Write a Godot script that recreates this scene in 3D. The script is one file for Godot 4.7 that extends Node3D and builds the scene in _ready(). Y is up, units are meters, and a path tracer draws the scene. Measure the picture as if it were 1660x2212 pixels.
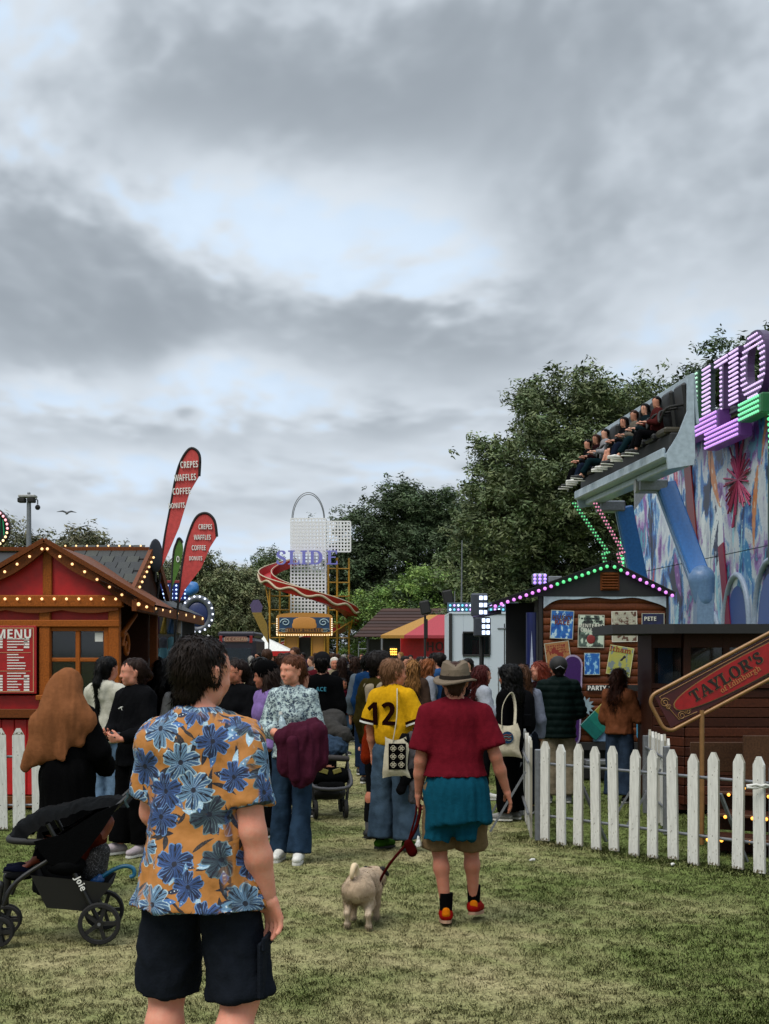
extends Node3D

const EYE := 1.72
var rng := RandomNumberGenerator.new()
var taken := {}
var M := {}
var t_start := 0

func _ready() -> void:
	t_start = Time.get_ticks_msec()
	rng.seed = 11
	# ---- camera: a level phone camera with its lens shifted up, about a 50 mm view
	var cam := Camera3D.new()
	cam.name = "camera"
	add_child(cam)
	cam.position = Vector3(0, EYE, 0)
	cam.near = 0.1
	cam.far = 3000.0
	cam.projection = Camera3D.PROJECTION_FRUSTUM
	cam.size = 0.1 * 2212.0 / 3000.0
	cam.frustum_offset = Vector2(0.0, 0.1 * 309.0 / 3000.0)
	cam.current = true
	# ---- sky and air
	var env := Environment.new()
	env.background_mode = Environment.BG_SKY
	env.sky = Sky.new()
	var pano := PanoramaSkyMaterial.new()
	pano.panorama = ImageTexture.create_from_image(cloud_image())
	pano.energy_multiplier = 1.0
	env.sky.sky_material = pano
	env.background_energy_multiplier = 1.0
	env.tonemap_mode = Environment.TONE_MAPPER_LINEAR
	env.tonemap_exposure = 1.85
	env.sdfgi_enabled = true
	env.ssao_enabled = true
	env.ssil_enabled = true
	var we := WorldEnvironment.new()
	we.name = "world_environment"
	we.environment = env
	add_child(we)
	# ---- the sun behind thin overcast: very soft, high behind the camera's left shoulder
	var sun := DirectionalLight3D.new()
	sun.name = "sun"
	sun.light_energy = 0.5
	sun.light_color = Color(1.0, 0.97, 0.92)
	sun.light_angular_distance = 35.0
	sun.shadow_enabled = true
	add_child(sun)
	sun.rotation_degrees = Vector3(-56, -40, 0)
	stamp("sky")
	make_materials()
	build_ground()
	build_trees()
	stamp("ground and trees")
	build_buildings()
	stamp("buildings")
	build_rides()
	stamp("rides")
	build_fences()
	build_people()
	stamp("people")
	build_crowd()
	stamp("crowd")
	build_small_things()
	stamp("done")

func stamp(what: String) -> void:
	print(what, " ", (Time.get_ticks_msec() - t_start) / 1000.0, " s")

# ------------------------------------------------------------------ naming
func numbered(n: String) -> String:
	var c: int = taken.get(n, 0)
	taken[n] = c + 1
	return n if c == 0 else "%s_%03d" % [n, c]

func thing(called: String, label: String, category: String, at := Vector3.ZERO, turn := 0.0, group := "") -> Node3D:
	var o := Node3D.new()
	o.name = numbered(called)
	add_child(o)
	o.position = at
	o.rotation_degrees.y = turn
	o.set_meta("label", label)
	o.set_meta("category", category)
	if group != "":
		o.set_meta("group", group)
	return o

func put(mesh: Mesh, called: String, m: Material, parent: Node3D, at := Vector3.ZERO, basis_ := Basis()) -> MeshInstance3D:
	var o := MeshInstance3D.new()
	o.name = called
	o.mesh = mesh
	if m:
		o.material_override = m
	o.transform = Transform3D(basis_, at)
	parent.add_child(o, true)
	return o

func structure(mesh: Mesh, called: String, m: Material, at := Vector3.ZERO) -> MeshInstance3D:
	var o := put(mesh, numbered(called), m, self, at)
	o.set_meta("kind", "structure")
	return o

# ------------------------------------------------------------------ mesh collector
class Geo:
	var v := PackedVector3Array()
	var n := PackedVector3Array()
	var c := PackedColorArray()
	var uv := PackedVector2Array()
	var idx := PackedInt32Array()
	var col := Color(1, 1, 1)
	var x := Transform3D()

	func vert(p: Vector3, nn: Vector3, u := Vector2.ZERO) -> int:
		v.append(x * p)
		n.append((x.basis * nn).normalized())
		c.append(col)
		uv.append(u)
		return v.size() - 1

	# a flat convex face; out points to its outside
	func face(pts: Array, out: Vector3, uvs := []) -> void:
		var a: Vector3 = pts[0]
		var nn := Vector3.ZERO
		for i in range(1, pts.size() - 1):
			nn += (pts[i] - a).cross(pts[i + 1] - a)
		var ccw := nn.dot(out) >= 0.0
		nn = (nn if ccw else -nn).normalized()
		var base := v.size()
		for i in pts.size():
			vert(pts[i], nn, uvs[i] if uvs.size() else Vector2.ZERO)
		for i in range(1, pts.size() - 1):
			if ccw:
				idx.append_array([base, base + i + 1, base + i])
			else:
				idx.append_array([base, base + i, base + i + 1])

	func box(ce: Vector3, size: Vector3, b := Basis(), bev := 0.0) -> void:
		var h := size * 0.5
		var keep := x
		x = x * Transform3D(b, ce)
		var e: float = min(bev, min(h.x, min(h.y, h.z)) * 0.8)
		for ax in 3:
			for s in [-1.0, 1.0]:
				var o := Vector3.ZERO
				o[ax] = s
				var p := (ax + 1) % 3
				var q := (ax + 2) % 3
				var pts := []
				for w in [[-1, -1], [1, -1], [1, 1], [-1, 1]]:
					var t := Vector3.ZERO
					t[ax] = s * h[ax]
					t[p] = w[0] * (h[p] - e)
					t[q] = w[1] * (h[q] - e)
					pts.append(t)
				face(pts, o)
		if e > 0.0:
			for ax in 3:
				var p := (ax + 1) % 3
				var q := (ax + 2) % 3
				for w in [[-1, -1], [1, -1], [1, 1], [-1, 1]]:
					var pts := []
					for g in [[-1, 0], [1, 0], [1, 1], [-1, 1]]:
						var t := Vector3.ZERO
						t[ax] = g[0] * (h[ax] - e)
						t[p] = w[0] * (h[p] - (e if g[1] == 1 else 0.0))
						t[q] = w[1] * (h[q] - (e if g[1] == 0 else 0.0))
						pts.append(t)
					var o := Vector3.ZERO
					o[p] = w[0]
					o[q] = w[1]
					face(pts, o)
			for sx in [-1, 1]:
				for sy in [-1, 1]:
					for sz in [-1, 1]:
						var s := Vector3(sx, sy, sz)
						face([Vector3(sx * h.x, sy * (h.y - e), sz * (h.z - e)), Vector3(sx * (h.x - e), sy * h.y, sz * (h.z - e)), Vector3(sx * (h.x - e), sy * (h.y - e), sz * h.z)], s)
		x = keep

	func bar(a: Vector3, b: Vector3, w: float, d: float, up := Vector3.UP, bev := 0.0) -> void:
		var dir := (b - a).normalized()
		if absf(dir.dot(up)) > 0.97:
			up = Vector3.RIGHT
		var s := dir.cross(up).normalized()
		var u := s.cross(dir).normalized()
		box((a + b) * 0.5, Vector3(w, d, a.distance_to(b)), Basis(s, u, -dir), bev)

	func tube(pts: Array, rad: Variant, sides := 8, cap := true, squash := 1.0) -> void:
		var up := Vector3.UP
		var d0: Vector3 = (pts[1] - pts[0]).normalized()
		if absf(d0.dot(up)) > 0.9:
			up = Vector3(0.0, 0.0, 1.0)
		var rings := []
		for i in pts.size():
			var d: Vector3 = (pts[min(i + 1, pts.size() - 1)] - pts[max(i - 1, 0)]).normalized()
			var s := d.cross(up).normalized()
			var u := s.cross(d).normalized()
			up = u
			var r: float = rad[i] if rad is Array else rad
			var base := v.size()
			for k in sides:
				var an := TAU * k / sides
				var nn := s * cos(an) + u * sin(an)
				vert(pts[i] + (s * cos(an) * squash + u * sin(an)) * r, nn, Vector2(float(k) / sides, float(i)))
			rings.append(base)
		for i in pts.size() - 1:
			for k in sides:
				var a: int = rings[i] + k
				var b: int = rings[i] + (k + 1) % sides
				var e: int = rings[i + 1] + k
				var f: int = rings[i + 1] + (k + 1) % sides
				idx.append_array([a, b, e, b, f, e])
		if cap:
			for e in [0, pts.size() - 1]:
				var d: Vector3 = (pts[1] - pts[0]) if e == 0 else (pts[e] - pts[e - 1])
				var ring := []
				for k in sides:
					ring.append(x.affine_inverse() * v[rings[e] + k])
				face(ring, -d if e == 0 else d)

	# turned shape: profile of (radius, height) about y
	func lathe(prof: Array, sides := 16, at := Vector3.ZERO, b := Basis()) -> void:
		var keep := x
		x = x * Transform3D(b, at)
		for i in prof.size() - 1:
			var p: Vector2 = prof[i]
			var q: Vector2 = prof[i + 1]
			var sl := Vector2(q.y - p.y, -(q.x - p.x)).normalized()
			var base := v.size()
			for k in sides + 1:
				var an := TAU * k / sides
				var nn := Vector3(cos(an) * sl.x, sl.y, sin(an) * sl.x)
				vert(Vector3(cos(an) * p.x, p.y, sin(an) * p.x), nn)
				vert(Vector3(cos(an) * q.x, q.y, sin(an) * q.x), nn)
			for k in sides:
				var a := base + 2 * k
				idx.append_array([a, a + 2, a + 1, a + 1, a + 2, a + 3])
		x = keep

	# an outline in x, y pushed out along z from -depth / 2 to depth / 2
	func prism(poly: PackedVector2Array, depth: float, bev := 0.0) -> void:
		var tris := Geometry2D.triangulate_polygon(poly)
		var ar := 0.0
		for i in poly.size():
			ar += poly[i].cross(poly[(i + 1) % poly.size()])
		var h := depth * 0.5
		for s in [-1.0, 1.0]:
			var base := v.size()
			for p in poly:
				vert(Vector3(p.x, p.y, s * h), Vector3(0, 0, s), p)
			for i in range(0, tris.size(), 3):
				var a := tris[i]
				var b := tris[i + 1]
				var e := tris[i + 2]
				var cr := (poly[b] - poly[a]).cross(poly[e] - poly[a])
				if (cr > 0) == (s > 0):
					idx.append_array([base + a, base + e, base + b])
				else:
					idx.append_array([base + a, base + b, base + e])
		for i in poly.size():
			var p := poly[i]
			var q := poly[(i + 1) % poly.size()]
			var o := Vector3(q.y - p.y, p.x - q.x, 0) * (1.0 if ar > 0 else -1.0)
			face([Vector3(p.x, p.y, -h), Vector3(q.x, q.y, -h), Vector3(q.x, q.y, h), Vector3(p.x, p.y, h)], o)

	func ball(ce: Vector3, r: float, sc := Vector3.ONE, seg := 8, rings := 5) -> void:
		var base := v.size()
		for j in rings + 1:
			var th := PI * j / rings
			for k in seg + 1:
				var ph := TAU * k / seg
				var nn := Vector3(sin(th) * cos(ph), cos(th), sin(th) * sin(ph))
				vert(ce + nn * r * sc, nn / sc)
		for j in rings:
			for k in seg:
				var a := base + j * (seg + 1) + k
				idx.append_array([a, a + seg + 1, a + 1, a + 1, a + seg + 1, a + seg + 2])

	func mesh(colours := false) -> ArrayMesh:
		var arr := []
		arr.resize(Mesh.ARRAY_MAX)
		arr[Mesh.ARRAY_VERTEX] = v
		arr[Mesh.ARRAY_NORMAL] = n
		arr[Mesh.ARRAY_TEX_UV] = uv
		if colours:
			arr[Mesh.ARRAY_COLOR] = c
		arr[Mesh.ARRAY_INDEX] = idx
		var m := ArrayMesh.new()
		m.add_surface_from_arrays(Mesh.PRIMITIVE_TRIANGLES, arr)
		return m

func box_mesh(size: Vector3, bev := 0.0) -> ArrayMesh:
	var g := Geo.new()
	g.box(Vector3.ZERO, size, Basis(), bev)
	return g.mesh()

func ball_mesh(r: float, sc := Vector3.ONE, seg := 10, rings := 6) -> ArrayMesh:
	var g := Geo.new()
	g.ball(Vector3.ZERO, r, sc, seg, rings)
	return g.mesh()

func tube_mesh(pts: Array, rad: Variant, sides := 8, squash := 1.0) -> ArrayMesh:
	var g := Geo.new()
	g.tube(pts, rad, sides, true, squash)
	return g.mesh()

func curve_pts(p: Array, steps := 6) -> Array:
	var out := []
	for i in p.size() - 1:
		var a: Vector3 = p[max(i - 1, 0)]
		var b: Vector3 = p[i]
		var c: Vector3 = p[i + 1]
		var d: Vector3 = p[min(i + 2, p.size() - 1)]
		for k in steps:
			out.append(b.cubic_interpolate(c, a, d, float(k) / steps))
	out.append(p[p.size() - 1])
	return out

func text_mesh(t: String, size: float, depth: float, font := "sans") -> TextMesh:
	var f := SystemFont.new()
	f.font_names = PackedStringArray(["Droid Serif" if font == "serif" else "Droid Sans"])
	f.font_weight = 700
	var m := TextMesh.new()
	m.text = t
	m.font = f
	m.font_size = 64
	m.pixel_size = size / 46.0
	m.depth = depth
	m.curve_step = 2.0
	return m

# ------------------------------------------------------------------ materials
func noise_image(freq: float, size: int, lo: float, hi: float, seed_: int, octaves := 4) -> Image:
	var f := FastNoiseLite.new()
	f.seed = seed_
	f.frequency = freq
	f.fractal_octaves = octaves
	var im := f.get_seamless_image(size, size)
	im.convert(Image.FORMAT_RGB8)
	var d := im.get_data()
	for i in d.size():
		d[i] = int(clampf(lerpf(lo, hi, d[i] / 255.0), 0, 255))
	return Image.create_from_data(size, size, false, Image.FORMAT_RGB8, d)

func tex(im: Image) -> ImageTexture:
	im.generate_mipmaps()
	return ImageTexture.create_from_image(im)

func mat(c: Color, rough := 0.8, metal := 0.0) -> StandardMaterial3D:
	var m := StandardMaterial3D.new()
	m.albedo_color = c
	m.roughness = rough
	m.metallic = metal
	return m

var mottle: ImageTexture
var weave_n: ImageTexture
var grain: ImageTexture
var grain_n: ImageTexture

# a colour with mottled wear, looked up in the object's own space
func worn(c: Color, rough := 0.7, scale := 1.5, metal := 0.0) -> StandardMaterial3D:
	var m := mat(c, rough, metal)
	m.albedo_texture = mottle
	m.uv1_triplanar = true
	m.uv1_scale = Vector3.ONE * scale
	return m

func cloth(c: Color, rough := 0.92, scale := 3.0) -> StandardMaterial3D:
	var m := worn(c, rough, scale)
	m.metallic_specular = 0.12
	m.normal_enabled = true
	m.normal_texture = weave_n
	m.normal_scale = 0.5
	return m

func wood(c: Color, rough := 0.55, scale := Vector3(2, 2, 2)) -> StandardMaterial3D:
	var m := mat(c, rough)
	m.metallic_specular = 0.3
	m.albedo_texture = grain
	m.normal_enabled = true
	m.normal_texture = grain_n
	m.normal_scale = 0.4
	m.uv1_triplanar = true
	m.uv1_scale = scale
	return m

func glow(c: Color, e := 1.0) -> StandardMaterial3D:
	var m := mat(c, 0.4)
	m.emission_enabled = true
	m.emission = c
	m.emission_energy_multiplier = e
	return m

func tinted(rough := 0.9) -> StandardMaterial3D:
	var m := mat(Color(1, 1, 1), rough)
	m.vertex_color_use_as_albedo = true
	return m

func make_materials() -> void:
	mottle = tex(noise_image(0.03, 256, 222, 262, 3, 5))
	var wv := noise_image(0.09, 256, 60, 200, 4, 3)
	wv.bump_map_to_normal_map(4.0)
	weave_n = tex(wv)
	# wood grain: noise stretched along one axis
	var gf := FastNoiseLite.new()
	gf.seed = 9
	gf.frequency = 0.05
	gf.fractal_octaves = 4
	var gi := gf.get_seamless_image(256, 256)
	gi.resize(64, 256, Image.INTERPOLATE_CUBIC)
	var gim := Image.create(256, 256, false, Image.FORMAT_RGB8)
	for xx in 256:
		for yy in 256:
			var t := gi.get_pixel((xx * 3 + 7) % 64, (yy / 6) % 256).r * 0.55 + gi.get_pixel(xx / 4, yy).r * 0.45
			t = 0.55 + 0.55 * t
			gim.set_pixel(xx, yy, Color(t, t * 0.97, t * 0.93))
	grain = tex(gim)
	var gb: Image = gim.duplicate()
	gb.bump_map_to_normal_map(2.0)
	grain_n = tex(gb)
	# skin is never one flat tone: faint blotches, redder and paler
	var sk := noise_image(0.035, 128, 0, 255, 71, 4)
	var sk2 := noise_image(0.16, 128, 0, 255, 72, 2)
	for yy in 128:
		for xx in 128:
			var v := sk.get_pixel(xx, yy).r
			var w := sk2.get_pixel(xx, yy).r
			sk.set_pixel(xx, yy, Color(0.94 + 0.06 * w, 0.84 + 0.12 * v + 0.04 * w, 0.82 + 0.14 * v + 0.04 * w))
	M.skin_t = tex(sk)
	M.white = worn(Color(0.80, 0.80, 0.78), 0.6, 1.2)
	M.black = worn(Color(0.035, 0.036, 0.04), 0.75, 2.0)
	M.steel = worn(Color(0.5, 0.51, 0.53), 0.45, 2.0, 0.6)
	M.dark = worn(Color(0.08, 0.08, 0.085), 0.6, 2.0)

# ------------------------------------------------------------------ the overcast sky
var cn := FastNoiseLite.new()
var cw := FastNoiseLite.new()

# the large cloud masses: [azimuth, elevation, half width, half height (degrees), brightness]
var masses := [
	[-3.2, 22.6, 7.5, 3.2, -0.187], [4.5, 24.0, 5.0, 2.6, -0.094], [11.0, 20.5, 8.0, 4.6, -0.086], [-14.5, 24.0, 4.0, 5.0, 0.12],
	[-6.5, 19.5, 3.5, 1.9, 0.11], [-1.0, 17.9, 4.6, 2.6, 0.17], [2.2, 16.2, 2.6, 1.6, 0.13], [-13.5, 17.0, 6.0, 2.7, -0.158], [-8.0, 14.6, 5.5, 2.2, -0.115],
	[-12.0, 13.2, 6.5, 1.6, -0.122], [-6.6, 13.0, 2.4, 1.4, 0.12], [-4.0, 11.6, 3.6, 1.3, 0.12], [1.5, 14.0, 4.5, 1.2, -0.094], [8.0, 16.5, 6.0, 2.2, -0.050],
	[6.0, 13.0, 5.5, 1.4, -0.058], [13.5, 13.0, 3.5, 1.7, 0.13], [8.0, 11.0, 4.5, 1.1, 0.06], [0.5, 10.0, 4.0, 0.7, -0.086], [-13.0, 11.0, 3.5, 0.8, 0.10],
	[-9.0, 9.6, 5.0, 0.7, -0.072], [-10.0, 8.0, 5.0, 0.8, 0.10], [-4.0, 8.3, 3.5, 0.6, -0.043], [2.0, 8.2, 3.5, 0.8, 0.08], [-8.0, 6.3, 9.0, 1.0, -0.036], [-4.0, 5.2, 9.0, 1.2, 0.10],
]

func cloud(az: float, el: float) -> Color:
	var e := maxf(el, 0.3)
	# heaps of cloud, drawn together towards the horizon
	var P := Vector3(sin(deg_to_rad(az)), 0.42 * log(e + 5.0), cos(deg_to_rad(az))) * 100.0
	var wx := cw.get_noise_3d(P.x, P.y, P.z)
	var wz := cw.get_noise_3d(P.x + 300.0, P.y, P.z)
	var Q := P + Vector3(wx * 9.0, wz * 8.0, wx * 5.0)
	var b := cn.get_noise_3d(Q.x * 3.4, Q.y * 5.0, Q.z * 3.4)
	var b2 := 1.0 - 2.6 * absf(cn.get_noise_3d(Q.x * 7.0 + 500.0, Q.y * 10.0, Q.z * 7.0))
	var b3 := cn.get_noise_3d(Q.x * 24.0, Q.y * 33.0, Q.z * 24.0)
	var ea := az + b * 2.6 + wx * 2.4
	var ee := el + (b2 * 0.6 + b3 * 1.0 + wz * 2.2) * clampf(el / 13.0, 0.3, 1.0)
	var t := 0.712
	if absf(az) < 45.0 and el < 45.0:
		for m in masses:
			var dx: float = (ea - m[0]) / m[2]
			var dy: float = (ee - m[1]) / m[3]
			var q := dx * dx + dy * dy
			if q < 6.0:
				t += m[4] * exp(-q)
	var wide := smoothstep(18.0, 30.0, absf(az)) + smoothstep(27.0, 36.0, el)
	t += b * (0.10 + 0.08 * minf(wide, 1.0)) + b2 * 0.05 + b3 * 0.055
	if t > 0.74:
		t = 0.74 + 0.115 * (1.0 - exp((0.74 - t) / 0.115))
	if t < 0.66:
		t = 0.66 - 0.1 * (1.0 - exp((t - 0.66) / 0.1))
	t = t * smoothstep(-3.0, 0.0, el) + 0.25 * (1.0 - smoothstep(-3.0, 0.0, el))
	# thin places let a little blue through
	var blue := smoothstep(0.77, 0.83, t + b3 * 0.06) * 0.03 + 0.031
	var c := Color(t - blue, t + 0.002, t + blue * 1.15)
	c = c.srgb_to_linear()
	# overcast skies grow brighter towards the zenith
	var up := (1.0 + 1.5 * smoothstep(24.0, 75.0, el)) / 1.45
	return Color(c.r * up, c.g * up, c.b * up)

func cloud_image() -> Image:
	cn.seed = 5
	cn.frequency = 0.012
	cn.fractal_octaves = 5
	cn.fractal_gain = 0.52
	cw.seed = 21
	cw.frequency = 0.014
	cw.fractal_octaves = 3
	var w := 2048
	var im := Image.create(256, 256, false, Image.FORMAT_RGBF)
	for j in 256:
		for i in 256:
			im.set_pixel(i, j, cloud(wrapf((i + 0.5) / 256.0 * 360.0, -180.0, 180.0), 90.0 - (j + 0.5) / 256.0 * 180.0))
	im.resize(w, w, Image.INTERPOLATE_BILINEAR)
	# the panorama starts straight ahead, so the part in view wraps round its edge
	var y0 := int(w * (90.0 - 32.0) / 180.0)
	var y1 := int(w * (90.0 + 1.5) / 180.0)
	var half := int(w * 24.0 / 360.0)
	for j in range(y0, y1):
		for i in range(-half, half):
			im.set_pixel(posmod(i, w), j, cloud((i + 0.5) / w * 360.0, 90.0 - (j + 0.5) / w * 180.0))
	return im

# ------------------------------------------------------------------ lawn
var gn := FastNoiseLite.new()
var gn2 := FastNoiseLite.new()

# 0 = fresh green, 1 = dry straw, worn by feet along the middle of the path
func dryness(x: float, z: float) -> float:
	var d := 0.42 + gn.get_noise_2d(x * 20.0, z * 20.0) * 0.75 + gn2.get_noise_2d(x * 90.0, z * 90.0) * 0.45
	var mid := -0.4 + 0.5 * gn.get_noise_2d(z * 8.0, 70.0)
	d += 0.42 * exp(-pow((x - mid) / 1.7, 2.0)) - 0.22
	d -= 0.3 * smoothstep(0.4, 2.6, x)
	if z < -12.8 and x > 1.4:
		d -= 0.3
	if x < -2.6 and z < -9.0:
		d -= 0.25
	return clampf(d, 0.0, 1.0)

func lawn_colour(d: float) -> Color:
	var g := Color(0.168, 0.212, 0.068)
	var s := Color(0.40, 0.352, 0.19)
	return g.lerp(s, d)

func build_ground() -> void:
	gn.seed = 3
	gn.frequency = 0.02
	gn.fractal_octaves = 4
	gn2.seed = 8
	gn2.frequency = 0.03
	gn2.fractal_octaves = 4
	var g := Geo.new()
	# near part finely divided for its patches, then coarse rings to the horizon
	var xs := []
	var zs := []
	var x := -7.0
	while x <= 7.01:
		xs.append(x)
		x += 0.14
	xs = [-900.0, -200.0, -60.0, -25.0, -12.0] + xs + [12.0, 25.0, 60.0, 200.0, 900.0]
	var z := 2.0
	zs = [600.0, 100.0, 20.0]
	while z > -26.0:
		zs.append(z)
		z -= 0.16
	zs += [-28.0, -31.0, -35.0, -42.0, -52.0, -70.0, -100.0, -160.0, -300.0, -1500.0]
	for j in zs.size():
		for i in xs.size():
			g.col = lawn_colour(dryness(xs[i], zs[j])) * 0.86 if zs[j] > -120 else lawn_colour(0.3) * 0.86
			g.vert(Vector3(xs[i], 0.012 * gn.get_noise_2d(xs[i] * 40.0, zs[j] * 40.0) - 0.012, zs[j]), Vector3.UP)
	for j in zs.size() - 1:
		for i in xs.size() - 1:
			var a: int = j * xs.size() + i
			var b: int = a + xs.size()
			g.idx.append_array([a, b, a + 1, a + 1, b, b + 1])
	var m := tinted(0.95)
	m.metallic_specular = 0.1
	m.albedo_texture = tex(noise_image(0.06, 512, 165, 305, 12, 5))
	m.uv1_triplanar = true
	m.uv1_world_triplanar = true
	m.uv1_scale = Vector3.ONE * 0.9
	var soil_n := noise_image(0.12, 512, 0, 255, 13, 4)
	soil_n.bump_map_to_normal_map(6.0)
	m.normal_enabled = true
	m.normal_texture = tex(soil_n)
	m.normal_scale = 0.6
	structure(g.mesh(true), "lawn", m)
	# short blades in tufts
	var tufts := []
	for k in 3:
		var t := Geo.new()
		for b in 14:
			var at := Vector3(rng.randf_range(-0.035, 0.035), 0, rng.randf_range(-0.035, 0.035))
			var an := rng.randf() * TAU
			var lean := rng.randf_range(0.4, 2.2)
			var h := rng.randf_range(0.006, 0.016)
			var side := Vector3(cos(an), 0, sin(an)) * rng.randf_range(0.0011, 0.002)
			var tip := at + Vector3(-sin(an) * lean * h, h, cos(an) * lean * h)
			var mid2 := at.lerp(tip, 0.55) + Vector3(0, h * 0.18, 0)
			t.col = Color(1, 1, 1) * rng.randf_range(0.85, 1.2)
			var nn := Vector3(sin(an) * 0.3, 1.0, -cos(an) * 0.3).normalized()
			var q := t.v.size()
			t.vert(at - side, nn)
			t.vert(at + side, nn)
			t.vert(mid2 - side * 0.8, nn)
			t.vert(mid2 + side * 0.8, nn)
			t.vert(tip, nn)
			t.idx.append_array([q, q + 2, q + 1, q + 1, q + 2, q + 3, q + 2, q + 4, q + 3])
		tufts.append(t.mesh(true))
	var bm := tinted(0.7)
	bm.backlight_enabled = true
	bm.backlight = Color(0.25, 0.28, 0.12)
	bm.cull_mode = BaseMaterial3D.CULL_DISABLED
	var parts := [[], [], []]
	var want := 85000
	var made := 0
	while made < want:
		# denser close to the camera
		var dz := 5.2 + 17.0 * pow(rng.randf(), 1.3)
		var half := dz * 0.33 + 1.3
		var px := rng.randf_range(-half, half)
		var d := dryness(px, -dz)
		if rng.randf() < d * 0.15:
			continue
		made += 1
		var sc := rng.randf_range(0.7, 1.25) * (1.1 - 0.4 * d)
		if px > 1.1 and dz < 13.5 and dz > 9.5:
			var off := absf((px - 1.465) * 0.785 - (12.74 - dz) * 0.62)
			sc *= 1.0 + 0.9 * exp(-off * off / 0.02)
		var b := Basis(Vector3.UP, rng.randf() * TAU).scaled(Vector3(sc, sc * rng.randf_range(0.7, 1.2), sc))
		var dd := clampf(d + rng.randf_range(-0.22, 0.22), 0, 1)
		var c := lawn_colour(dd) * rng.randf_range(1.5, 1.95)
		parts[made % 3].append([Transform3D(b, Vector3(px, -0.008, -dz)), c])
	for k in 3:
		var mm := MultiMesh.new()
		mm.transform_format = MultiMesh.TRANSFORM_3D
		mm.use_colors = true
		mm.mesh = tufts[k]
		mm.instance_count = parts[k].size()
		for i in parts[k].size():
			mm.set_instance_transform(i, parts[k][i][0])
			mm.set_instance_color(i, parts[k][i][1])
		var o := MultiMeshInstance3D.new()
		o.name = numbered("grass")
		o.multimesh = mm
		o.material_override = bm
		o.set_meta("kind", "stuff")
		o.set_meta("label", "short trodden green and straw coloured grass on the lawn")
		o.set_meta("category", "grass")
		o.set_meta("group", "trodden grass")
		add_child(o)

# ------------------------------------------------------------------ trees
var leaf_sprays := []
var leaf_mats := {}

func make_sprays() -> void:
	for k in 3:
		var t := Geo.new()
		for b in 16:
			var d := Vector3(rng.randfn(), rng.randfn() * 0.8, rng.randfn()).normalized()
			var at := d * pow(rng.randf(), 0.5) * 0.42
			var a := Vector3(rng.randfn(), rng.randfn() * 0.5 - 0.25, rng.randfn()).normalized()
			var nn := (d * 0.7 + Vector3(0, 0.7, 0) + Vector3(rng.randfn(), rng.randfn(), rng.randfn()) * 0.4).normalized()
			var s := a.cross(nn).normalized()
			a = nn.cross(s)
			var l := rng.randf_range(0.10, 0.19)
			var w := l * 0.36
			t.col = Color(1, 1, 1) * rng.randf_range(0.65, 1.35)
			var q := t.v.size()
			t.vert(at - a * l, nn)
			t.vert(at - s * w, nn)
			t.vert(at + s * w, nn)
			t.vert(at + a * l, nn)
			t.idx.append_array([q, q + 1, q + 2, q + 2, q + 1, q + 3])
		leaf_sprays.append(t.mesh(true))

func leaf_mat() -> StandardMaterial3D:
	var m := tinted(0.75)
	m.backlight_enabled = true
	m.backlight = Color(0.2, 0.24, 0.08)
	m.cull_mode = BaseMaterial3D.CULL_DISABLED
	return m

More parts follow.
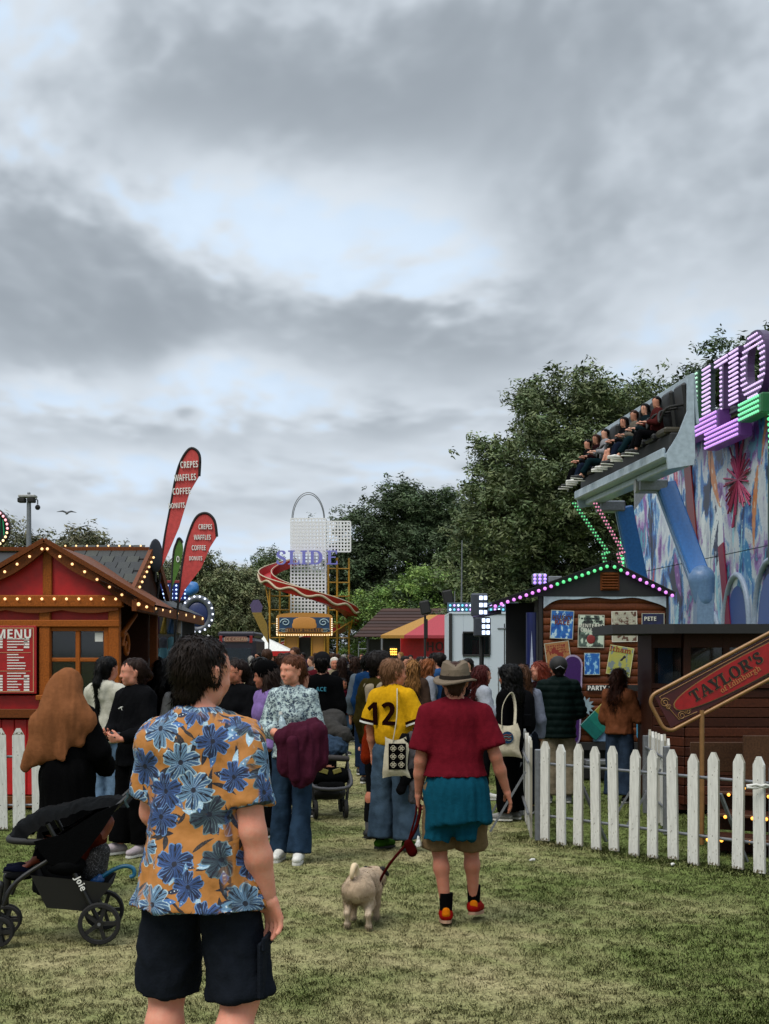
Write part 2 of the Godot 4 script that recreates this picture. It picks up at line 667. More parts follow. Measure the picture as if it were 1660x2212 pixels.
# lobes: [x, y, z, rx, ry, rz] about the foot of the tree; the boughs run out to them
func tree(called: String, label: String, at: Vector3, lobes: Array, sprays: int, col: Color, size: float, seed_: int, thin := 0.5, droop := 0.0, group := "trees around the showground") -> void:
	if leaf_sprays.is_empty():
		make_sprays()
		leaf_mats.m = leaf_mat()
	var r := RandomNumberGenerator.new()
	r.seed = seed_
	var o := thing(called, label, "tree", at, 0.0, group)
	var bark := worn(Color(0.17, 0.14, 0.11), 0.95, 2.0)
	var top := 0.0
	for l in lobes:
		top = maxf(top, l[1])
	var g := Geo.new()
	var tr := top * 0.035
	g.tube(curve_pts([Vector3(0, -0.1, 0), Vector3(0.1, top * 0.3, 0), Vector3(-0.1, top * 0.62, 0.1), Vector3(0, top * 0.95, 0)]), [tr * 1.5, tr * 1.2, tr * 1.1, tr, tr, tr, tr * 0.95, tr * 0.9, tr * 0.85, tr * 0.8, tr * 0.75, tr * 0.7, tr * 0.6, tr * 0.55, tr * 0.5, tr * 0.4, tr * 0.3, tr * 0.25, tr * 0.15], 9)
	put(g.mesh(), "trunk", bark, o)
	g = Geo.new()
	for l in lobes:
		var end := Vector3(l[0], l[1], l[2])
		var from := Vector3(0, clampf(l[1] * 0.55, 0.8, top * 0.8), 0)
		var midp := from.lerp(end, 0.5) + Vector3(0, -0.08 * top, 0)
		g.tube(curve_pts([from, midp, end], 4), [tr * 0.6, tr * 0.5, tr * 0.45, tr * 0.4, tr * 0.35, tr * 0.3, tr * 0.22, tr * 0.15, tr * 0.08], 6)
		for k in 5:
			var d := Vector3(r.randf_range(-1, 1) * l[3], r.randf_range(-0.5, 0.8) * l[4], r.randf_range(-1, 1) * l[5]) * 0.6
			g.tube([midp.lerp(end, 0.3 + 0.14 * k), end + d], [tr * 0.2, tr * 0.05], 5)
	put(g.mesh(), "limbs", bark, o)
	var nz := FastNoiseLite.new()
	nz.seed = seed_
	nz.frequency = 0.35
	var vol := 0.0
	for l in lobes:
		vol += pow(l[3] * l[4] * l[5], 0.67)
	var lists := [[], [], []]
	var k2 := 0
	for l in lobes:
		var cnt := int(1.5 * sprays * pow(l[3] * l[4] * l[5], 0.67) / vol)
		var clumps := int(clampf(cnt / 26.0, 6, 120))
		for q in clumps:
			# each clump sits near the outside of its lobe and hangs together
			var d := Vector3(r.randfn(), r.randfn(), r.randfn()).normalized()
			var rad := pow(r.randf(), 0.33) * (1.0 + 0.13 * r.randfn())
			var ce := Vector3(l[0], l[1], l[2]) + Vector3(d.x * l[3], d.y * l[4], d.z * l[5]) * rad
			var cr := size * r.randf_range(0.45, 0.95)
			var shade := r.randf_range(0.72, 1.25)
			if nz.get_noise_3d(ce.x * 2.5, ce.y * 2.5, ce.z * 2.5) < -0.16 - 0.25 * (1.0 - thin):
				continue
			for i in int(cnt / clumps):
				var p := ce + Vector3(r.randfn(), r.randfn() * 0.55, r.randfn()) * cr * 0.62
				if p.y < 0.2:
					continue
				p.y -= droop * r.randf() * 1.6
				var sc := size * r.randf_range(0.5, 0.95)
				var b := Basis.from_euler(Vector3(r.randf_range(-0.5, 0.5), r.randf() * TAU, r.randf_range(-0.5, 0.5))).scaled(Vector3(sc, sc * (1.0 + droop * 0.5), sc))
				var tone := shade * r.randf_range(0.75, 1.25) * 1.6
				lists[k2 % 3].append([Transform3D(b, p), Color(col.r * tone * r.randf_range(0.85, 1.1), col.g * tone * 1.08, col.b * tone)])
				k2 += 1
	var crown := Node3D.new()
	crown.name = "crown"
	o.add_child(crown)
	for k in 3:
		var mm := MultiMesh.new()
		mm.transform_format = MultiMesh.TRANSFORM_3D
		mm.use_colors = true
		mm.mesh = leaf_sprays[k]
		mm.instance_count = lists[k].size()
		for i in lists[k].size():
			mm.set_instance_transform(i, lists[k][i][0])
			mm.set_instance_color(i, lists[k][i][1])
		var mi := MultiMeshInstance3D.new()
		mi.name = "leaves"
		mi.multimesh = mm
		mi.material_override = leaf_mats.m
		mi.set_meta("kind", "stuff")
		crown.add_child(mi, true)

func build_trees() -> void:
	var dk := Color(0.030, 0.045, 0.018)
	var md := Color(0.050, 0.066, 0.024)
	var ol := Color(0.074, 0.078, 0.034)
	var lt := Color(0.100, 0.145, 0.034)
	# the great tree behind the miniature-golf-like hut and the seat ride
	tree("broad_tree", "tallest broad tree with pale olive crown behind the tilted ride seats", Vector3(9.6, 0, -68), [
		[-0.4, 13.4, 0, 3.0, 2.2, 3], [2.0, 13.1, 0, 2.8, 2.3, 3], [-3.0, 11.0, 0, 2.4, 2.2, 3], [4.2, 11.8, 0.5, 2.6, 2.2, 3], [-0.6, 10.0, 1.5, 4.2, 2.6, 3.2], [-3.7, 8.2, 0.5, 2.4, 2.2, 3], [3.6, 8.6, 0, 3.6, 2.4, 3],
		[-4.3, 5.2, 0, 2.4, 2.2, 3], [-1.0, 6.2, 1, 4.0, 2.6, 3], [4.0, 5.2, 0, 3.6, 2.8, 3], [-0.2, 3.4, 0.5, 5.0, 2.6, 3]], 11000, Color(0.064, 0.078, 0.033), 1.05, 41, 0.55)
	tree("broad_tree", "dark leaved broad tree between the tall slide and the tallest tree", Vector3(2.1, 0, -106), [
		[-0.74, 13.14, 0.00, 2.73, 1.98, 2.98], [1.98, 12.40, 0.00, 2.98, 2.11, 2.98], [-3.22, 11.16, 0.00, 2.48, 1.86, 2.98], [4.46, 10.42, 0.00, 2.48, 1.98, 2.98], [0.37, 10.17, 1.24, 4.46, 2.23, 3.22], [-4.71, 8.93, 0.00, 1.98, 1.61, 2.48], [-2.48, 7.19, 0.62, 3.47, 2.23, 3.22], [2.98, 7.19, 0.62, 3.97, 2.48, 3.22], [0.00, 4.71, 0.62, 5.21, 2.48, 3.22]], 7500, dk, 1.2, 42, 0.35)
	tree("broad_tree", "dark tree rising behind the gap between the two dark crowns", Vector3(10.2, 0, -112), [
		[-2.68, 11.71, 0.00, 3.42, 2.93, 3.66], [1.46, 13.66, 0.00, 3.42, 3.17, 3.66], [4.64, 12.69, 0.00, 3.17, 2.93, 3.66], [0.24, 9.27, 1.22, 6.10, 3.17, 3.66], [0.00, 5.37, 1.22, 7.32, 3.66, 3.66]], 5500, dk, 1.15, 43, 0.2)
	tree("leafy_bush", "wide light green bush in front of the dark trees beside the slide", Vector3(1.95, 0, -97), [
		[-2.08, 5.20, 0.00, 2.47, 1.69, 2.08], [0.52, 6.37, 0.00, 2.86, 1.69, 2.08], [3.12, 5.59, 0.00, 2.60, 1.69, 2.08], [-0.52, 3.90, 0.78, 3.90, 1.95, 2.08], [3.38, 3.64, 0.65, 2.86, 1.95, 1.95], [0.78, 2.08, 0.52, 4.68, 1.82, 1.95]], 4200, lt, 0.95, 44, 0.3)
	tree("drooping_tree", "grey green drooping tree behind the feather flags", Vector3(-13.4, 0, -100), [
		[-2.4, 7.0, 0, 2.4, 1.8, 2], [0.6, 7.6, 0, 2.4, 1.7, 2], [2.8, 6.6, 0, 2.2, 1.8, 2], [-3.4, 5.0, 0, 2.6, 2.0, 2], [0.2, 5.0, 0.6, 3.4, 2.2, 2.2], [3.4, 4.6, 0, 2.4, 2.2, 2], [0.0, 2.6, 0.6, 5.2, 2.4, 2]], 6500, Color(0.082, 0.084, 0.042), 1.0, 45, 0.3, 0.6)
	tree("slender_tree", "small dark rounded tree top just left of the slide", Vector3(-9.4, 0, -112), [
		[0.0, 9.0, 0, 1.3, 1.1, 1.3], [-0.6, 7.8, 0, 1.4, 1.2, 1.3], [1.8, 7.4, 0, 1.6, 1.2, 1.3], [0.2, 6.0, 0, 3.0, 1.6, 1.6], [0.4, 3.4, 0, 3.6, 2.2, 1.8]], 3600, md, 0.95, 46, 0.25)
	tree("broad_tree", "dark green tree directly behind the tall slide", Vector3(-4.6, 0, -108), [
		[-2.2, 7.2, 0, 2.2, 1.6, 2], [1.8, 6.8, 0, 2.4, 1.6, 2], [0, 5.2, 0.4, 4.0, 2.2, 2], [0, 2.8, 0.4, 4.8, 2.2, 2]], 3800, md, 1.0, 47, 0.25)
	tree("thin_tree", "sparse tree with reddish green leaves above the crepe hut roof", Vector3(-12.6, 0, -50), [
		[-2.0, 5.0, 0, 1.2, 0.9, 1.2], [-0.5, 5.6, 0, 1.1, 0.8, 1.2], [1.0, 5.3, 0, 1.2, 0.8, 1.2], [2.2, 5.5, 0, 1.0, 0.7, 1.0], [0.0, 4.2, 0.3, 2.6, 1.2, 1.4]], 1500, Color(0.075, 0.068, 0.036), 0.72, 48, 0.9)
	tree("broad_tree", "dark leaved treetop showing above the lit letters of the ride", Vector3(13.0, 0, -52), [
		[0.2, 11.6, 0, 1.8, 1.7, 2], [2.4, 12.2, 0, 2.2, 1.8, 2], [-0.3, 9.0, 0, 2.2, 2.0, 2], [2.6, 9.0, 0, 2.6, 2.4, 2], [0.6, 6.0, 0, 3.0, 2.4, 2]], 4200, dk, 0.95, 49, 0.3)
	tree("far_hedge_tree", "low dark tree filling the gap under the drooping tree", Vector3(-18.5, 0, -108), [
		[-2.0, 5.0, 0, 3.0, 1.8, 2], [2.0, 5.4, 0, 3.0, 1.8, 2], [0, 2.6, 0.4, 5.4, 2.2, 2]], 2600, md, 1.1, 50, 0.2)
	tree("far_hedge_tree", "dark low tree behind the brown tiled roof", Vector3(5.2, 0, -97), [
		[-3.0, 4.8, 0, 3.0, 2.0, 2], [1.6, 5.4, 0, 3.4, 2.2, 2], [0, 2.6, 0.4, 6.0, 2.4, 2]], 3000, dk, 1.1, 51, 0.1)

# ------------------------------------------------------------------ smooth bodies from tapered bones
class Bone:
	var a: Vector3
	var b: Vector3
	var ra: float
	var rb: float
	var sq := Vector3.ONE
	var k := 0.03
	var cut_a := false
	var cut_b := false
	var sub := false

func bn(a: Vector3, b: Vector3, ra: float, rb: float, k := 0.03, sq := Vector3.ONE, cut := "") -> Bone:
	var o := Bone.new()
	o.a = a
	o.b = b if a.distance_to(b) > 0.0005 else a + Vector3(0, 0.0005, 0)
	o.ra = ra
	o.rb = rb
	o.k = k
	o.sq = sq
	o.cut_a = cut.contains("a")
	o.cut_b = cut.contains("b")
	o.sub = cut.contains("-")
	return o

func sdf(bones: Array, cell: float, amp := 0.0, freq := Vector3(9, 4, 9), seed_ := 1, g: Geo = null) -> Geo:
	var lo := Vector3(9, 9, 9)
	var hi := -lo
	for o: Bone in bones:
		if o.sub:
			continue
		var r := Vector3.ONE * maxf(o.ra, o.rb) * o.sq + Vector3.ONE * cell * 3.0
		lo = lo.min(o.a - r).min(o.b - r)
		hi = hi.max(o.a + r).max(o.b + r)
	var nx := int((hi.x - lo.x) / cell) + 2
	var ny := int((hi.y - lo.y) / cell) + 2
	var nz := int((hi.z - lo.z) / cell) + 2
	var sy := nx
	var sz := nx * ny
	var f := PackedFloat32Array()
	f.resize(sz * nz)
	f.fill(1.0)
	for o: Bone in bones:
		var pad := Vector3.ONE * maxf(o.ra, o.rb) * o.sq + Vector3.ONE * (cell * 2.2 + o.k * 0.6)
		var bl := o.a.min(o.b) - pad
		var bh := o.a.max(o.b) + pad
		var i0 := maxi(0, int((bl.x - lo.x) / cell))
		var i1 := mini(nx - 1, int((bh.x - lo.x) / cell) + 1)
		var j0 := maxi(0, int((bl.y - lo.y) / cell))
		var j1 := mini(ny - 1, int((bh.y - lo.y) / cell) + 1)
		var k0 := maxi(0, int((bl.z - lo.z) / cell))
		var k1 := mini(nz - 1, int((bh.z - lo.z) / cell) + 1)
		var L := o.a.distance_to(o.b)
		var dir := (o.b - o.a) / L
		var dx := dir.x
		var dy := dir.y
		var dz := dir.z
		var inv := Vector3.ONE / o.sq
		var ix := inv.x
		var iy := inv.y
		var iz := inv.z
		var sm := minf(o.sq.x, minf(o.sq.y, o.sq.z))
		if sm > 1.0:
			sm = 1.0
		var ra := o.ra
		var rd := (o.rb - o.ra) / L
		var kk := o.k
		var qk := 0.25 / kk
		var ca := o.cut_a
		var cb := o.cut_b
		var anycut := ca or cb
		var sub := o.sub
		for kz in range(k0, k1 + 1):
			var wz := lo.z + kz * cell - o.a.z
			for jy in range(j0, j1 + 1):
				var wy := lo.y + jy * cell - o.a.y
				var row := kz * sz + jy * sy
				var wx := lo.x + i0 * cell - o.a.x
				for i in range(i0, i1 + 1):
					var t := wx * dx + wy * dy + wz * dz
					var tc := clampf(t, 0.0, L)
					var qx := (wx - dx * tc) * ix
					var qy := (wy - dy * tc) * iy
					var qz := (wz - dz * tc) * iz
					var d := (sqrt(qx * qx + qy * qy + qz * qz) - ra - rd * tc) * sm
					if anycut:
						if ca and -t > d:
							d = -t
						if cb and t - L > d:
							d = t - L
					var at := row + i
					var e := f[at]
					if sub:
						d = -d
						var h := kk - absf(e - d)
						f[at] = maxf(e, d) + (h * h * qk if h > 0.0 else 0.0)
					else:
						var h := kk - absf(e - d)
						f[at] = minf(e, d) - (h * h * qk if h > 0.0 else 0.0)
					wx += cell
	# surface nets
	var out := g if g else Geo.new()
	var base := out.v.size()
	var id := PackedInt32Array()
	id.resize(sz * nz)
	id.fill(-1)
	var far := cell * 2.0
	var vs := PackedVector3Array()
	for kz in nz - 1:
		for jy in ny - 1:
			var row := kz * sz + jy * sy
			for i in nx - 1:
				var p := row + i
				var a0 := f[p]
				if a0 > far or a0 < -far:
					continue
				var a1 := f[p + 1]
				var a2 := f[p + sy]
				var a3 := f[p + sy + 1]
				var a4 := f[p + sz]
				var a5 := f[p + sz + 1]
				var a6 := f[p + sz + sy]
				var a7 := f[p + sz + sy + 1]
				var neg := int(a0 < 0) + int(a1 < 0) + int(a2 < 0) + int(a3 < 0) + int(a4 < 0) + int(a5 < 0) + int(a6 < 0) + int(a7 < 0)
				if neg == 0 or neg == 8:
					continue
				var s := Vector3.ZERO
				var c := 0
				if (a0 < 0) != (a1 < 0): s += Vector3(a0 / (a0 - a1), 0, 0); c += 1
				if (a2 < 0) != (a3 < 0): s += Vector3(a2 / (a2 - a3), 1, 0); c += 1
				if (a4 < 0) != (a5 < 0): s += Vector3(a4 / (a4 - a5), 0, 1); c += 1
				if (a6 < 0) != (a7 < 0): s += Vector3(a6 / (a6 - a7), 1, 1); c += 1
				if (a0 < 0) != (a2 < 0): s += Vector3(0, a0 / (a0 - a2), 0); c += 1
				if (a1 < 0) != (a3 < 0): s += Vector3(1, a1 / (a1 - a3), 0); c += 1
				if (a4 < 0) != (a6 < 0): s += Vector3(0, a4 / (a4 - a6), 1); c += 1
				if (a5 < 0) != (a7 < 0): s += Vector3(1, a5 / (a5 - a7), 1); c += 1
				if (a0 < 0) != (a4 < 0): s += Vector3(0, 0, a0 / (a0 - a4)); c += 1
				if (a1 < 0) != (a5 < 0): s += Vector3(1, 0, a1 / (a1 - a5)); c += 1
				if (a2 < 0) != (a6 < 0): s += Vector3(0, 1, a2 / (a2 - a6)); c += 1
				if (a3 < 0) != (a7 < 0): s += Vector3(1, 1, a3 / (a3 - a7)); c += 1
				id[p] = vs.size()
				vs.append(lo + (Vector3(i, jy, kz) + s / c) * cell)
	var tri := PackedInt32Array()
	for kz in range(1, nz - 1):
		for jy in range(1, ny - 1):
			var row := kz * sz + jy * sy
			for i in range(1, nx - 1):
				var p := row + i
				if id[p] < 0:
					continue
				var n0 := f[p] < 0
				if n0 != (f[p + 1] < 0):
					quad_into(tri, id[p], id[p - sy], id[p - sy - sz], id[p - sz], n0)
				if n0 != (f[p + sy] < 0):
					quad_into(tri, id[p], id[p - sz], id[p - sz - 1], id[p - 1], n0)
				if n0 != (f[p + sz] < 0):
					quad_into(tri, id[p], id[p - 1], id[p - 1 - sy], id[p - sy], n0)
	var ns := face_normals(vs, tri)
	if amp > 0.0:
		var fn := FastNoiseLite.new()
		fn.seed = seed_
		fn.frequency = 1.0
		fn.fractal_octaves = 3
		for i in vs.size():
			var q := vs[i] * freq
			vs[i] += ns[i] * amp * fn.get_noise_3d(q.x, q.y, q.z)
		ns = face_normals(vs, tri)
	for i in vs.size():
		out.v.append(vs[i])
		out.n.append(ns[i])
		out.c.append(out.col)
		out.uv.append(Vector2.ZERO)
	for i in tri.size():
		tri[i] += base
	out.idx.append_array(tri)
	return out

func quad_into(t: PackedInt32Array, a: int, b: int, c: int, d: int, flip: bool) -> void:
	if a < 0 or b < 0 or c < 0 or d < 0:
		return
	if flip:
		t.append(a); t.append(c); t.append(b); t.append(a); t.append(d); t.append(c)
	else:
		t.append(a); t.append(b); t.append(c); t.append(a); t.append(c); t.append(d)

func face_normals(vs: PackedVector3Array, tri: PackedInt32Array) -> PackedVector3Array:
	var ns := PackedVector3Array()
	ns.resize(vs.size())
	for i in range(0, tri.size(), 3):
		var a := tri[i]
		var b := tri[i + 1]
		var c := tri[i + 2]
		var n := (vs[c] - vs[a]).cross(vs[b] - vs[a])
		ns[a] += n
		ns[b] += n
		ns[c] += n
	for i in ns.size():
		ns[i] = ns[i].normalized()
	return ns

# loose locks or fur standing on a surface; comb is the way they lie
func locks(g: Geo, count: int, length: float, width: float, comb: Vector3, lift: float, seed_: int, tone := 0.35, bare := Vector3.ZERO, bare_dir := Vector3.ZERO, bare_top := 0.0) -> Geo:
	var r := RandomNumberGenerator.new()
	r.seed = seed_
	var o := Geo.new()
	for i in count:
		var q := r.randi() % g.v.size()
		var p: Vector3 = g.v[q]
		var n: Vector3 = g.n[q]
		if bare_dir != Vector3.ZERO and (p - bare).dot(bare_dir) > 0.0 and p.y < bare.y + bare_top:
			continue
		var d := (comb + n * lift * r.randf_range(0.4, 1.4) + Vector3(r.randfn(), r.randfn() * 0.6, r.randfn()) * 0.33).normalized()
		d = (d - n * minf(d.dot(n), 0.0)).normalized()
		var s := d.cross(n).normalized() * width * r.randf_range(0.5, 1.2)
		var l := length * r.randf_range(0.5, 1.25)
		var m := p + d * l * 0.5 + n * width * 0.7
		var e := p + d * l + Vector3(0, -0.25 * l * lift, 0) + n * width * 0.1
		var t := 1.0 + r.randf_range(-tone, tone)
		o.col = Color(t, t, t)
		var b := o.v.size()
		o.vert(p - s, n - s.normalized() * 0.5)
		o.vert(p + s, n + s.normalized() * 0.5)
		o.vert(m - s, n - s.normalized() * 0.5)
		o.vert(m + s, n + s.normalized() * 0.5)
		o.vert(e, n)
		o.idx.append_array([b, b + 2, b + 1, b + 1, b + 2, b + 3, b + 2, b + 4, b + 3])
	return o

# ------------------------------------------------------------------ people
func rig(h: float, fem: bool, over: Dictionary) -> Dictionary:
	var k := h / 1.75
	var sh := 0.155 if fem else 0.178
	var hp := 0.09 if fem else 0.1
	var j := {"head": Vector3(0, 1.625, 0.015), "neck": Vector3(0, 1.475, -0.015), "chest": Vector3(0, 1.33, 0), "waist": Vector3(0, 1.1, 0), "pel": Vector3(0, 0.95, 0)}
	for s in [["L", 1.0], ["R", -1.0]]:
		var e: float = s[1]
		j["s" + s[0]] = Vector3(sh * e, 1.41, -0.012)
		j["e" + s[0]] = Vector3((sh + 0.055) * e, 1.115, -0.03)
		j["w" + s[0]] = Vector3((sh + 0.065) * e, 0.875, 0.03)
		j["h" + s[0]] = Vector3(hp * e, 0.93, 0)
		j["k" + s[0]] = Vector3((hp + 0.004) * e, 0.5, 0.015)
		j["a" + s[0]] = Vector3((hp + 0.006) * e, 0.085, -0.02)
		j["f" + s[0]] = Vector3((hp + 0.022) * e, 0.035, 0.115)
	for q in over:
		j[q] = over[q]
	for q in j:
		j[q] = j[q] * k
	j.k = k
	return j

func hand_bones(w: Vector3, dir: Vector3, palm: Vector3, thumb: Vector3, k: float, curl := 0.5) -> Array:
	dir = dir.normalized()
	thumb = (thumb - dir * thumb.dot(dir)).normalized()
	palm = (palm - dir * palm.dot(dir) - thumb * palm.dot(thumb)).normalized()
	var o := []
	o.append(bn(w - dir * 0.02 * k, w + dir * 0.02 * k, 0.026 * k, 0.024 * k, 0.02))
	var lens := [0.072, 0.08, 0.074, 0.058]
	for i in 4:
		var off := (0.031 - 0.0205 * i) * k
		var kn := w + dir * (0.088 - 0.004 * absf(i - 1.2)) * k + thumb * off
		o.append(bn(w + dir * 0.02 * k + thumb * off * 0.6, kn, 0.0145 * k, 0.0115 * k, 0.014))
		var p := kn
		for sgm in 3:
			var an: float = curl * [0.55, 1.35, 1.9][sgm] * (1.0 + 0.12 * i)
			var d := dir * cos(an) + palm * sin(an) + thumb * (0.07 - 0.045 * i)
			var q: Vector3 = p + d.normalized() * lens[i] * [0.45, 0.32, 0.23][sgm] * k
			o.append(bn(p, q, (0.0098 - 0.0007 * sgm) * k, (0.0092 - 0.0009 * sgm) * k, 0.004))
			p = q
	var tb := w + dir * 0.028 * k + thumb * 0.026 * k + palm * 0.006 * k
	var t1 := tb + (dir * 0.62 + thumb * 0.62 + palm * 0.3).normalized() * 0.042 * k
	var t2 := t1 + (dir * 0.9 + thumb * 0.15 + palm * (0.2 + curl * 0.5)).normalized() * 0.034 * k
	o.append(bn(tb, t1, 0.0145 * k, 0.0112 * k, 0.014))
	o.append(bn(t1, t2, 0.0108 * k, 0.0085 * k, 0.004))
	return o

# head bones in the head's own frame, turned by b about the point c
func head_bones(c: Vector3, b: Basis, k: float, fem: bool, fine: bool) -> Array:
	var P := func(x: float, y: float, z: float) -> Vector3: return c + b * (Vector3(x, y, z) * k)
	var o := []
	o.append(bn(P.call(0, 0.048, -0.034), P.call(0, 0.05, 0.018), 0.08 * k, 0.078 * k, 0.03))
	o.append(bn(P.call(0, 0.02, 0.038), P.call(0, -0.055, 0.05), 0.062 * k, 0.044 * k, 0.04))
	o.append(bn(P.call(-0.03, -0.062, 0.024), P.call(0.03, -0.062, 0.024), 0.036 * k, 0.036 * k, 0.03))
	o.append(bn(P.call(0, -0.088, 0.066), P.call(0, -0.09, 0.07), 0.02 * k, 0.018 * k, 0.03))
	o.append(bn(P.call(-0.05, 0.0, -0.005), P.call(-0.03, -0.07, 0.01), 0.03 * k, 0.025 * k, 0.03))
	o.append(bn(P.call(0.05, 0.0, -0.005), P.call(0.03, -0.07, 0.01), 0.03 * k, 0.025 * k, 0.03))
	if fine:
		o.append(bn(P.call(-0.034, 0.027, 0.085), P.call(0.034, 0.027, 0.085), 0.015 * k, 0.015 * k, 0.02))
		for s in [-1.0, 1.0]:
			o.append(bn(P.call(s * 0.033, 0.008, 0.108), P.call(s * 0.033, 0.008, 0.112), 0.0135 * k, 0.0135 * k, 0.016, Vector3.ONE, "-"))
			o.append(bn(P.call(s * 0.04, -0.026, 0.066), P.call(s * 0.036, -0.034, 0.068), 0.026 * k, 0.024 * k, 0.03))
			o.append(bn(P.call(s * 0.079, 0.018, -0.012), P.call(s * 0.076, -0.022, -0.006), 0.017 * k, 0.012 * k, 0.008))
			o.append(bn(P.call(s * 0.009, -0.028, 0.1), P.call(s * 0.01, -0.028, 0.104), 0.0085 * k, 0.0085 * k, 0.01))
		o.append(bn(P.call(-0.016, -0.056, 0.088), P.call(0.016, -0.056, 0.088), 0.0095 * k, 0.0095 * k, 0.012))
		o.append(bn(P.call(-0.016, -0.066, 0.086), P.call(0.016, -0.066, 0.086), 0.0095 * k, 0.0095 * k, 0.008))
	o.append(bn(P.call(0, 0.018, 0.095), P.call(0, -0.024, 0.112), 0.008 * k, 0.0125 * k, 0.014))
	return o

func person(sp: Dictionary) -> Node3D:
	var fem: bool = sp.get("fem", false)
	var h: float = sp.get("h", 1.72)
	var w: float = sp.get("w", 1.0)
	var J := rig(h, fem, sp.get("J", {}))
	var k: float = J.k
	var cell: float = sp.get("cell", 0.018)
	var fine: bool = sp.get("fine", true)
	var o := thing("person", sp.label, "person", sp.at, sp.get("turn", 0.0), sp.get("group", ""))
	var skin: Color = sp.get("skin", Color(0.72, 0.50, 0.41))
	var sm := skin_mat(skin) if not fine else skinned(skin)
	var hb := Basis(Vector3.UP, deg_to_rad(sp.get("yaw", 0.0))) * Basis(Vector3.RIGHT, deg_to_rad(sp.get("nod", 0.0)))
	var g := Geo.new()
	# ---- the body itself
	var B := []
	var cw_ := 0.118 if fem else 0.14
	var ww := 0.105 if fem else 0.13
	var hw := 0.142 if fem else 0.138
	B.append(bn(J.neck, J.head + hb * Vector3(0, -0.05, -0.015) * k, 0.056 * k, 0.05 * k, 0.03))
	B.append(bn(J.neck + Vector3(0, -0.02, 0) * k, (J.sL as Vector3).lerp(J.neck, 0.25), 0.05 * k, 0.046 * k, 0.05))
	B.append(bn(J.neck + Vector3(0, -0.02, 0) * k, (J.sR as Vector3).lerp(J.neck, 0.25), 0.05 * k, 0.046 * k, 0.05))
	B.append(bn(J.chest, J.waist, cw_ * w * k, ww * w * k, 0.06, Vector3(1, 1, 0.68)))
	B.append(bn(J.waist, J.pel, ww * w * k, hw * w * k * 0.95, 0.06, Vector3(1, 1, 0.75)))
	for s in ["L", "R"]:
		var aw: float = sp.get("arm", 1.0)
		B.append(bn(J["s" + s], J["e" + s], 0.05 * k * aw, 0.04 * k * aw, 0.03))
		B.append(bn((J["e" + s] as Vector3), (J["e" + s] as Vector3).lerp(J["w" + s], 0.4), 0.039 * k * aw, 0.04 * k * aw, 0.02))
		B.append(bn((J["e" + s] as Vector3).lerp(J["w" + s], 0.4), J["w" + s], 0.039 * k * aw, 0.026 * k * sqrt(aw), 0.02))
		var lw: float = sp.get("leg", 1.0)
		B.append(bn(J["h" + s], J["k" + s], 0.078 * k * lw, 0.054 * k * lw, 0.04))
		var ca: Vector3 = (J["k" + s] as Vector3).lerp(J["a" + s], 0.3) + Vector3(0, 0, -0.022 * k)
		B.append(bn(J["k" + s], ca, 0.05 * k * lw, 0.054 * k * lw, 0.03))
		B.append(bn(ca, J["a" + s], 0.052 * k * lw, 0.033 * k * lw, 0.03))
		B.append(bn(J["a" + s], J["f" + s], 0.034 * k, 0.024 * k, 0.02))
	if not fine:
		B.append_array(head_bones(J.head, hb, k, fem, false))
		for s in ["L", "R"]:
			var d: Vector3 = (J["w" + s] - J["e" + s]).normalized()
			B.append(bn(J["w" + s], J["w" + s] + d * 0.13 * k, 0.03 * k, 0.026 * k, 0.02))
	sdf(B, cell, 0.0, Vector3.ONE, 1, g)
	if fine:
		sdf(head_bones(J.head, hb, k, fem, true) + [bn(J.head + hb * Vector3(0, -0.06, -0.015) * k, J.neck.lerp(J.head, 0.3), 0.049 * k, 0.05 * k, 0.02)], sp.get("hcell", 0.0075), 0.0, Vector3.ONE, 1, g)
		for s in [["L", 1.0], ["R", -1.0]]:
			if sp.get("hide", "").contains(s[0]):
				continue
			var wv: Vector3 = J["w" + s[0]]
			var d: Vector3 = (wv - J["e" + s[0]]).normalized()
			var pl: Vector3 = sp.get("palm" + s[0], Vector3(-s[1], 0, -0.3))
			var th: Vector3 = sp.get("thumb" + s[0], Vector3(0, 0, 1))
			var hd: Vector3 = sp.get("hand" + s[0], d)
			sdf(hand_bones(wv, hd, pl, th, k * 1.02, sp.get("curl" + s[0], 0.45)), sp.get("gcell", 0.0065), 0.0, Vector3.ONE, 1, g)
	var body := put(g.mesh(), "body", sm, o)
	if fine:
		face_parts(body, J.head, hb, k, sp)
	o.set_meta("rig_scale", k)
	# ---- clothes
	if sp.has("top"):
		put(top_geo(sp.top, J, fem, w, cell).mesh(), sp.top.get("name", "top"), sp.top.mat, o)
	if sp.has("bottom"):
		put(bottom_geo(sp.bottom, J, fem, w, cell).mesh(), sp.bottom.get("name", "trousers"), sp.bottom.mat, o)
	if sp.has("shoes"):
		for s in ["L", "R"]:
			shoe(sp.shoes, J["a" + s], J["f" + s], k, o, minf(cell, 0.014))
	if sp.has("hair"):
		hair(sp.hair, J.head, hb, k, o, fine, J)
	return o

func skinned(c: Color) -> StandardMaterial3D:
	var m := mat(c, 0.6)
	m.metallic_specular = 0.3
	m.albedo_texture = M.skin_t
	m.uv1_triplanar = true
	m.uv1_scale = Vector3.ONE * 5.0
	m.normal_enabled = true
	m.normal_texture = weave_n
	m.normal_scale = 0.12
	m.subsurf_scatter_enabled = true
	m.subsurf_scatter_strength = 0.1
	return m

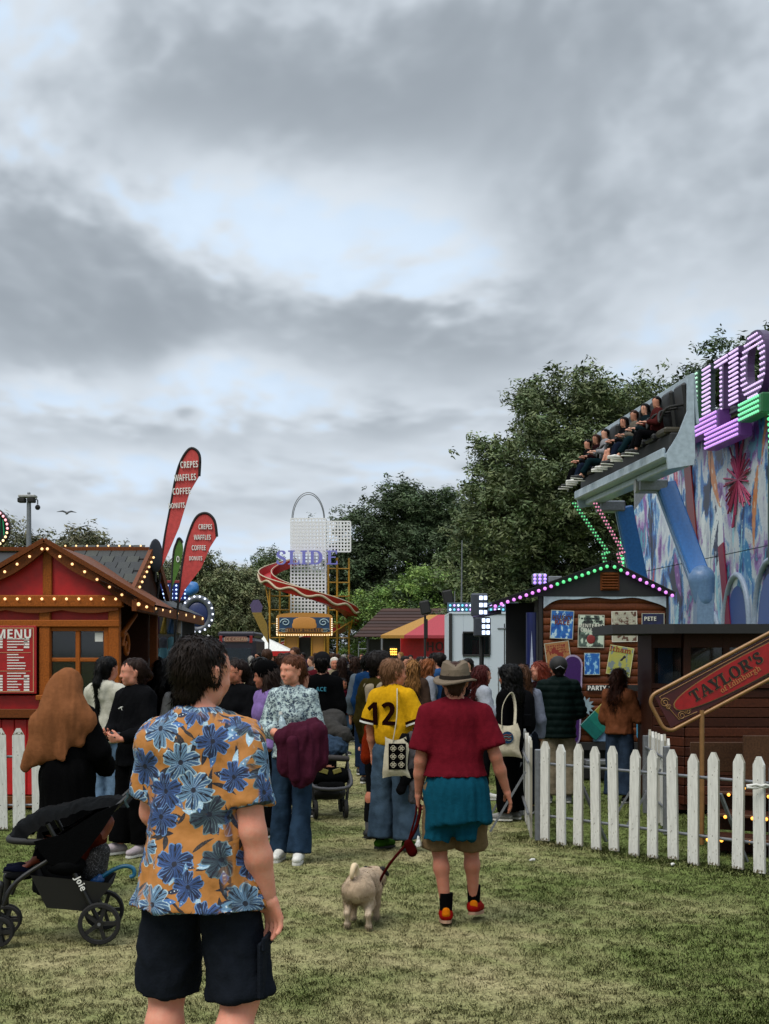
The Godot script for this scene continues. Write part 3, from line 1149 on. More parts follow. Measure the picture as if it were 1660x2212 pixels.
func face_parts(body: Node3D, c: Vector3, b: Basis, k: float, sp: Dictionary) -> void:
	var eye_w := mat(Color(0.85, 0.83, 0.8), 0.2)
	var iris := mat(Color(0.16, 0.11, 0.08), 0.15)
	var lip := mat((sp.get("skin", Color(0.72, 0.5, 0.41)) as Color) * Color(0.95, 0.72, 0.72), 0.5)
	var brow := mat(sp.get("brow", Color(0.13, 0.09, 0.07)), 0.9)
	for s in [-1.0, 1.0]:
		var at := c + b * (Vector3(s * 0.033, 0.009, 0.0865) * k)
		var e := put(ball_mesh(0.0125 * k, Vector3(1.15, 0.62, 0.7)), "eye", eye_w, body, at, b)
		put(ball_mesh(0.0055 * k, Vector3(1, 1, 0.5)), "iris", iris, e, Vector3(0, 0, 0.0068 * k))
		put(tube_mesh([c + b * (Vector3(s * 0.018, 0.027, 0.101) * k), c + b * (Vector3(s * 0.034, 0.033, 0.098) * k), c + b * (Vector3(s * 0.05, 0.028, 0.086) * k)], [0.0032 * k, 0.0038 * k, 0.002 * k], 6), "eyebrow", brow, body)
	put(tube_mesh([c + b * (Vector3(-0.022, -0.061, 0.088) * k), c + b * (Vector3(-0.008, -0.057, 0.098) * k), c + b * (Vector3(0.008, -0.057, 0.098) * k), c + b * (Vector3(0.022, -0.061, 0.088) * k)], [0.002 * k, 0.0065 * k, 0.0065 * k, 0.002 * k], 6), "lips", lip, body)

func top_geo(t: Dictionary, J: Dictionary, fem: bool, w: float, cell: float) -> Geo:
	var k: float = J.k
	var e: float = t.get("loose", 0.014) * k
	var hem: float = t.get("hem", 0.9) * k
	var o := []
	var cw_ := 0.122 if fem else 0.143
	var ww := 0.112 if fem else 0.136
	var hw := 0.152 if fem else 0.150
	if t.get("tuck", false):
		hw -= 0.03
	var belly: float = t.get("belly", 1.0)
	var dp: float = t.get("deep", 0.72)
	for s in ["L", "R"]:
		o.append(bn((J.neck as Vector3) + Vector3(0, -0.045, 0) * k, (J["s" + s] as Vector3).lerp(J.neck, 0.12) + Vector3(0, -0.008, 0) * k, 0.052 * k + e * 0.6, 0.05 * k + e * 0.7, 0.05))
	o.append(bn((J.chest as Vector3) + Vector3(0, 0.02, 0) * k, J.waist, cw_ * w * k + e, ww * w * belly * k + e, 0.06, Vector3(1, 1, dp)))
	var low := Vector3((J.pel as Vector3).x, hem, (J.pel as Vector3).z)
	var flare: float = t.get("flare", 1.0)
	o.append(bn(J.waist, low, ww * w * belly * k + e, (hw * w * k + e) * flare, 0.05, Vector3(1, 1, dp + 0.06), "b"))
	if fem and not t.get("flat", false):
		for s in [-1.0, 1.0]:
			o.append(bn((J.chest as Vector3) + Vector3(s * 0.062, -0.055, 0.07) * k, (J.chest as Vector3) + Vector3(s * 0.06, -0.07, 0.075) * k, 0.05 * k + e * 0.5, 0.048 * k + e * 0.5, 0.06))
	var len_: float = t.get("sleeve", 0.6)
	var sl: float = t.get("wide", 0.0) * k
	if len_ > 0.0:
		for s in ["L", "R"]:
			var S: Vector3 = J["s" + s]
			var E: Vector3 = J["e" + s]
			var W: Vector3 = J["w" + s]
			if len_ <= 1.0:
				o.append(bn(S, S.lerp(E, len_), 0.052 * k + e * 0.9, 0.05 * k + e * 0.9 + sl, 0.035, Vector3.ONE, "b"))
			else:
				o.append(bn(S, E, 0.052 * k + e * 0.9, 0.044 * k + e + sl * 0.5, 0.035))
				o.append(bn(E, E.lerp(W, len_ - 1.0), 0.043 * k + e + sl * 0.5, 0.03 * k + e * 0.8 + sl, 0.03, Vector3.ONE, "b"))
	if t.get("hood", false):
		o.append(bn((J.neck as Vector3) + Vector3(-0.07, 0.0, -0.06) * k, (J.neck as Vector3) + Vector3(0.07, 0.0, -0.06) * k, 0.05 * k, 0.05 * k, 0.04))
		o.append(bn((J.neck as Vector3) + Vector3(0, -0.04, -0.09) * k, (J.neck as Vector3) + Vector3(0, -0.1, -0.1) * k, 0.06 * k, 0.04 * k, 0.04))
		o.append(bn((J.neck as Vector3) + Vector3(0, 0.01, 0.02) * k, (J.neck as Vector3) + Vector3(0, -0.02, 0.04) * k, 0.06 * k, 0.06 * k, 0.04))
	if t.get("collar", false):
		o.append(bn((J.neck as Vector3) + Vector3(0, -0.02, -0.005) * k, (J.neck as Vector3) + Vector3(0, 0.028, -0.006) * k, 0.07 * k, 0.066 * k, 0.02, Vector3.ONE, "b"))
	for q in t.get("extra", []):
		o.append(q)
	var g := sdf(o, t.get("cell", cell), t.get("fold", 0.011), t.get("foldf", Vector3(9, 5, 9)), int(hem * 1000.0) + 7)
	if t.has("quilt"):
		# puffer jackets: rolls round the body between stitched seams
		var ns := g.n
		for i in g.v.size():
			var u := absf(sin(g.v[i].y / (float(t.quilt) * k) * PI))
			g.v[i] += ns[i] * t.get("qamp", 0.02) * (pow(u, 0.6) - 0.75)
		g.n = face_normals(g.v, g.idx)
	return g

func bottom_geo(t: Dictionary, J: Dictionary, fem: bool, w: float, cell: float) -> Geo:
	var k: float = J.k
	var o := []
	var hw := 0.142 if fem else 0.136
	var kind: String = t.get("kind", "trousers")
	var e: float = t.get("loose", 0.012) * k
	var top := (J.pel as Vector3) + Vector3(0, t.get("rise", 0.08), 0) * k
	var tight := 0.0 if t.get("over", false) else 0.014
	o.append(bn(top, J.pel, hw * w * k * 0.92 + e * 0.5 - tight, hw * w * k + e - tight, 0.05, Vector3(1, 1, 0.76), "a"))
	if kind == "skirt" or kind == "robe":
		var hem: float = t.get("hem", 0.5) * k
		var fl: float = t.get("flare", 1.25)
		var c: Vector3 = ((J.aL as Vector3) + (J.aR as Vector3)) * 0.5
		o.append(bn(J.pel, Vector3(lerpf((J.pel as Vector3).x, c.x, 0.6), hem, lerpf((J.pel as Vector3).z, c.z, 0.6)), hw * w * k + e, hw * w * k * fl + e, 0.05, Vector3(1, 1, 0.85), "b"))
	else:
		for s in ["L", "R"]:
			var H: Vector3 = J["h" + s]
			var K: Vector3 = J["k" + s]
			var A: Vector3 = J["a" + s]
			var lw: float = t.get("leg", 1.0)
			var len_: float = t.get("len", 2.0)
			if len_ <= 1.0:
				o.append(bn(H + Vector3(0, -0.02, 0), H.lerp(K, len_), 0.088 * k * lw + e, 0.078 * k * lw + e + t.get("cuff", 0.0), 0.018, Vector3.ONE, "b"))
			else:
				var kr: float = t.get("knee", 0.066) * k
				var cr: float = t.get("hemr", 0.06) * k
				o.append(bn(H + Vector3(0, -0.02, 0), K, 0.088 * k * lw + e, kr + e, 0.018))
				o.append(bn(K, K.lerp(A, len_ - 1.0), kr + e, cr + e, 0.014, Vector3.ONE, "b"))
	return sdf(o, t.get("cell", cell), t.get("fold", 0.010), t.get("foldf", Vector3(7, 6, 7)), 23)

func shoe(t: Dictionary, a: Vector3, f: Vector3, k: float, o: Node3D, cell: float) -> void:
	var d := (f - a)
	d.y = 0
	d = d.normalized()
	var pitch := (a.y - 0.085 * k)   # a lifted heel tilts the foot
	var heel := a - d * 0.035 * k + Vector3(0, -0.04 * k, 0)
	var toe := f + d * 0.045 * k + Vector3(0, 0.002, 0)
	var mid := heel.lerp(toe, 0.45) + Vector3(0, 0.022 * k, 0)
	var u := [bn(heel, toe, 0.040 * k, 0.036 * k, 0.02, Vector3(1, 0.8, 1)), bn(a + Vector3(0, -0.02 * k, 0), mid, 0.044 * k, 0.038 * k, 0.03), bn(mid, toe, 0.042 * k, 0.03 * k, 0.02, Vector3(1, 0.85, 1))]
	var s := put(sdf(u, cell).mesh(), "shoe", t.mat, o)
	var g := Geo.new()
	var side := Vector3(-d.z, 0, d.x)
	var dd := (toe - heel).normalized()
	var up := side.cross(dd).normalized()
	if up.y < 0: up = -up
	var n := 14
	var ring := []
	var low := []
	for i in n:
		var an := TAU * i / n
		var px := signf(cos(an)) * pow(absf(cos(an)), 0.75)
		var pz := signf(sin(an)) * pow(absf(sin(an)), 0.6)
		var p := heel.lerp(toe, 0.5) + dd * px * (heel.distance_to(toe) * 0.5 + 0.038 * k) + side * pz * (0.042 + 0.004 * px) * k - up * 0.022 * k
		ring.append(p)
		low.append(p - up * 0.02 * k)
	g.face(ring, up)
	g.face(low, -up)
	for i in n:
		g.face([ring[i], ring[(i + 1) % n], low[(i + 1) % n], low[i]], ring[i] - heel.lerp(toe, 0.5))
	put(g.mesh(), "sole", t.get("sole", M.white), s)
	if t.has("sock"):
		put(tube_mesh([a + Vector3(0, -0.01, 0), a + Vector3(0, t.get("sockh", 0.1) * k, 0.0)], [0.041 * k, 0.047 * k], 12), "sock", t.sock, o)

func hair(t: Dictionary, c: Vector3, b: Basis, k: float, o: Node3D, fine: bool, J: Dictionary) -> void:
	var kind: String = t.get("kind", "short")
	var P := func(x: float, y: float, z: float) -> Vector3: return c + b * (Vector3(x, y, z) * k)
	var B := []
	var vol: float = t.get("vol", 0.0)
	B.append(bn(P.call(0, 0.056, -0.04), P.call(0, 0.062, 0.012), (0.09 + vol) * k, (0.084 + vol) * k, 0.03))
	B.append(bn(P.call(0, 0.0, -0.045), P.call(0, -0.05, -0.05), (0.078 + vol) * k, (0.055 + vol) * k, 0.03))
	var comb := Vector3(0, -1, -0.2)
	var ln := 0.032
	var lift := 0.16
	if kind == "short" or kind == "crop":
		for s in [-1.0, 1.0]:
			B.append(bn(P.call(s * 0.062, 0.03, 0.0), P.call(s * 0.066, -0.015, 0.005), (0.024 + vol * 0.6) * k, 0.016 * k, 0.02))
	if kind == "pony" or kind == "bun":
		B.append(bn(P.call(0, 0.03, -0.12), P.call(0, 0.0, -0.14), 0.032 * k, 0.03 * k, 0.02))
		if kind == "pony":
			B.append(bn(P.call(0, 0.03, -0.13), P.call(0, -0.12, -0.15), 0.03 * k, 0.042 * k, 0.02))
			B.append(bn(P.call(0, -0.12, -0.15), c + b * (Vector3(0, -0.16, -0.14) * k) + Vector3(0, -t.get("len", 0.2), 0) * k, 0.042 * k, 0.016 * k, 0.03))
	if kind == "long" or kind == "bob" or kind == "curly":
		var L: float = t.get("len", 0.36)
		var down := Vector3(0, -L * k, 0)
		var back: Vector3 = P.call(0, -0.02, -0.07)
		B.append(bn(back, back + down * 0.55 + Vector3(0, 0, 0), (0.085 + vol) * k, (0.1 + vol) * k, 0.04, Vector3(1, 1, 0.75)))
		B.append(bn(back + down * 0.55, back + down, (0.1 + vol) * k, (0.07 + vol) * k, 0.04, Vector3(1, 1, 0.6)))
		for s in [-1.0, 1.0]:
			var sd: Vector3 = P.call(s * 0.068, 0.02, 0.0)
			B.append(bn(sd, sd + down * 0.6 + b * Vector3(s * 0.01, 0, 0.012), (0.032 + vol * 0.6) * k, (0.032 + vol) * k, 0.03))
		ln = 0.11
		lift = 0.15
	if kind == "bun" or kind == "pony":
		for s in [-1.0, 1.0]:
			B.append(bn(P.call(s * 0.09, -0.035, 0.055), P.call(s * 0.09, -0.08, 0.04), 0.055 * k, 0.05 * k, 0.01, Vector3.ONE, "-"))
	# keep the face free
	B.append(bn(P.call(0, -0.035, 0.125), P.call(0, -0.085, 0.12), 0.078 * k, 0.085 * k, 0.012, Vector3.ONE, "-"))
	B.append(bn(P.call(0, 0.005, 0.125), P.call(0, 0.01, 0.125), 0.066 * k, 0.066 * k, 0.012, Vector3.ONE, "-"))
	var g := sdf(B, t.get("cell", 0.012 if fine else 0.024), (0.008 if kind in ["short", "crop", "bun", "pony"] else 0.018) if fine else 0.012, t.get("curlf", Vector3(38, 9, 38) if kind != "curly" else Vector3(30, 30, 30)), 5)
	var cnt: int = t.get("locks", 1500 if fine else 160)
	var lk := locks(g, cnt, t.get("lock", ln) * k, t.get("fineness", 0.0034 if fine else 0.009) * k, b * comb if kind == "short" else comb + b * Vector3(0, 0, -0.25), t.get("lift", lift), 31, 0.35, c + b * (Vector3(0, 0.0, 0.045) * k), b * Vector3(0, 0, 1), 0.07 * k)
	lk.c.append_array([])
	for i in g.c.size():
		var u := 0.82
		g.c[i] = Color(u, u, u)
	var off := g.v.size()
	g.v.append_array(lk.v)
	g.n.append_array(lk.n)
	g.c.append_array(lk.c)
	g.uv.append_array(lk.uv)
	for i in lk.idx.size():
		g.idx.append(lk.idx[i] + off)
	put(g.mesh(true), "hair", hair_mat(t.color), o)

func hair_mat(c: Color) -> StandardMaterial3D:
	var key := "hair" + c.to_html()
	if not M.has(key):
		var m := mat(Color(c.r * 1.45, c.g * 1.45, c.b * 1.45), 0.5)
		m.vertex_color_use_as_albedo = true
		m.metallic_specular = 0.25
		M[key] = m
	return M[key]

# ------------------------------------------------------------------ printed cloths
func blend_px(im: Image, x: int, y: int, c: Color, a := 1.0) -> void:
	x = posmod(x, im.get_width())
	y = posmod(y, im.get_height())
	im.set_pixel(x, y, im.get_pixel(x, y).lerp(c, a))

func leaf_print(im: Image, at: Vector2, an: float, L: float, W: float, c: Color, c2: Color) -> void:
	var d := Vector2(cos(an), sin(an))
	var n := int(L) + 1
	for i in n:
		var t := float(i) / n
		var hw := W * sin(PI * pow(t, 0.8))
		var ce := at + d * L * t + Vector2(-d.y, d.x) * sin(t * 2.5) * L * 0.08
		for q in range(-int(hw), int(hw) + 1):
			var p := ce + Vector2(-d.y, d.x) * q
			var m := c if absf(q) > hw * 0.25 or int(t * 14.0) % 3 != 0 else c2
			blend_px(im, int(p.x), int(p.y), m)
			blend_px(im, int(p.x + 0.6), int(p.y + 0.6), m)

func bloom_print(im: Image, at: Vector2, R: float, turn: float, r: RandomNumberGenerator, pal: Array) -> void:
	var petals := 5
	var ir := int(R) + 2
	for y in range(-ir, ir + 1):
		for x in range(-ir, ir + 1):
			var rr := sqrt(x * x + y * y) / R
			if rr > 1.0:
				continue
			var an := atan2(y, x) + turn
			var u := fposmod(an * petals / TAU, 1.0) - 0.5
			var edge := 0.97 - 0.36 * smoothstep(0.26, 0.5, absf(u)) + 0.045 * sin(an * 13.0)
			if rr > edge:
				continue
			var pi := int(floor(an * petals / TAU + 100.0)) % petals
			var c: Color = pal[pi % 2]
			if absf(u) < 0.05 + 0.02 * sin(rr * 20.0) and rr > 0.15:
				c = pal[2]
			elif rr > edge - 0.07:
				c = pal[3]
			elif sin(u * 30.0 + rr * 9.0) > 0.8:
				c = pal[2] if pi % 2 == 0 else pal[3]
			if rr < 0.13:
				c = pal[2]
			blend_px(im, int(at.x) + x, int(at.y) + y, c)

func floral_cloth() -> StandardMaterial3D:
	var r := RandomNumberGenerator.new()
	r.seed = 77
	var n := 512
	var im := Image.create(n, n, false, Image.FORMAT_RGB8)
	im.fill(Color(0.64, 0.42, 0.19))
	var navy := Color(0.06, 0.08, 0.15)
	var blue := [Color(0.17, 0.28, 0.48), Color(0.09, 0.15, 0.30), navy, Color(0.36, 0.50, 0.68)]
	var pale := [Color(0.36, 0.49, 0.60), Color(0.22, 0.34, 0.48), navy, Color(0.62, 0.71, 0.76)]
	var teal := [Color(0.17, 0.24, 0.29), Color(0.12, 0.17, 0.22), navy, Color(0.34, 0.42, 0.44)]
	for i in 70:
		leaf_print(im, Vector2(r.randf() * n, r.randf() * n), r.randf() * TAU, r.randf_range(40, 90), r.randf_range(4.0, 9.0), navy.lerp(Color(0.14, 0.13, 0.15), r.randf()), Color(0.2, 0.2, 0.24))
	var spots := [[70, 60], [200, 30], [330, 70], [450, 45], [30, 170], [150, 160], [285, 185], [400, 165], [500, 250], [80, 290], [215, 300], [345, 290], [440, 350], [20, 400], [150, 410], [270, 420], [380, 450], [500, 470], [80, 490]]
	for i in spots.size():
		var at := Vector2(spots[i][0], spots[i][1]) + Vector2(r.randf_range(-14, 14), r.randf_range(-14, 14))
		for q in 4:
			var an := r.randf() * TAU
			leaf_print(im, at + Vector2(cos(an), sin(an)) * 22.0, an, r.randf_range(38, 60), r.randf_range(7, 13), [Color(0.24, 0.40, 0.62), Color(0.62, 0.74, 0.82), Color(0.10, 0.14, 0.24), Color(0.40, 0.55, 0.68)][q], Color(0.8, 0.85, 0.88))
		bloom_print(im, at, r.randf_range(42, 62), r.randf() * TAU, r, [blue, pale, blue, teal][i % 4])
	var m := mat(Color(1, 1, 1), 0.8)
	m.albedo_texture = tex(im)
	m.uv1_triplanar = true
	m.uv1_triplanar_sharpness = 8.0
	m.uv1_scale = Vector3.ONE * 1.65
	m.normal_enabled = true
	m.normal_texture = weave_n
	m.normal_scale = 0.2
	return m

func leopard_cloth() -> StandardMaterial3D:
	var n := 256
	var im := Image.create(n, n, false, Image.FORMAT_RGB8)
	var f := FastNoiseLite.new()
	f.noise_type = FastNoiseLite.TYPE_CELLULAR
	f.cellular_return_type = FastNoiseLite.RETURN_DISTANCE
	f.frequency = 0.045
	f.seed = 4
	var a := f.get_seamless_image(n, n)
	var f2 := FastNoiseLite.new()
	f2.frequency = 0.08
	f2.seed = 6
	var b := f2.get_seamless_image(n, n)
	for y in n:
		for x in n:
			var d := a.get_pixel(x, y).r
			var q := b.get_pixel(x, y).r
			var c := Color(0.66, 0.73, 0.73)
			if d < 0.20:
				c = Color(0.30, 0.42, 0.50)
			elif d < 0.5 and q > 0.36:
				c = Color(0.07, 0.13, 0.22)
			im.set_pixel(x, y, c)
	var m := mat(Color(1, 1, 1), 0.85)
	m.albedo_texture = tex(im)
	m.uv1_triplanar = true
	m.uv1_scale = Vector3.ONE * 2.6
	return m

func denim(c: Color) -> StandardMaterial3D:
	var m := cloth(c, 0.9, 2.0)
	m.albedo_texture = tex(noise_image(0.025, 128, 170, 285, 31, 4)) if not M.has("denim_t") else M.denim_t
	M.denim_t = m.albedo_texture
	return m

func tied_strap(o: Node3D, called: String, pts: Array, w: float, m: Material) -> void:
	var g := Geo.new()
	g.tube(curve_pts(pts, 5), w, 6, true, 0.25)
	put(g.mesh(), called, m, o)

# ------------------------------------------------------------------ the people one can tell apart
func build_people() -> void:
	var navy := cloth(Color(0.095, 0.11, 0.14), 0.9)
	var black := cloth(Color(0.022, 0.022, 0.026), 0.9)
	var ink := cloth(Color(0.05, 0.052, 0.062), 0.9)
	var brown_hair := Color(0.20, 0.11, 0.065)
	var black_hair := Color(0.032, 0.025, 0.022)
	# ---- man in the flowered shirt, nearest
	var p := person({"label": "man from behind in orange and blue flowered shirt and dark cargo shorts", "at": Vector3(-0.66, 0, -4.97), "turn": 168, "h": 1.775, "w": 1.0, "cell": 0.0125, "arm": 1.16, "leg": 1.22,
		"yaw": -27, "nod": 4, "skin": Color(0.80, 0.58, 0.50), "hcell": 0.006, "gcell": 0.005, "curlR": 0.5, "thumbR": Vector3(1, 0, 0.5), "palmR": Vector3(0.5, 0, -1), "brow": Color(0.05, 0.04, 0.03),
		"J": {"sL": Vector3(0.15, 1.395, -0.012), "sR": Vector3(-0.152, 1.395, -0.012), "eL": Vector3(0.2, 1.13, 0.06), "wL": Vector3(0.18, 0.98, 0.24), "eR": Vector3(-0.212, 1.09, -0.06), "wR": Vector3(-0.252, 0.855, 0.0), "hL": Vector3(0.098, 0.93, 0), "hR": Vector3(-0.098, 0.93, 0), "kL": Vector3(0.145, 0.5, 0.06), "aL": Vector3(0.13, 0.09, 0.0), "kR": Vector3(-0.15, 0.5, 0.0), "aR": Vector3(-0.125, 0.1, -0.14), "fR": Vector3(-0.14, 0.035, -0.02)},
		"top": {"name": "flowered_shirt", "mat": floral_cloth(), "sleeve": 0.74, "loose": 0.032, "hem": 0.815, "collar": true, "wide": 0.008, "deep": 0.8, "flare": 1.36, "fold": 0.02, "foldf": Vector3(7, 4.5, 7), "cell": 0.0115},
		"bottom": {"name": "cargo_shorts", "mat": navy, "len": 1.0, "loose": 0.014, "cuff": 0.032, "fold": 0.016, "leg": 0.96, "rise": 0.0, "cell": 0.0125},
		"shoes": {"mat": M.dark, "sole": M.white, "sock": black}, "hair": {"color": Color(0.082, 0.06, 0.05), "kind": "short", "vol": -0.007, "cell": 0.009, "locks": 11000, "lock": 0.03, "lift": 0.12, "fineness": 0.0022}})
	var neck_ring := []
	for i in 17:
		var an := TAU * i / 16.0
		neck_ring.append(Vector3(sin(an) * 0.078, 1.478 - 0.028 * cos(an), -0.012 + cos(an) * 0.075))
	put(tube_mesh(neck_ring, 0.022, 8, 0.5), "collar", p.get_node("flowered_shirt").material_override, p)
	# pockets of the shorts
	put(box_mesh(Vector3(0.02, 0.2, 0.16), 0.008), "cargo_pocket", navy, p, Vector3(-0.245, 0.62, -0.02), Basis(Vector3.UP, 0.1))
	put(box_mesh(Vector3(0.012, 0.05, 0.17), 0.005), "pocket_flap", navy, p, Vector3(-0.258, 0.715, -0.02), Basis(Vector3.UP, 0.1))
	put(box_mesh(Vector3(0.13, 0.012, 0.01), 0.003), "back_pocket", navy, p, Vector3(-0.1, 0.83, -0.155))
	# ---- man in the hat with the dog
	var maroon := cloth(Color(0.37, 0.075, 0.12), 0.95)
	var teal := cloth(Color(0.05, 0.25, 0.32), 0.95)
	var khaki := cloth(Color(0.40, 0.33, 0.24), 0.95)
	p = person({"label": "man from behind in grey hat, dark red shirt and teal jacket round his waist", "at": Vector3(0.45, 0, -8.86), "turn": 178, "h": 1.665, "w": 1.08, "cell": 0.014, "arm": 1.02, "leg": 0.95, "skin": Color(0.66, 0.46, 0.38), "gcell": 0.0055, "curlL": 1.1, "curlR": 0.35, "nod": 2,
		"J": {"eL": Vector3(0.232, 1.10, -0.02), "wL": Vector3(0.245, 0.875, 0.06), "eR": Vector3(-0.27, 1.13, -0.04), "wR": Vector3(-0.345, 0.90, 0.02), "kL": Vector3(0.105, 0.50, 0.06), "aL": Vector3(0.06, 0.095, 0.02), "fL": Vector3(0.065, 0.035, 0.15), "kR": Vector3(-0.11, 0.5, 0.1), "aR": Vector3(-0.13, 0.13, 0.14), "fR": Vector3(-0.16, 0.065, 0.27)},
		"top": {"name": "red_shirt", "mat": maroon, "sleeve": 0.78, "loose": 0.028, "hem": 1.0, "wide": 0.02, "flare": 1.16, "deep": 0.76, "fold": 0.012, "foldf": Vector3(8, 3, 8)},
		"bottom": {"name": "khaki_shorts", "mat": khaki, "len": 0.98, "loose": 0.022, "cuff": 0.016, "fold": 0.014, "leg": 1.0},
		"shoes": {"mat": cloth(Color(0.50, 0.06, 0.04), 0.7), "sole": cloth(Color(0.62, 0.50, 0.42), 0.8), "sock": black, "sockh": 0.115},
		"hair": {"color": Color(0.16, 0.10, 0.08), "kind": "crop", "vol": -0.006, "locks": 500, "lock": 0.02}})
	for s in [["L", Vector3(0.06, 0.075, -0.03)], ["R", Vector3(-0.128, 0.105, 0.1)]]:
		put(sdf([bn(s[1] * 0.951 + Vector3(0, 0.0, -0.004), s[1] * 0.951 + Vector3(0, 0.02, 0.0), 0.028, 0.026, 0.01, Vector3(1, 0.9, 0.7))], 0.008).mesh(), "heel_patch", cloth(Color(0.70, 0.38, 0.03), 0.7), p)
	var kk := 1.665 / 1.75
	var jk := []
	jk.append(bn(Vector3(0, 1.01, 0) * kk, Vector3(0, 0.9, 0) * kk, 0.165, 0.196, 0.03, Vector3(1, 1, 0.82)))
	jk.append(bn(Vector3(-0.02, 0.9, -0.03) * kk, Vector3(-0.03, 0.68, -0.055) * kk, 0.195, 0.195, 0.04, Vector3(1, 1, 0.76), "b"))
	jk.append(bn(Vector3(0.09, 0.8, -0.06) * kk, Vector3(0.125, 0.565, -0.07) * kk, 0.09, 0.085, 0.05, Vector3(1, 1, 0.8), "b"))
	jk.append(bn(Vector3(-0.06, 0.8, -0.06) * kk, Vector3(-0.07, 0.575, -0.08) * kk, 0.085, 0.06, 0.05, Vector3(1, 1, 0.8), "b"))
	put(sdf(jk, 0.012, 0.032, Vector3(8, 1.3, 8), 4).mesh(), "tied_jacket", teal, p)
	var felt := cloth(Color(0.42, 0.375, 0.325), 0.95)
	var hat := Geo.new()
	var hc := Vector3(0, 1.628, -0.005) * kk
	var hb := Basis(Vector3.RIGHT, -0.1)
	var prof := [Vector2(0.155, -0.004), Vector2(0.153, 0.004), Vector2(0.112, 0.012), Vector2(0.106, 0.03), Vector2(0.1, 0.075), Vector2(0.088, 0.115), Vector2(0.06, 0.132), Vector2(0.0, 0.118)]
	hat.lathe(prof, 28, hc + Vector3(0, 0.012, 0), hb)
	hat.lathe([Vector2(0.1, 0.0), Vector2(0.155, -0.004)], 28, hc + Vector3(0, 0.008, 0), hb)
	for i in hat.v.size():
		var q := hat.v[i] - hc
		hat.v[i].x = hc.x + q.x * 0.9
		if q.y > 0.09:
			hat.v[i].y -= 0.03 * exp(-q.x * q.x / 0.0016)
		hat.v[i].y += 0.012 * sin(atan2(q.z, q.x) * 2.0) * smoothstep(0.09, 0.15, Vector2(q.x, q.z).length())
	hat.n = face_normals(hat.v, hat.idx)
	put(hat.mesh(), "hat", felt, p)
	var band := Geo.new()
	band.lathe([Vector2(0.114, 0.013), Vector2(0.109, 0.036)], 28, hc + Vector3(0, 0.012, 0), hb)
	for i in band.v.size():
		band.v[i].x *= 0.9
	put(band.mesh(), "hat_band", cloth(Color(0.16, 0.14, 0.125)), p)
	build_dog()
	# ---- woman in the leopard top with a coat over her arm
	p = person({"label": "woman in blue leopard print top and jeans carrying a plum coat", "at": Vector3(-0.77, 0, -11.67), "turn": -12, "h": 1.70, "fem": true, "w": 1.14, "cell": 0.016, "yaw": -32, "skin": Color(0.77, 0.56, 0.47), "arm": 1.1, "hcell": 0.0065, "handR": Vector3(0.9, 0.25, 0.2), "palmR": Vector3(0, 0.1, -1), "thumbR": Vector3(0, 1, 0), "curlR": 1.2, "hide": "L",
		"J": {"eR": Vector3(-0.235, 1.13, 0.0), "wR": Vector3(-0.05, 1.09, 0.22), "eL": Vector3(0.21, 1.13, 0.0), "wL": Vector3(0.1, 1.06, 0.2), "kL": Vector3(0.095, 0.5, 0.05), "aL": Vector3(0.085, 0.085, 0.1), "fL": Vector3(0.10, 0.035, 0.22), "aR": Vector3(-0.12, 0.085, -0.06)},
		"top": {"name": "leopard_top", "mat": leopard_cloth(), "sleeve": 1.55, "loose": 0.02, "hem": 0.88, "wide": 0.02, "fold": 0.014},
		"bottom": {"name": "flared_jeans", "mat": denim(Color(0.15, 0.22, 0.30)), "len": 2.03, "knee": 0.068, "hemr": 0.095, "loose": 0.012},
		"shoes": {"mat": M.white}, "hair": {"color": Color(0.22, 0.125, 0.075), "kind": "bun", "vol": 0.002}})
	var plum := cloth(Color(0.24, 0.09, 0.15), 0.8)
	var ct := [bn(Vector3(0.02, 1.06, 0.27), Vector3(0.23, 1.1, 0.2), 0.075, 0.09, 0.05), bn(Vector3(0.03, 1.03, 0.3), Vector3(0.04, 0.8, 0.28), 0.085, 0.08, 0.05, Vector3(1, 1, 0.6)), bn(Vector3(0.17, 1.05, 0.29), Vector3(0.2, 0.76, 0.29), 0.1, 0.09, 0.05, Vector3(1, 1, 0.7)), bn(Vector3(0.27, 1.08, 0.2), Vector3(0.28, 0.86, 0.22), 0.09, 0.08, 0.05, Vector3(1, 1, 0.7)), bn(Vector3(0.12, 0.9, 0.33), Vector3(0.14, 0.68, 0.3), 0.075, 0.055, 0.04)]
	var coat := thing("coat", "plum coloured padded coat hanging over the leopard-top woman's arm", "coat", p.position, -12)
	put(sdf(ct, 0.012, 0.034, Vector3(8, 2.2, 8), 12).mesh(), "folded_coat", plum, coat)
	put(sdf([bn(Vector3(0.1, 1.02, 0.38), Vector3(0.12, 0.72, 0.36), 0.05, 0.042, 0.03)], 0.012, 0.016, Vector3(5, 3, 5), 3).mesh(), "coat_sleeve", plum, coat)
	var bt := thing("drink_bottle", "clear plastic bottle held upright by the leopard-top woman", "bottle", p.position + Vector3(-0.055, 1.045, 0.24), -12)
	var glass := mat(Color(0.75, 0.85, 0.9, 0.4), 0.08)
	glass.transparency = BaseMaterial3D.TRANSPARENCY_ALPHA
	var bg := Geo.new()
	bg.lathe([Vector2(0, 0), Vector2(0.028, 0.0), Vector2(0.03, 0.02), Vector2(0.03, 0.13), Vector2(0.012, 0.17), Vector2(0.012, 0.19), Vector2(0, 0.19)], 14, Vector3.ZERO, Basis(Vector3.BACK, 0.15))
	put(bg.mesh(), "bottle", glass, bt)
	put(tube_mesh([Vector3(-0.028, 0.185, 0), Vector3(-0.031, 0.21, 0)], 0.014, 12), "cap", M.white, bt)
	# ---- yellow jersey
	var yellow := cloth(Color(0.74, 0.56, 0.08), 0.85)
	var dkbrown := cloth(Color(0.10, 0.025, 0.02), 0.9)
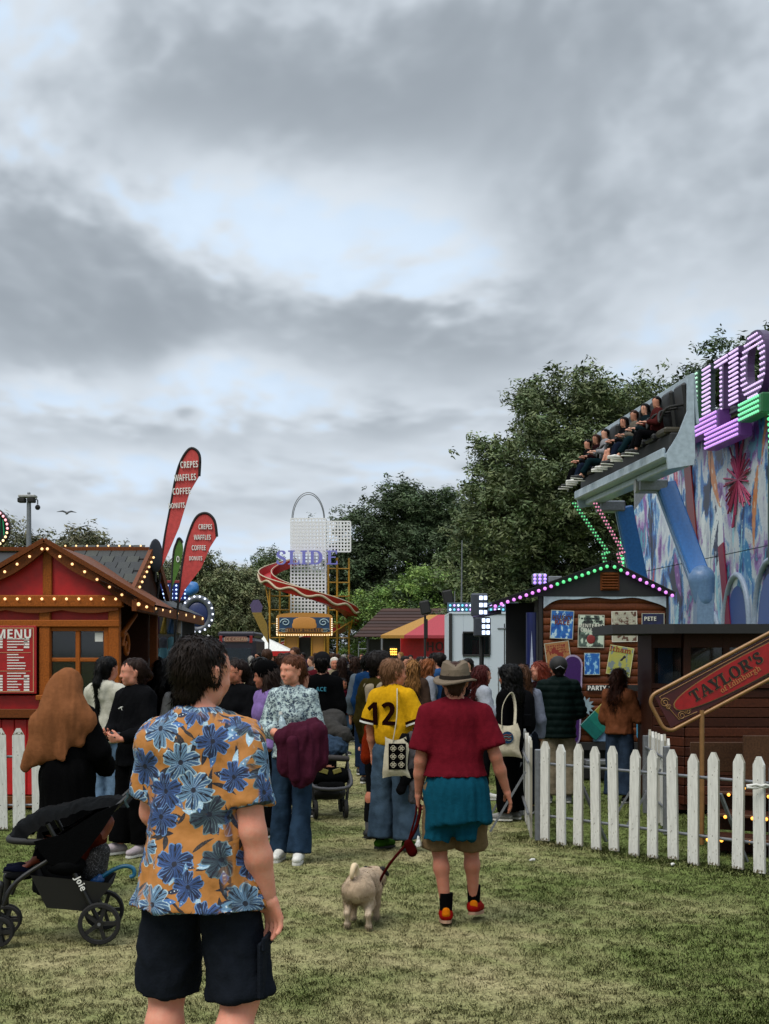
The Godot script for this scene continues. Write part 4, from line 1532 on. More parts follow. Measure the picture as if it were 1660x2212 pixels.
	p = person({"label": "person in yellow number 12 jersey and wide jeans, seen from behind", "at": Vector3(0.075, 0, -12.3), "turn": 147, "h": 1.67, "w": 1.06, "cell": 0.016, "yaw": -38, "skin": Color(0.72, 0.50, 0.40), "hide": "", "curlR": 0.8, "handR": Vector3(0.1, -0.2, 1),
		"J": {"eR": Vector3(-0.27, 1.13, 0.02), "wR": Vector3(-0.25, 1.02, 0.24), "kL": Vector3(0.12, 0.5, 0.0), "aL": Vector3(0.13, 0.085, -0.02), "kR": Vector3(-0.12, 0.5, 0.0), "aR": Vector3(-0.14, 0.085, 0.02)},
		"top": {"name": "yellow_jersey", "mat": yellow, "sleeve": 0.86, "loose": 0.03, "hem": 0.97, "wide": 0.03, "tuck": true, "fold": 0.012},
		"bottom": {"name": "wide_jeans", "mat": denim(Color(0.25, 0.32, 0.39)), "len": 1.95, "knee": 0.088, "hemr": 0.105, "loose": 0.02, "over": true, "rise": 0.1},
		"shoes": {"mat": cloth(Color(0.16, 0.30, 0.05), 0.7), "sole": M.black, "sock": black}, "hair": {"color": Color(0.30, 0.21, 0.145), "kind": "short", "vol": 0.002, "locks": 1200, "lock": 0.05}})
	var jk2 := 1.67 / 1.75
	for s in ["L", "R"]:
		var e := 1.0 if s == "L" else -1.0
		var S := Vector3(e * 0.178, 1.41, -0.012) * jk2
		var E := (Vector3(0.233, 1.115, -0.03) if s == "L" else Vector3(-0.27, 1.13, 0.02)) * jk2
		put(tube_mesh([S.lerp(E, 0.70), S.lerp(E, 0.78)], [0.106, 0.108], 14), "sleeve_stripe", dkbrown, p)
		put(tube_mesh([S.lerp(E, 0.78), S.lerp(E, 0.84)], [0.107, 0.109], 14), "sleeve_band", M.white, p)
	put(text_mesh("12", 0.2, 0.012), "back_number", dkbrown, p, Vector3(0.035, 1.2, -0.138), Basis(Vector3.UP, PI) * Basis(Vector3.RIGHT, 0.06))
	put(tube_mesh([Vector3(0.075, 1.44, 0.02), Vector3(0.07, 1.46, -0.03), Vector3(-0.06, 1.46, -0.03)], 0.006, 6), "neck_braid", dkbrown, p)
	var canvas := cloth(Color(0.70, 0.67, 0.59), 0.95)
	var tote := thing("tote_bag", "white tote bag with black and white knot squares at the yellow jersey", "bag", Vector3(0.11, 0.0, -12.02), 0)
	bag_shape(tote, Vector3(-0.01, 0.83, 0.015), 0.23, 0.31, 0.07, canvas)
	put(box_mesh(Vector3(0.15, 0.225, 0.008), 0.003), "print_panel", black, tote, Vector3(0.0, 0.845, 0.052))
	for i in 3:
		for q in 2:
			var kn := Geo.new()
			for a4 in 4:
				var an := a4 * PI / 2.0
				var loop := []
				for t in 9:
					var u := TAU * t / 8.0
					loop.append(Vector3(cos(an) * 0.012 + cos(u) * 0.013, sin(an) * 0.012 + sin(u) * 0.013, 0))
				kn.tube(loop, 0.0028, 5)
			put(kn.mesh(), "knot_print", canvas, tote, Vector3(-0.035 + q * 0.07, 0.775 + i * 0.07, 0.058))
	tied_strap(tote, "strap", [Vector3(-0.04, 0.96, 0.02), Vector3(-0.005, 1.18, 0.02), Vector3(0.0, 1.39, -0.08), Vector3(0.0, 1.41, -0.2)], 0.02, canvas)
	var hang := thing("grey_jacket", "grey and black jackets hanging beside the knot print tote bag", "jacket", Vector3(0.2, 0, -12.05), 0)
	put(sdf([bn(Vector3(-0.02, 0.98, 0), Vector3(0.01, 0.66, 0.0), 0.06, 0.055, 0.03, Vector3(1, 1, 0.7)), bn(Vector3(0.0, 0.7, 0), Vector3(-0.06, 0.55, 0.0), 0.05, 0.04, 0.03)], 0.012, 0.02, Vector3(12, 6, 12), 2).mesh(), "black_layer", ink, hang)
	put(sdf([bn(Vector3(0.03, 1.0, -0.01), Vector3(0.075, 0.6, 0.0), 0.06, 0.06, 0.03, Vector3(1, 1, 0.7)), bn(Vector3(0.07, 0.6, 0), Vector3(0.05, 0.46, 0.0), 0.05, 0.03, 0.03)], 0.012, 0.025, Vector3(12, 6, 12), 5).mesh(), "grey_layer", cloth(Color(0.27, 0.26, 0.27)), hang)
	# ---- olive jacket beside the jersey
	var olive := cloth(Color(0.155, 0.135, 0.045), 0.9)
	p = person({"label": "person in olive jacket and black trousers left of the yellow jersey", "at": Vector3(-0.045, 0, -13.0), "turn": 130, "h": 1.74, "cell": 0.018, "yaw": -20, "skin": Color(0.66, 0.45, 0.36),
		"J": {"aL": Vector3(0.1, 0.085, -0.04)},
		"top": {"name": "olive_jacket", "mat": olive, "sleeve": 1.95, "loose": 0.035, "hem": 0.93, "hood": false, "fold": 0.02}, "bottom": {"mat": ink, "len": 1.85, "knee": 0.06, "hemr": 0.05}, "shoes": {"mat": M.black, "sole": M.black, "sock": cloth(Color(0.3, 0.3, 0.32))}, "hair": {"color": Color(0.055, 0.04, 0.035), "kind": "short", "vol": 0.004}})
	put(sdf([bn(Vector3(-0.1, 1.42, -0.06), Vector3(0.1, 1.42, -0.06), 0.05, 0.05, 0.03), bn(Vector3(0, 1.4, -0.1), Vector3(0, 1.3, -0.12), 0.06, 0.04, 0.03)], 0.014, 0.01).mesh(), "cream_hood", cloth(Color(0.5, 0.46, 0.40)), p)
	var ob := thing("orange_bag", "orange bag hanging at the hip of the olive jacket", "bag", Vector3(-0.165, 0, -12.86))
	put(sdf([bn(Vector3(0, 0.93, 0), Vector3(0.0, 0.78, 0), 0.06, 0.075, 0.03, Vector3(0.7, 1, 1)), bn(Vector3(0.03, 1.03, 0.02), Vector3(0.03, 0.9, 0.02), 0.06, 0.05, 0.03)], 0.014, 0.012).mesh(), "bag_body", cloth(Color(0.42, 0.12, 0.03), 0.7), ob)
	tied_strap(ob, "strap", [Vector3(0.0, 0.98, 0), Vector3(0.02, 1.2, 0.05), Vector3(0.08, 1.4, 0.02)], 0.012, ink)
	# ---- woman in the brown headscarf and black robe
	var veil := cloth(Color(0.48, 0.305, 0.195), 0.9)
	p = person({"label": "woman in brown headscarf and long black robe, seen from behind", "at": Vector3(-2.24, 0, -9.8), "turn": 172, "h": 1.60, "fem": true, "w": 1.2, "cell": 0.018, "hide": "LR", "skin": Color(0.62, 0.42, 0.33),
		"J": {"eR": Vector3(-0.26, 1.13, 0.0), "wR": Vector3(-0.27, 0.98, 0.15), "eL": Vector3(0.25, 1.13, 0.02), "wL": Vector3(0.16, 1.02, 0.2)},
		"top": {"name": "black_robe", "mat": black, "sleeve": 1.98, "loose": 0.035, "hem": 0.85, "wide": 0.02, "flat": true, "fold": 0.014}, "bottom": {"name": "robe_skirt", "kind": "robe", "mat": black, "hem": 0.05, "flare": 1.3, "loose": 0.035, "fold": 0.03, "foldf": Vector3(8, 1.2, 8), "over": true, "rise": 0.15}, "shoes": {"mat": M.black}})
	var hk := 1.6 / 1.75
	var vb := [bn(Vector3(-0.15, 1.36, -0.03) * hk, Vector3(0.18, 1.36, -0.03) * hk, 0.085, 0.09, 0.08, Vector3(1, 1, 1.1)), bn(Vector3(0, 1.665, 0.0) * hk, Vector3(0, 1.6, -0.03) * hk, 0.108, 0.1, 0.03), bn(Vector3(0, 1.6, -0.04) * hk, Vector3(0.0, 1.42, -0.07) * hk, 0.105, 0.15, 0.05, Vector3(1, 1, 0.8)), bn(Vector3(0.02, 1.45, -0.06) * hk, Vector3(0.13, 1.16, -0.12) * hk, 0.155, 0.105, 0.06, Vector3(1, 1, 0.55)), bn(Vector3(0.1, 1.3, -0.1) * hk, Vector3(0.3, 1.02, -0.09) * hk, 0.1, 0.035, 0.06, Vector3(1, 1, 0.6)), bn(Vector3(0.02, 1.35, -0.13) * hk, Vector3(-0.03, 1.1, -0.17) * hk, 0.1, 0.03, 0.06, Vector3(1, 1, 0.45)), bn(Vector3(-0.02, 1.42, -0.1) * hk, Vector3(-0.14, 1.22, -0.1) * hk, 0.1, 0.03, 0.06, Vector3(1, 1, 0.5))]
	put(sdf(vb, 0.012, 0.03, Vector3(5, 1.3, 5), 15).mesh(), "headscarf", veil, p)
	# ---- woman in the black hoodie with a phone
	p = person({"label": "smiling woman in black hoodie looking left, holding a phone", "at": Vector3(-2.16, 0, -12.0), "turn": -38, "h": 1.68, "fem": true, "w": 1.05, "cell": 0.017, "yaw": -32, "skin": Color(0.74, 0.53, 0.45), "handR": Vector3(0.6, 0.1, 0.8), "handL": Vector3(-0.8, 0.05, 0.5), "curlL": 1.0, "curlR": 0.9, "palmR": Vector3(0, 1, 0), "palmL": Vector3(0, 1, 0), "thumbR": Vector3(0.6, 0.3, -0.5), "thumbL": Vector3(-0.5, 0.4, 0.5), "hcell": 0.0065,
		"J": {"eR": Vector3(-0.22, 1.12, 0.03), "wR": Vector3(-0.12, 1.07, 0.24), "eL": Vector3(0.22, 1.11, 0.03), "wL": Vector3(0.1, 1.05, 0.25), "aR": Vector3(-0.13, 0.085, 0.06), "fR": Vector3(-0.17, 0.035, 0.19)},
		"top": {"name": "black_hoodie", "mat": ink, "sleeve": 1.96, "loose": 0.035, "hem": 0.80, "hood": true, "fold": 0.016, "flat": true}, "bottom": {"mat": black, "len": 1.95, "knee": 0.085, "hemr": 0.09, "loose": 0.02}, "shoes": {"mat": cloth(Color(0.62, 0.58, 0.6), 0.6), "sole": M.white}, "hair": {"color": Color(0.10, 0.06, 0.045), "kind": "bun", "vol": -0.004}})
	put(sdf([bn(Vector3(-0.03, 0, 0), Vector3(0, 0.012, 0), 0.005, 0.005, 0.004), bn(Vector3(0, 0.012, 0), Vector3(0.03, 0.02, 0), 0.006, 0.002, 0.004), bn(Vector3(0, 0.012, 0), Vector3(0.012, -0.012, 0), 0.006, 0.003, 0.004)], 0.004).mesh(), "chest_logo", M.white, p, Vector3(0, 1.26, 0.152))
	var ph := thing("mobile_phone", "dark mobile phone in the hands of the black hoodie woman", "phone", p.position + Vector3(-0.155, 1.04, 0.2), -38)
	put(box_mesh(Vector3(0.15, 0.012, 0.075), 0.004), "case", M.black, ph, Vector3.ZERO, Basis(Vector3.RIGHT, 0.5))
	put(box_mesh(Vector3(0.14, 0.002, 0.068)), "screen", mat(Color(0.03, 0.035, 0.05), 0.1), ph, Vector3(0, 0.0066, -0.003), Basis(Vector3.RIGHT, 0.5))
	# ---- woman in the white hoodie with a black ponytail
	p = person({"label": "woman in off-white hoodie with long black ponytail, back turned", "at": Vector3(-2.66, 0, -13.3), "turn": 160, "h": 1.69, "fem": true, "w": 1.08, "cell": 0.018, "hide": "LR", "yaw": -10,
		"J": {"eR": Vector3(-0.24, 1.14, 0.05), "wR": Vector3(-0.16, 1.1, 0.25), "eL": Vector3(0.24, 1.14, 0.05), "wL": Vector3(0.15, 1.1, 0.25)},
		"top": {"name": "white_hoodie", "mat": cloth(Color(0.70, 0.69, 0.64)), "sleeve": 1.96, "loose": 0.04, "hem": 0.92, "hood": true, "fold": 0.016}, "bottom": {"mat": denim(Color(0.36, 0.45, 0.55)), "len": 1.95, "knee": 0.075, "hemr": 0.08}, "shoes": {"mat": M.white}, "hair": {"color": Color(0.025, 0.022, 0.022), "kind": "pony", "len": 0.28}})
	# ---- woman with glasses, arms crossed
	p = person({"label": "woman with glasses in black jacket, arms crossed, looking left", "at": Vector3(-1.47, 0, -13.9), "turn": -30, "h": 1.66, "fem": true, "cell": 0.018, "yaw": -30, "skin": Color(0.66, 0.45, 0.36), "hide": "LR",
		"J": {"eR": Vector3(-0.22, 1.14, 0.05), "wR": Vector3(0.06, 1.15, 0.2), "eL": Vector3(0.22, 1.13, 0.05), "wL": Vector3(-0.06, 1.10, 0.22)},
		"top": {"name": "black_jacket", "mat": ink, "sleeve": 1.98, "loose": 0.03, "hem": 0.82, "collar": true}, "bottom": {"mat": black, "len": 1.95}, "shoes": {"mat": M.black}, "hair": {"color": Color(0.075, 0.045, 0.035), "kind": "pony", "len": 0.1}})
	var gl := Geo.new()
	var fc := Vector3(0, 1.625, 0.015) * (1.66 / 1.75)
	var fb := Basis(Vector3.UP, deg_to_rad(-30.0))
	for s in [-1.0, 1.0]:
		var ring := []
		for t in 15:
			ring.append(fc + fb * Vector3(s * 0.033 + cos(TAU * t / 14.0) * 0.024, 0.004 + sin(TAU * t / 14.0) * 0.022, 0.108))
		gl.tube(ring, 0.0016, 5)
		gl.tube([fc + fb * Vector3(s * 0.057, 0.01, 0.106), fc + fb * Vector3(s * 0.08, 0.012, 0.0)], 0.0015, 5)
	gl.tube([fc + fb * Vector3(-0.01, 0.008, 0.11), fc + fb * Vector3(0.01, 0.008, 0.11)], 0.0015, 5)
	put(gl.mesh(), "glasses", mat(Color(0.75, 0.6, 0.45), 0.3, 0.8), p)
	# ---- lilac sweatshirt and black beanie
	p = person({"label": "woman in lilac sweatshirt and black beanie in profile, facing left", "at": Vector3(-1.12, 0, -13.2), "turn": -62, "h": 1.62, "fem": true, "w": 1.05, "cell": 0.018, "yaw": -14, "skin": Color(0.60, 0.40, 0.32), "hide": "LR",
		"J": {"eR": Vector3(-0.22, 1.12, -0.02), "wR": Vector3(-0.16, 0.92, 0.14), "eL": Vector3(0.23, 1.12, -0.04), "wL": Vector3(0.22, 0.9, 0.06)},
		"top": {"name": "lilac_sweatshirt", "mat": cloth(Color(0.47, 0.38, 0.60)), "sleeve": 1.98, "loose": 0.035, "hem": 0.93, "fold": 0.014}, "bottom": {"mat": black, "len": 1.95, "over": false}, "shoes": {"mat": M.black}, "hair": {"color": Color(0.10, 0.065, 0.05), "kind": "long", "len": 0.27}})
	var bc := Vector3(0, 1.625, 0.015) * (1.62 / 1.75)
	put(sdf([bn(bc + Vector3(0, 0.07, -0.03), bc + Vector3(0, 0.075, 0.02), 0.102, 0.098, 0.03), bn(bc + Vector3(0, 0.0, 0.17), bc + Vector3(0, -0.05, 0.17), 0.09, 0.1, 0.01, Vector3.ONE, "-"), bn(bc + Vector3(0, -0.06, -0.06), bc + Vector3(0, -0.065, 0), 0.06, 0.09, 0.01, Vector3.ONE, "-")], 0.012, 0.004).mesh(), "beanie", black, p)
	# ---- the group at the hut on the right
	p = person({"label": "girl with very long red tipped hair in white top, facing right", "at": Vector3(1.16, 0, -16.6), "turn": 105, "h": 1.58, "fem": true, "cell": 0.02, "skin": Color(0.72, 0.52, 0.44), "yaw": 0, "hide": "LR",
		"J": {"eR": Vector3(-0.22, 1.12, 0.02), "wR": Vector3(-0.16, 1.2, 0.2)},
		"top": {"name": "white_top", "mat": cloth(Color(0.58, 0.6, 0.64)), "sleeve": 1.96, "loose": 0.04, "hem": 0.85}, "bottom": {"mat": ink, "len": 1.95}, "shoes": {"mat": M.white}, "hair": {"color": Color(0.17, 0.045, 0.04), "kind": "long", "len": 0.42}})
	p = person({"label": "woman with big curly black hair in black, canvas bag on her shoulder", "at": Vector3(1.31, 0, -14.5), "turn": -128, "h": 1.59, "fem": true, "w": 1.05, "cell": 0.018, "yaw": 10, "skin": Color(0.55, 0.36, 0.28), "hide": "L",
		"J": {"eR": Vector3(-0.22, 1.12, 0.04), "wR": Vector3(-0.16, 1.05, 0.22), "aL": Vector3(0.1, 0.085, -0.02)},
		"top": {"name": "black_top", "mat": black, "sleeve": 1.98, "loose": 0.03, "hem": 0.85}, "bottom": {"mat": black, "len": 1.97, "knee": 0.085, "hemr": 0.09, "loose": 0.02}, "shoes": {"mat": cloth(Color(0.5, 0.5, 0.5)), "sole": M.white}, "hair": {"color": Color(0.022, 0.019, 0.02), "kind": "curly", "len": 0.3, "vol": 0.022, "lift": 0.8, "lock": 0.05}})
	tote = thing("canvas_bag", "cream canvas shoulder bag with round blue and orange print", "bag", Vector3(1.26, 0, -14.2), -8)
	bag_shape(tote, Vector3(0.0, 0.84, 0.0), 0.27, 0.31, 0.09, canvas)
	tied_strap(tote, "strap", [Vector3(-0.06, 0.98, 0.02), Vector3(-0.05, 1.2, 0.0), Vector3(0.03, 1.33, -0.1), Vector3(0.07, 1.2, -0.12), Vector3(0.07, 1.0, -0.02)], 0.018, canvas)
	put(tube_mesh([Vector3(0.0, 0.88, 0.045), Vector3(0.0, 0.88, 0.056)], 0.062, 20), "round_print", cloth(Color(0.12, 0.22, 0.33)), tote)
	for i in 4:
		put(tube_mesh([Vector3(-0.04, 0.9 - 0.018 * i, 0.058), Vector3(-0.012, 0.91 - 0.018 * i, 0.059), Vector3(0.015, 0.9 - 0.018 * i, 0.059), Vector3(0.04, 0.91 - 0.018 * i, 0.058)], 0.004, 5), "print_wave", cloth(Color(0.5, 0.25, 0.12) if i % 2 == 0 else Color(0.45, 0.5, 0.48)), tote)
	p = person({"label": "girl with straight light brown hair, grey sleeves and dark backpack", "at": Vector3(1.5, 0, -15.1), "turn": 175, "h": 1.60, "fem": true, "cell": 0.02, "hide": "LR",
		"top": {"name": "grey_top", "mat": cloth(Color(0.42, 0.44, 0.50)), "sleeve": 1.95, "loose": 0.025, "hem": 0.9}, "bottom": {"mat": navy, "len": 1.95, "knee": 0.08, "hemr": 0.08}, "shoes": {"mat": M.black}, "hair": {"color": Color(0.20, 0.13, 0.085), "kind": "long", "len": 0.22}})
	var bp := thing("backpack", "dark soft backpack worn by the girl with grey sleeves", "backpack", p.position, 175)
	put(sdf([bn(Vector3(0, 1.22, -0.18), Vector3(0, 0.98, -0.19), 0.13, 0.145, 0.03, Vector3(1, 1, 0.55))], 0.014, 0.012).mesh(), "pack", ink, bp)
	put(box_mesh(Vector3(0.2, 0.14, 0.03), 0.012), "front_pocket", ink, bp, Vector3(0, 1.02, -0.27))
	for s in [-1.0, 1.0]:
		tied_strap(bp, "strap", [Vector3(s * 0.08, 1.25, -0.15), Vector3(s * 0.1, 1.36, -0.02), Vector3(s * 0.12, 1.2, 0.12), Vector3(s * 0.13, 1.0, 0.02)], 0.018, ink)
	p = person({"label": "red haired person in dark plum behind the green padded coat", "at": Vector3(1.93, 0, -17.3), "turn": -70, "h": 1.62, "fem": true, "cell": 0.022, "hide": "LR", "skin": Color(0.72, 0.52, 0.44),
		"top": {"name": "plum_top", "mat": cloth(Color(0.10, 0.035, 0.05)), "sleeve": 1.95, "loose": 0.03, "hem": 0.85}, "bottom": {"mat": ink, "len": 1.95}, "shoes": {"mat": M.black}, "hair": {"color": Color(0.27, 0.10, 0.055), "kind": "bob", "len": 0.14}})
	var bottle_green := cloth(Color(0.035, 0.08, 0.075), 0.6)
	p = person({"label": "person in long dark green padded coat and black cap, back turned", "at": Vector3(2.03, 0, -16.2), "turn": 182, "h": 1.66, "w": 1.12, "cell": 0.017, "hide": "LR", "nod": 6,
		"J": {"eR": Vector3(-0.25, 1.12, 0.02), "wR": Vector3(-0.18, 1.05, 0.22), "eL": Vector3(0.25, 1.12, 0.02), "wL": Vector3(0.18, 1.05, 0.22), "aL": Vector3(0.12, 0.085, 0), "aR": Vector3(-0.12, 0.085, 0)},
		"top": {"name": "padded_coat", "mat": bottle_green, "sleeve": 1.98, "loose": 0.055, "hem": 0.80, "hood": true, "quilt": 0.085, "qamp": 0.013, "fold": 0.01, "deep": 0.85, "cell": 0.013},
		"bottom": {"mat": cloth(Color(0.47, 0.43, 0.36)), "len": 1.97, "knee": 0.1, "hemr": 0.11, "loose": 0.02, "fold": 0.014}, "shoes": {"mat": cloth(Color(0.6, 0.6, 0.62))}, "hair": {"color": Color(0.04, 0.03, 0.03), "kind": "short", "locks": 500}})
	var cc := Vector3(0, 1.625, 0.015) * (1.66 / 1.75)
	put(sdf([bn(cc + Vector3(0, 0.065, -0.03), cc + Vector3(0, 0.07, 0.02), 0.103, 0.1, 0.03), bn(cc + Vector3(0, -0.06, -0.06), cc + Vector3(0, -0.06, 0.06), 0.092, 0.1, 0.01, Vector3.ONE, "-"), bn(cc + Vector3(0, 0.05, 0.1), cc + Vector3(0, 0.035, 0.17), 0.07, 0.06, 0.02, Vector3(1, 0.15, 1))], 0.011, 0.0).mesh(), "cap", M.black, p)
	put(tube_mesh([cc + Vector3(-0.05, 0.02, -0.118), cc + Vector3(0, 0.05, -0.133), cc + Vector3(0.05, 0.02, -0.118)], 0.006, 6), "cap_strap", M.steel, p)
	var tan := cloth(Color(0.40, 0.235, 0.15), 0.55)
	p = person({"label": "girl in tan leather jacket and jeans reaching towards the dark wooden booth", "at": Vector3(2.74, 0, -16.2), "turn": 146, "h": 1.55, "fem": true, "w": 1.08, "cell": 0.017, "skin": Color(0.66, 0.46, 0.37), "yaw": -10, "handR": Vector3(-0.3, 0.6, 0.8), "curlR": 0.6, "hide": "L",
		"J": {"eR": Vector3(-0.25, 1.12, 0.06), "wR": Vector3(-0.30, 1.2, 0.26), "eL": Vector3(0.22, 1.1, 0.02), "wL": Vector3(0.15, 1.0, 0.2)},
		"top": {"name": "leather_jacket", "mat": tan, "sleeve": 1.9, "loose": 0.035, "hem": 0.90, "fold": 0.02, "collar": true}, "bottom": {"mat": denim(Color(0.17, 0.22, 0.29)), "len": 1.97, "knee": 0.088, "hemr": 0.1, "loose": 0.014}, "shoes": {"mat": M.dark}, "hair": {"color": Color(0.125, 0.058, 0.035), "kind": "long", "len": 0.34}})

# a soft flat bag: a pillow that sags, wider at the foot
func bag_shape(o: Node3D, c: Vector3, w: float, h: float, t: float, m: Material) -> void:
	var g := Geo.new()
	for s in [1.0, -1.0]:
		var base := g.v.size()
		for j in 9:
			for i in 9:
				var u := i / 4.0 - 1.0
				var v := j / 4.0 - 1.0
				var e := (1.0 - pow(absf(u), 4.0)) * (1.0 - pow(absf(v), 4.0))
				var ww := w * (0.46 - 0.05 * v) * (1.0 + 0.04 * sin(v * 5.0))
				g.vert(c + Vector3(u * ww + 0.008 * sin(v * 4.0), v * h * 0.5 - 0.02 * u * u * (1.0 if v < 0 else -1.5), s * (0.004 + t * 0.5 * pow(e, 0.6) * (0.75 - 0.3 * v) + 0.006 * sin(u * 7.0 + v * 3.0) * e)), Vector3(0, 0, s))
		for j in 8:
			for i in 8:
				var a := base + j * 9 + i
				g.idx.append_array([a, a + 9, a + 1, a + 1, a + 9, a + 10] if s > 0 else [a, a + 1, a + 9, a + 1, a + 10, a + 9])
	g.n = face_normals(g.v, g.idx)
	put(g.mesh(), "bag_body", m, o)

# ------------------------------------------------------------------ the pug
func build_dog() -> void:
	var o := thing("dog", "cream pug seen from behind, tail curled up, on a red lead", "dog", Vector3(-0.15, 0, -8.85), 172)
	var k := 1.0
	var B := []
	# trunk: deep chest in front (+z), tucked loin, round rump
	B.append(bn(Vector3(0, 0.24, 0.16), Vector3(0, 0.25, -0.08), 0.098, 0.088, 0.05, Vector3(0.9, 1, 1)))
	B.append(bn(Vector3(0, 0.25, -0.06), Vector3(0, 0.245, -0.13), 0.088, 0.078, 0.05, Vector3(0.95, 1, 1)))
	B.append(bn(Vector3(0, 0.19, 0.16), Vector3(0, 0.2, 0.06), 0.08, 0.07, 0.05))
	B.append(bn(Vector3(0, 0.24, 0.18), Vector3(-0.03, 0.25, 0.26), 0.075, 0.065, 0.05))
	# head
	B.append(bn(Vector3(-0.045, 0.26, 0.28), Vector3(-0.05, 0.25, 0.31), 0.075, 0.068, 0.04))
	B.append(bn(Vector3(-0.055, 0.23, 0.36), Vector3(-0.055, 0.225, 0.38), 0.045, 0.04, 0.03))
	for s in [-1.0, 1.0]:
		# hind leg: thigh, knee forward, hock back, upright shank
		var walk: float = 0.02 * s
		B.append(bn(Vector3(s * 0.052, 0.235, -0.1), Vector3(s * 0.066, 0.15, -0.055 + walk), 0.056, 0.038, 0.03))
		B.append(bn(Vector3(s * 0.066, 0.15, -0.055 + walk), Vector3(s * 0.07, 0.095, -0.14 + walk), 0.034, 0.018, 0.02))
		B.append(bn(Vector3(s * 0.07, 0.095, -0.14 + walk), Vector3(s * 0.072, 0.022, -0.12 + walk), 0.016, 0.014, 0.015))
		B.append(bn(Vector3(s * 0.072, 0.018, -0.12 + walk), Vector3(s * 0.072, 0.014, -0.085 + walk), 0.02, 0.017, 0.012))
		# front leg
		B.append(bn(Vector3(s * 0.07, 0.2, 0.17), Vector3(s * 0.072, 0.11, 0.155 - walk), 0.042, 0.026, 0.03))
		B.append(bn(Vector3(s * 0.072, 0.11, 0.155 - walk), Vector3(s * 0.072, 0.02, 0.16 - walk), 0.025, 0.019, 0.02))
		B.append(bn(Vector3(s * 0.072, 0.017, 0.165 - walk), Vector3(s * 0.072, 0.014, 0.19 - walk), 0.021, 0.018, 0.012))
	var g := sdf(B, 0.008, 0.004, Vector3(20, 20, 20), 2)
	# coat: cream with a greyer trace along the back and pale breeches
	for i in g.v.size():
		var p := g.v[i]
		var c := Color(0.40, 0.30, 0.205)
		if p.y > 0.3 and absf(p.x) < 0.03 and p.z < 0.15:
			c = Color(0.29, 0.215, 0.15)
		if p.y < 0.2 and p.z < -0.1:
			c = Color(0.47, 0.38, 0.28)
		if p.z > 0.34:
			c = Color(0.05, 0.045, 0.04)
		if p.y < 0.025:
			c = Color(0.22, 0.17, 0.12)
		g.c[i] = c
	var fm := mat(Color(1, 1, 1), 0.9)
	fm.vertex_color_use_as_albedo = true
	var body := put(g.mesh(true), "body", fm, o)
	var fur := locks(g, 9000, 0.016, 0.0012, Vector3(0, -0.6, -0.5), 0.5, 9, 0.3)
	for i in fur.c.size():
		fur.c[i] = Color(0.43 * fur.c[i].r, 0.33 * fur.c[i].r, 0.23 * fur.c[i].r)
	put(fur.mesh(true), "fur", fm, body)
	# tail: a tight curl over the rump
	var tp := []
	var tr := []
	for i in 18:
		var u := i / 17.0
		var an := -0.6 + u * 5.4
		var rr := 0.05 - 0.02 * u
		tp.append(Vector3(0.004 + 0.03 * u, 0.33 + rr * sin(an) + 0.03 * minf(u * 3.0, 1.0), -0.165 + rr * cos(an) * 0.8))
		tr.append(0.024 - 0.012 * u)
	put(tube_mesh(tp, tr, 9), "tail", mat(Color(0.78, 0.70, 0.58), 0.95), o)
	var dark := mat(Color(0.04, 0.035, 0.03), 0.85)
	for s in [-1.0, 1.0]:
		put(sdf([bn(Vector3(-0.045 + s * 0.055, 0.315, 0.27), Vector3(-0.045 + s * 0.085, 0.28, 0.295), 0.022, 0.014, 0.02, Vector3(1, 1, 0.6))], 0.006).mesh(), "ear", dark, o)
	put(ball_mesh(0.012, Vector3(1.2, 0.8, 0.8)), "nose", dark, o, Vector3(-0.055, 0.245, 0.418))
	var red := cloth(Color(0.20, 0.012, 0.012), 0.7)
	var ring := []
	for t in 17:
		var an := TAU * t / 16.0
		ring.append(Vector3(-0.02 + cos(an) * 0.08, 0.25 + sin(an) * 0.075, 0.235))
	put(tube_mesh(ring, 0.012, 6), "collar", red, o)
	# the lead runs from the collar to the man's hand, with a small pouch
	var ld := thing("dog_lead", "red dog lead with small red pouch between the hand and the dog", "lead", Vector3.ZERO)
	var hand := Vector3(0.205, 0.76, -8.93)
	var col := Vector3(-0.035, 0.235, -9.02)
	var kn := Vector3(0.15, 0.52, -8.9)
	put(tube_mesh(curve_pts([col, Vector3(-0.01, 0.3, -8.98), Vector3(0.05, 0.4, -8.92), kn], 5), 0.011, 6, 0.5), "webbing", red, ld)
	put(tube_mesh(curve_pts([kn, Vector3(0.175, 0.6, -8.9), Vector3(0.20, 0.7, -8.9), hand], 4), 0.012, 6, 0.5), "webbing", red, ld)
	put(tube_mesh(curve_pts([kn, Vector3(0.195, 0.6, -8.88), Vector3(0.225, 0.7, -8.9), hand + Vector3(0.02, 0, 0)], 4), 0.012, 6, 0.5), "hand_loop", red, ld)
	put(sdf([bn(Vector3(-0.012, 0.02, 0), Vector3(0.012, -0.03, 0), 0.03, 0.034, 0.02, Vector3(1, 1, 0.6))], 0.007).mesh(), "pouch", red, ld, Vector3(0.165, 0.495, -8.86))
	put(sdf([bn(Vector3(0, 0.03, 0), Vector3(0.004, -0.02, 0), 0.008, 0.022, 0.015)], 0.006, 0.006, Vector3(40, 40, 40)).mesh(), "spare_bag", M.white, ld, Vector3(0.215, 0.53, -8.87))

# ------------------------------------------------------------------ stalls and huts
func bulb_mat(c: Color, e: float) -> StandardMaterial3D:
	var key := "bulb%s%f" % [c.to_html(), e]
	if not M.has(key):
		M[key] = glow(c, e)
	return M[key]

var bulb_m: ArrayMesh

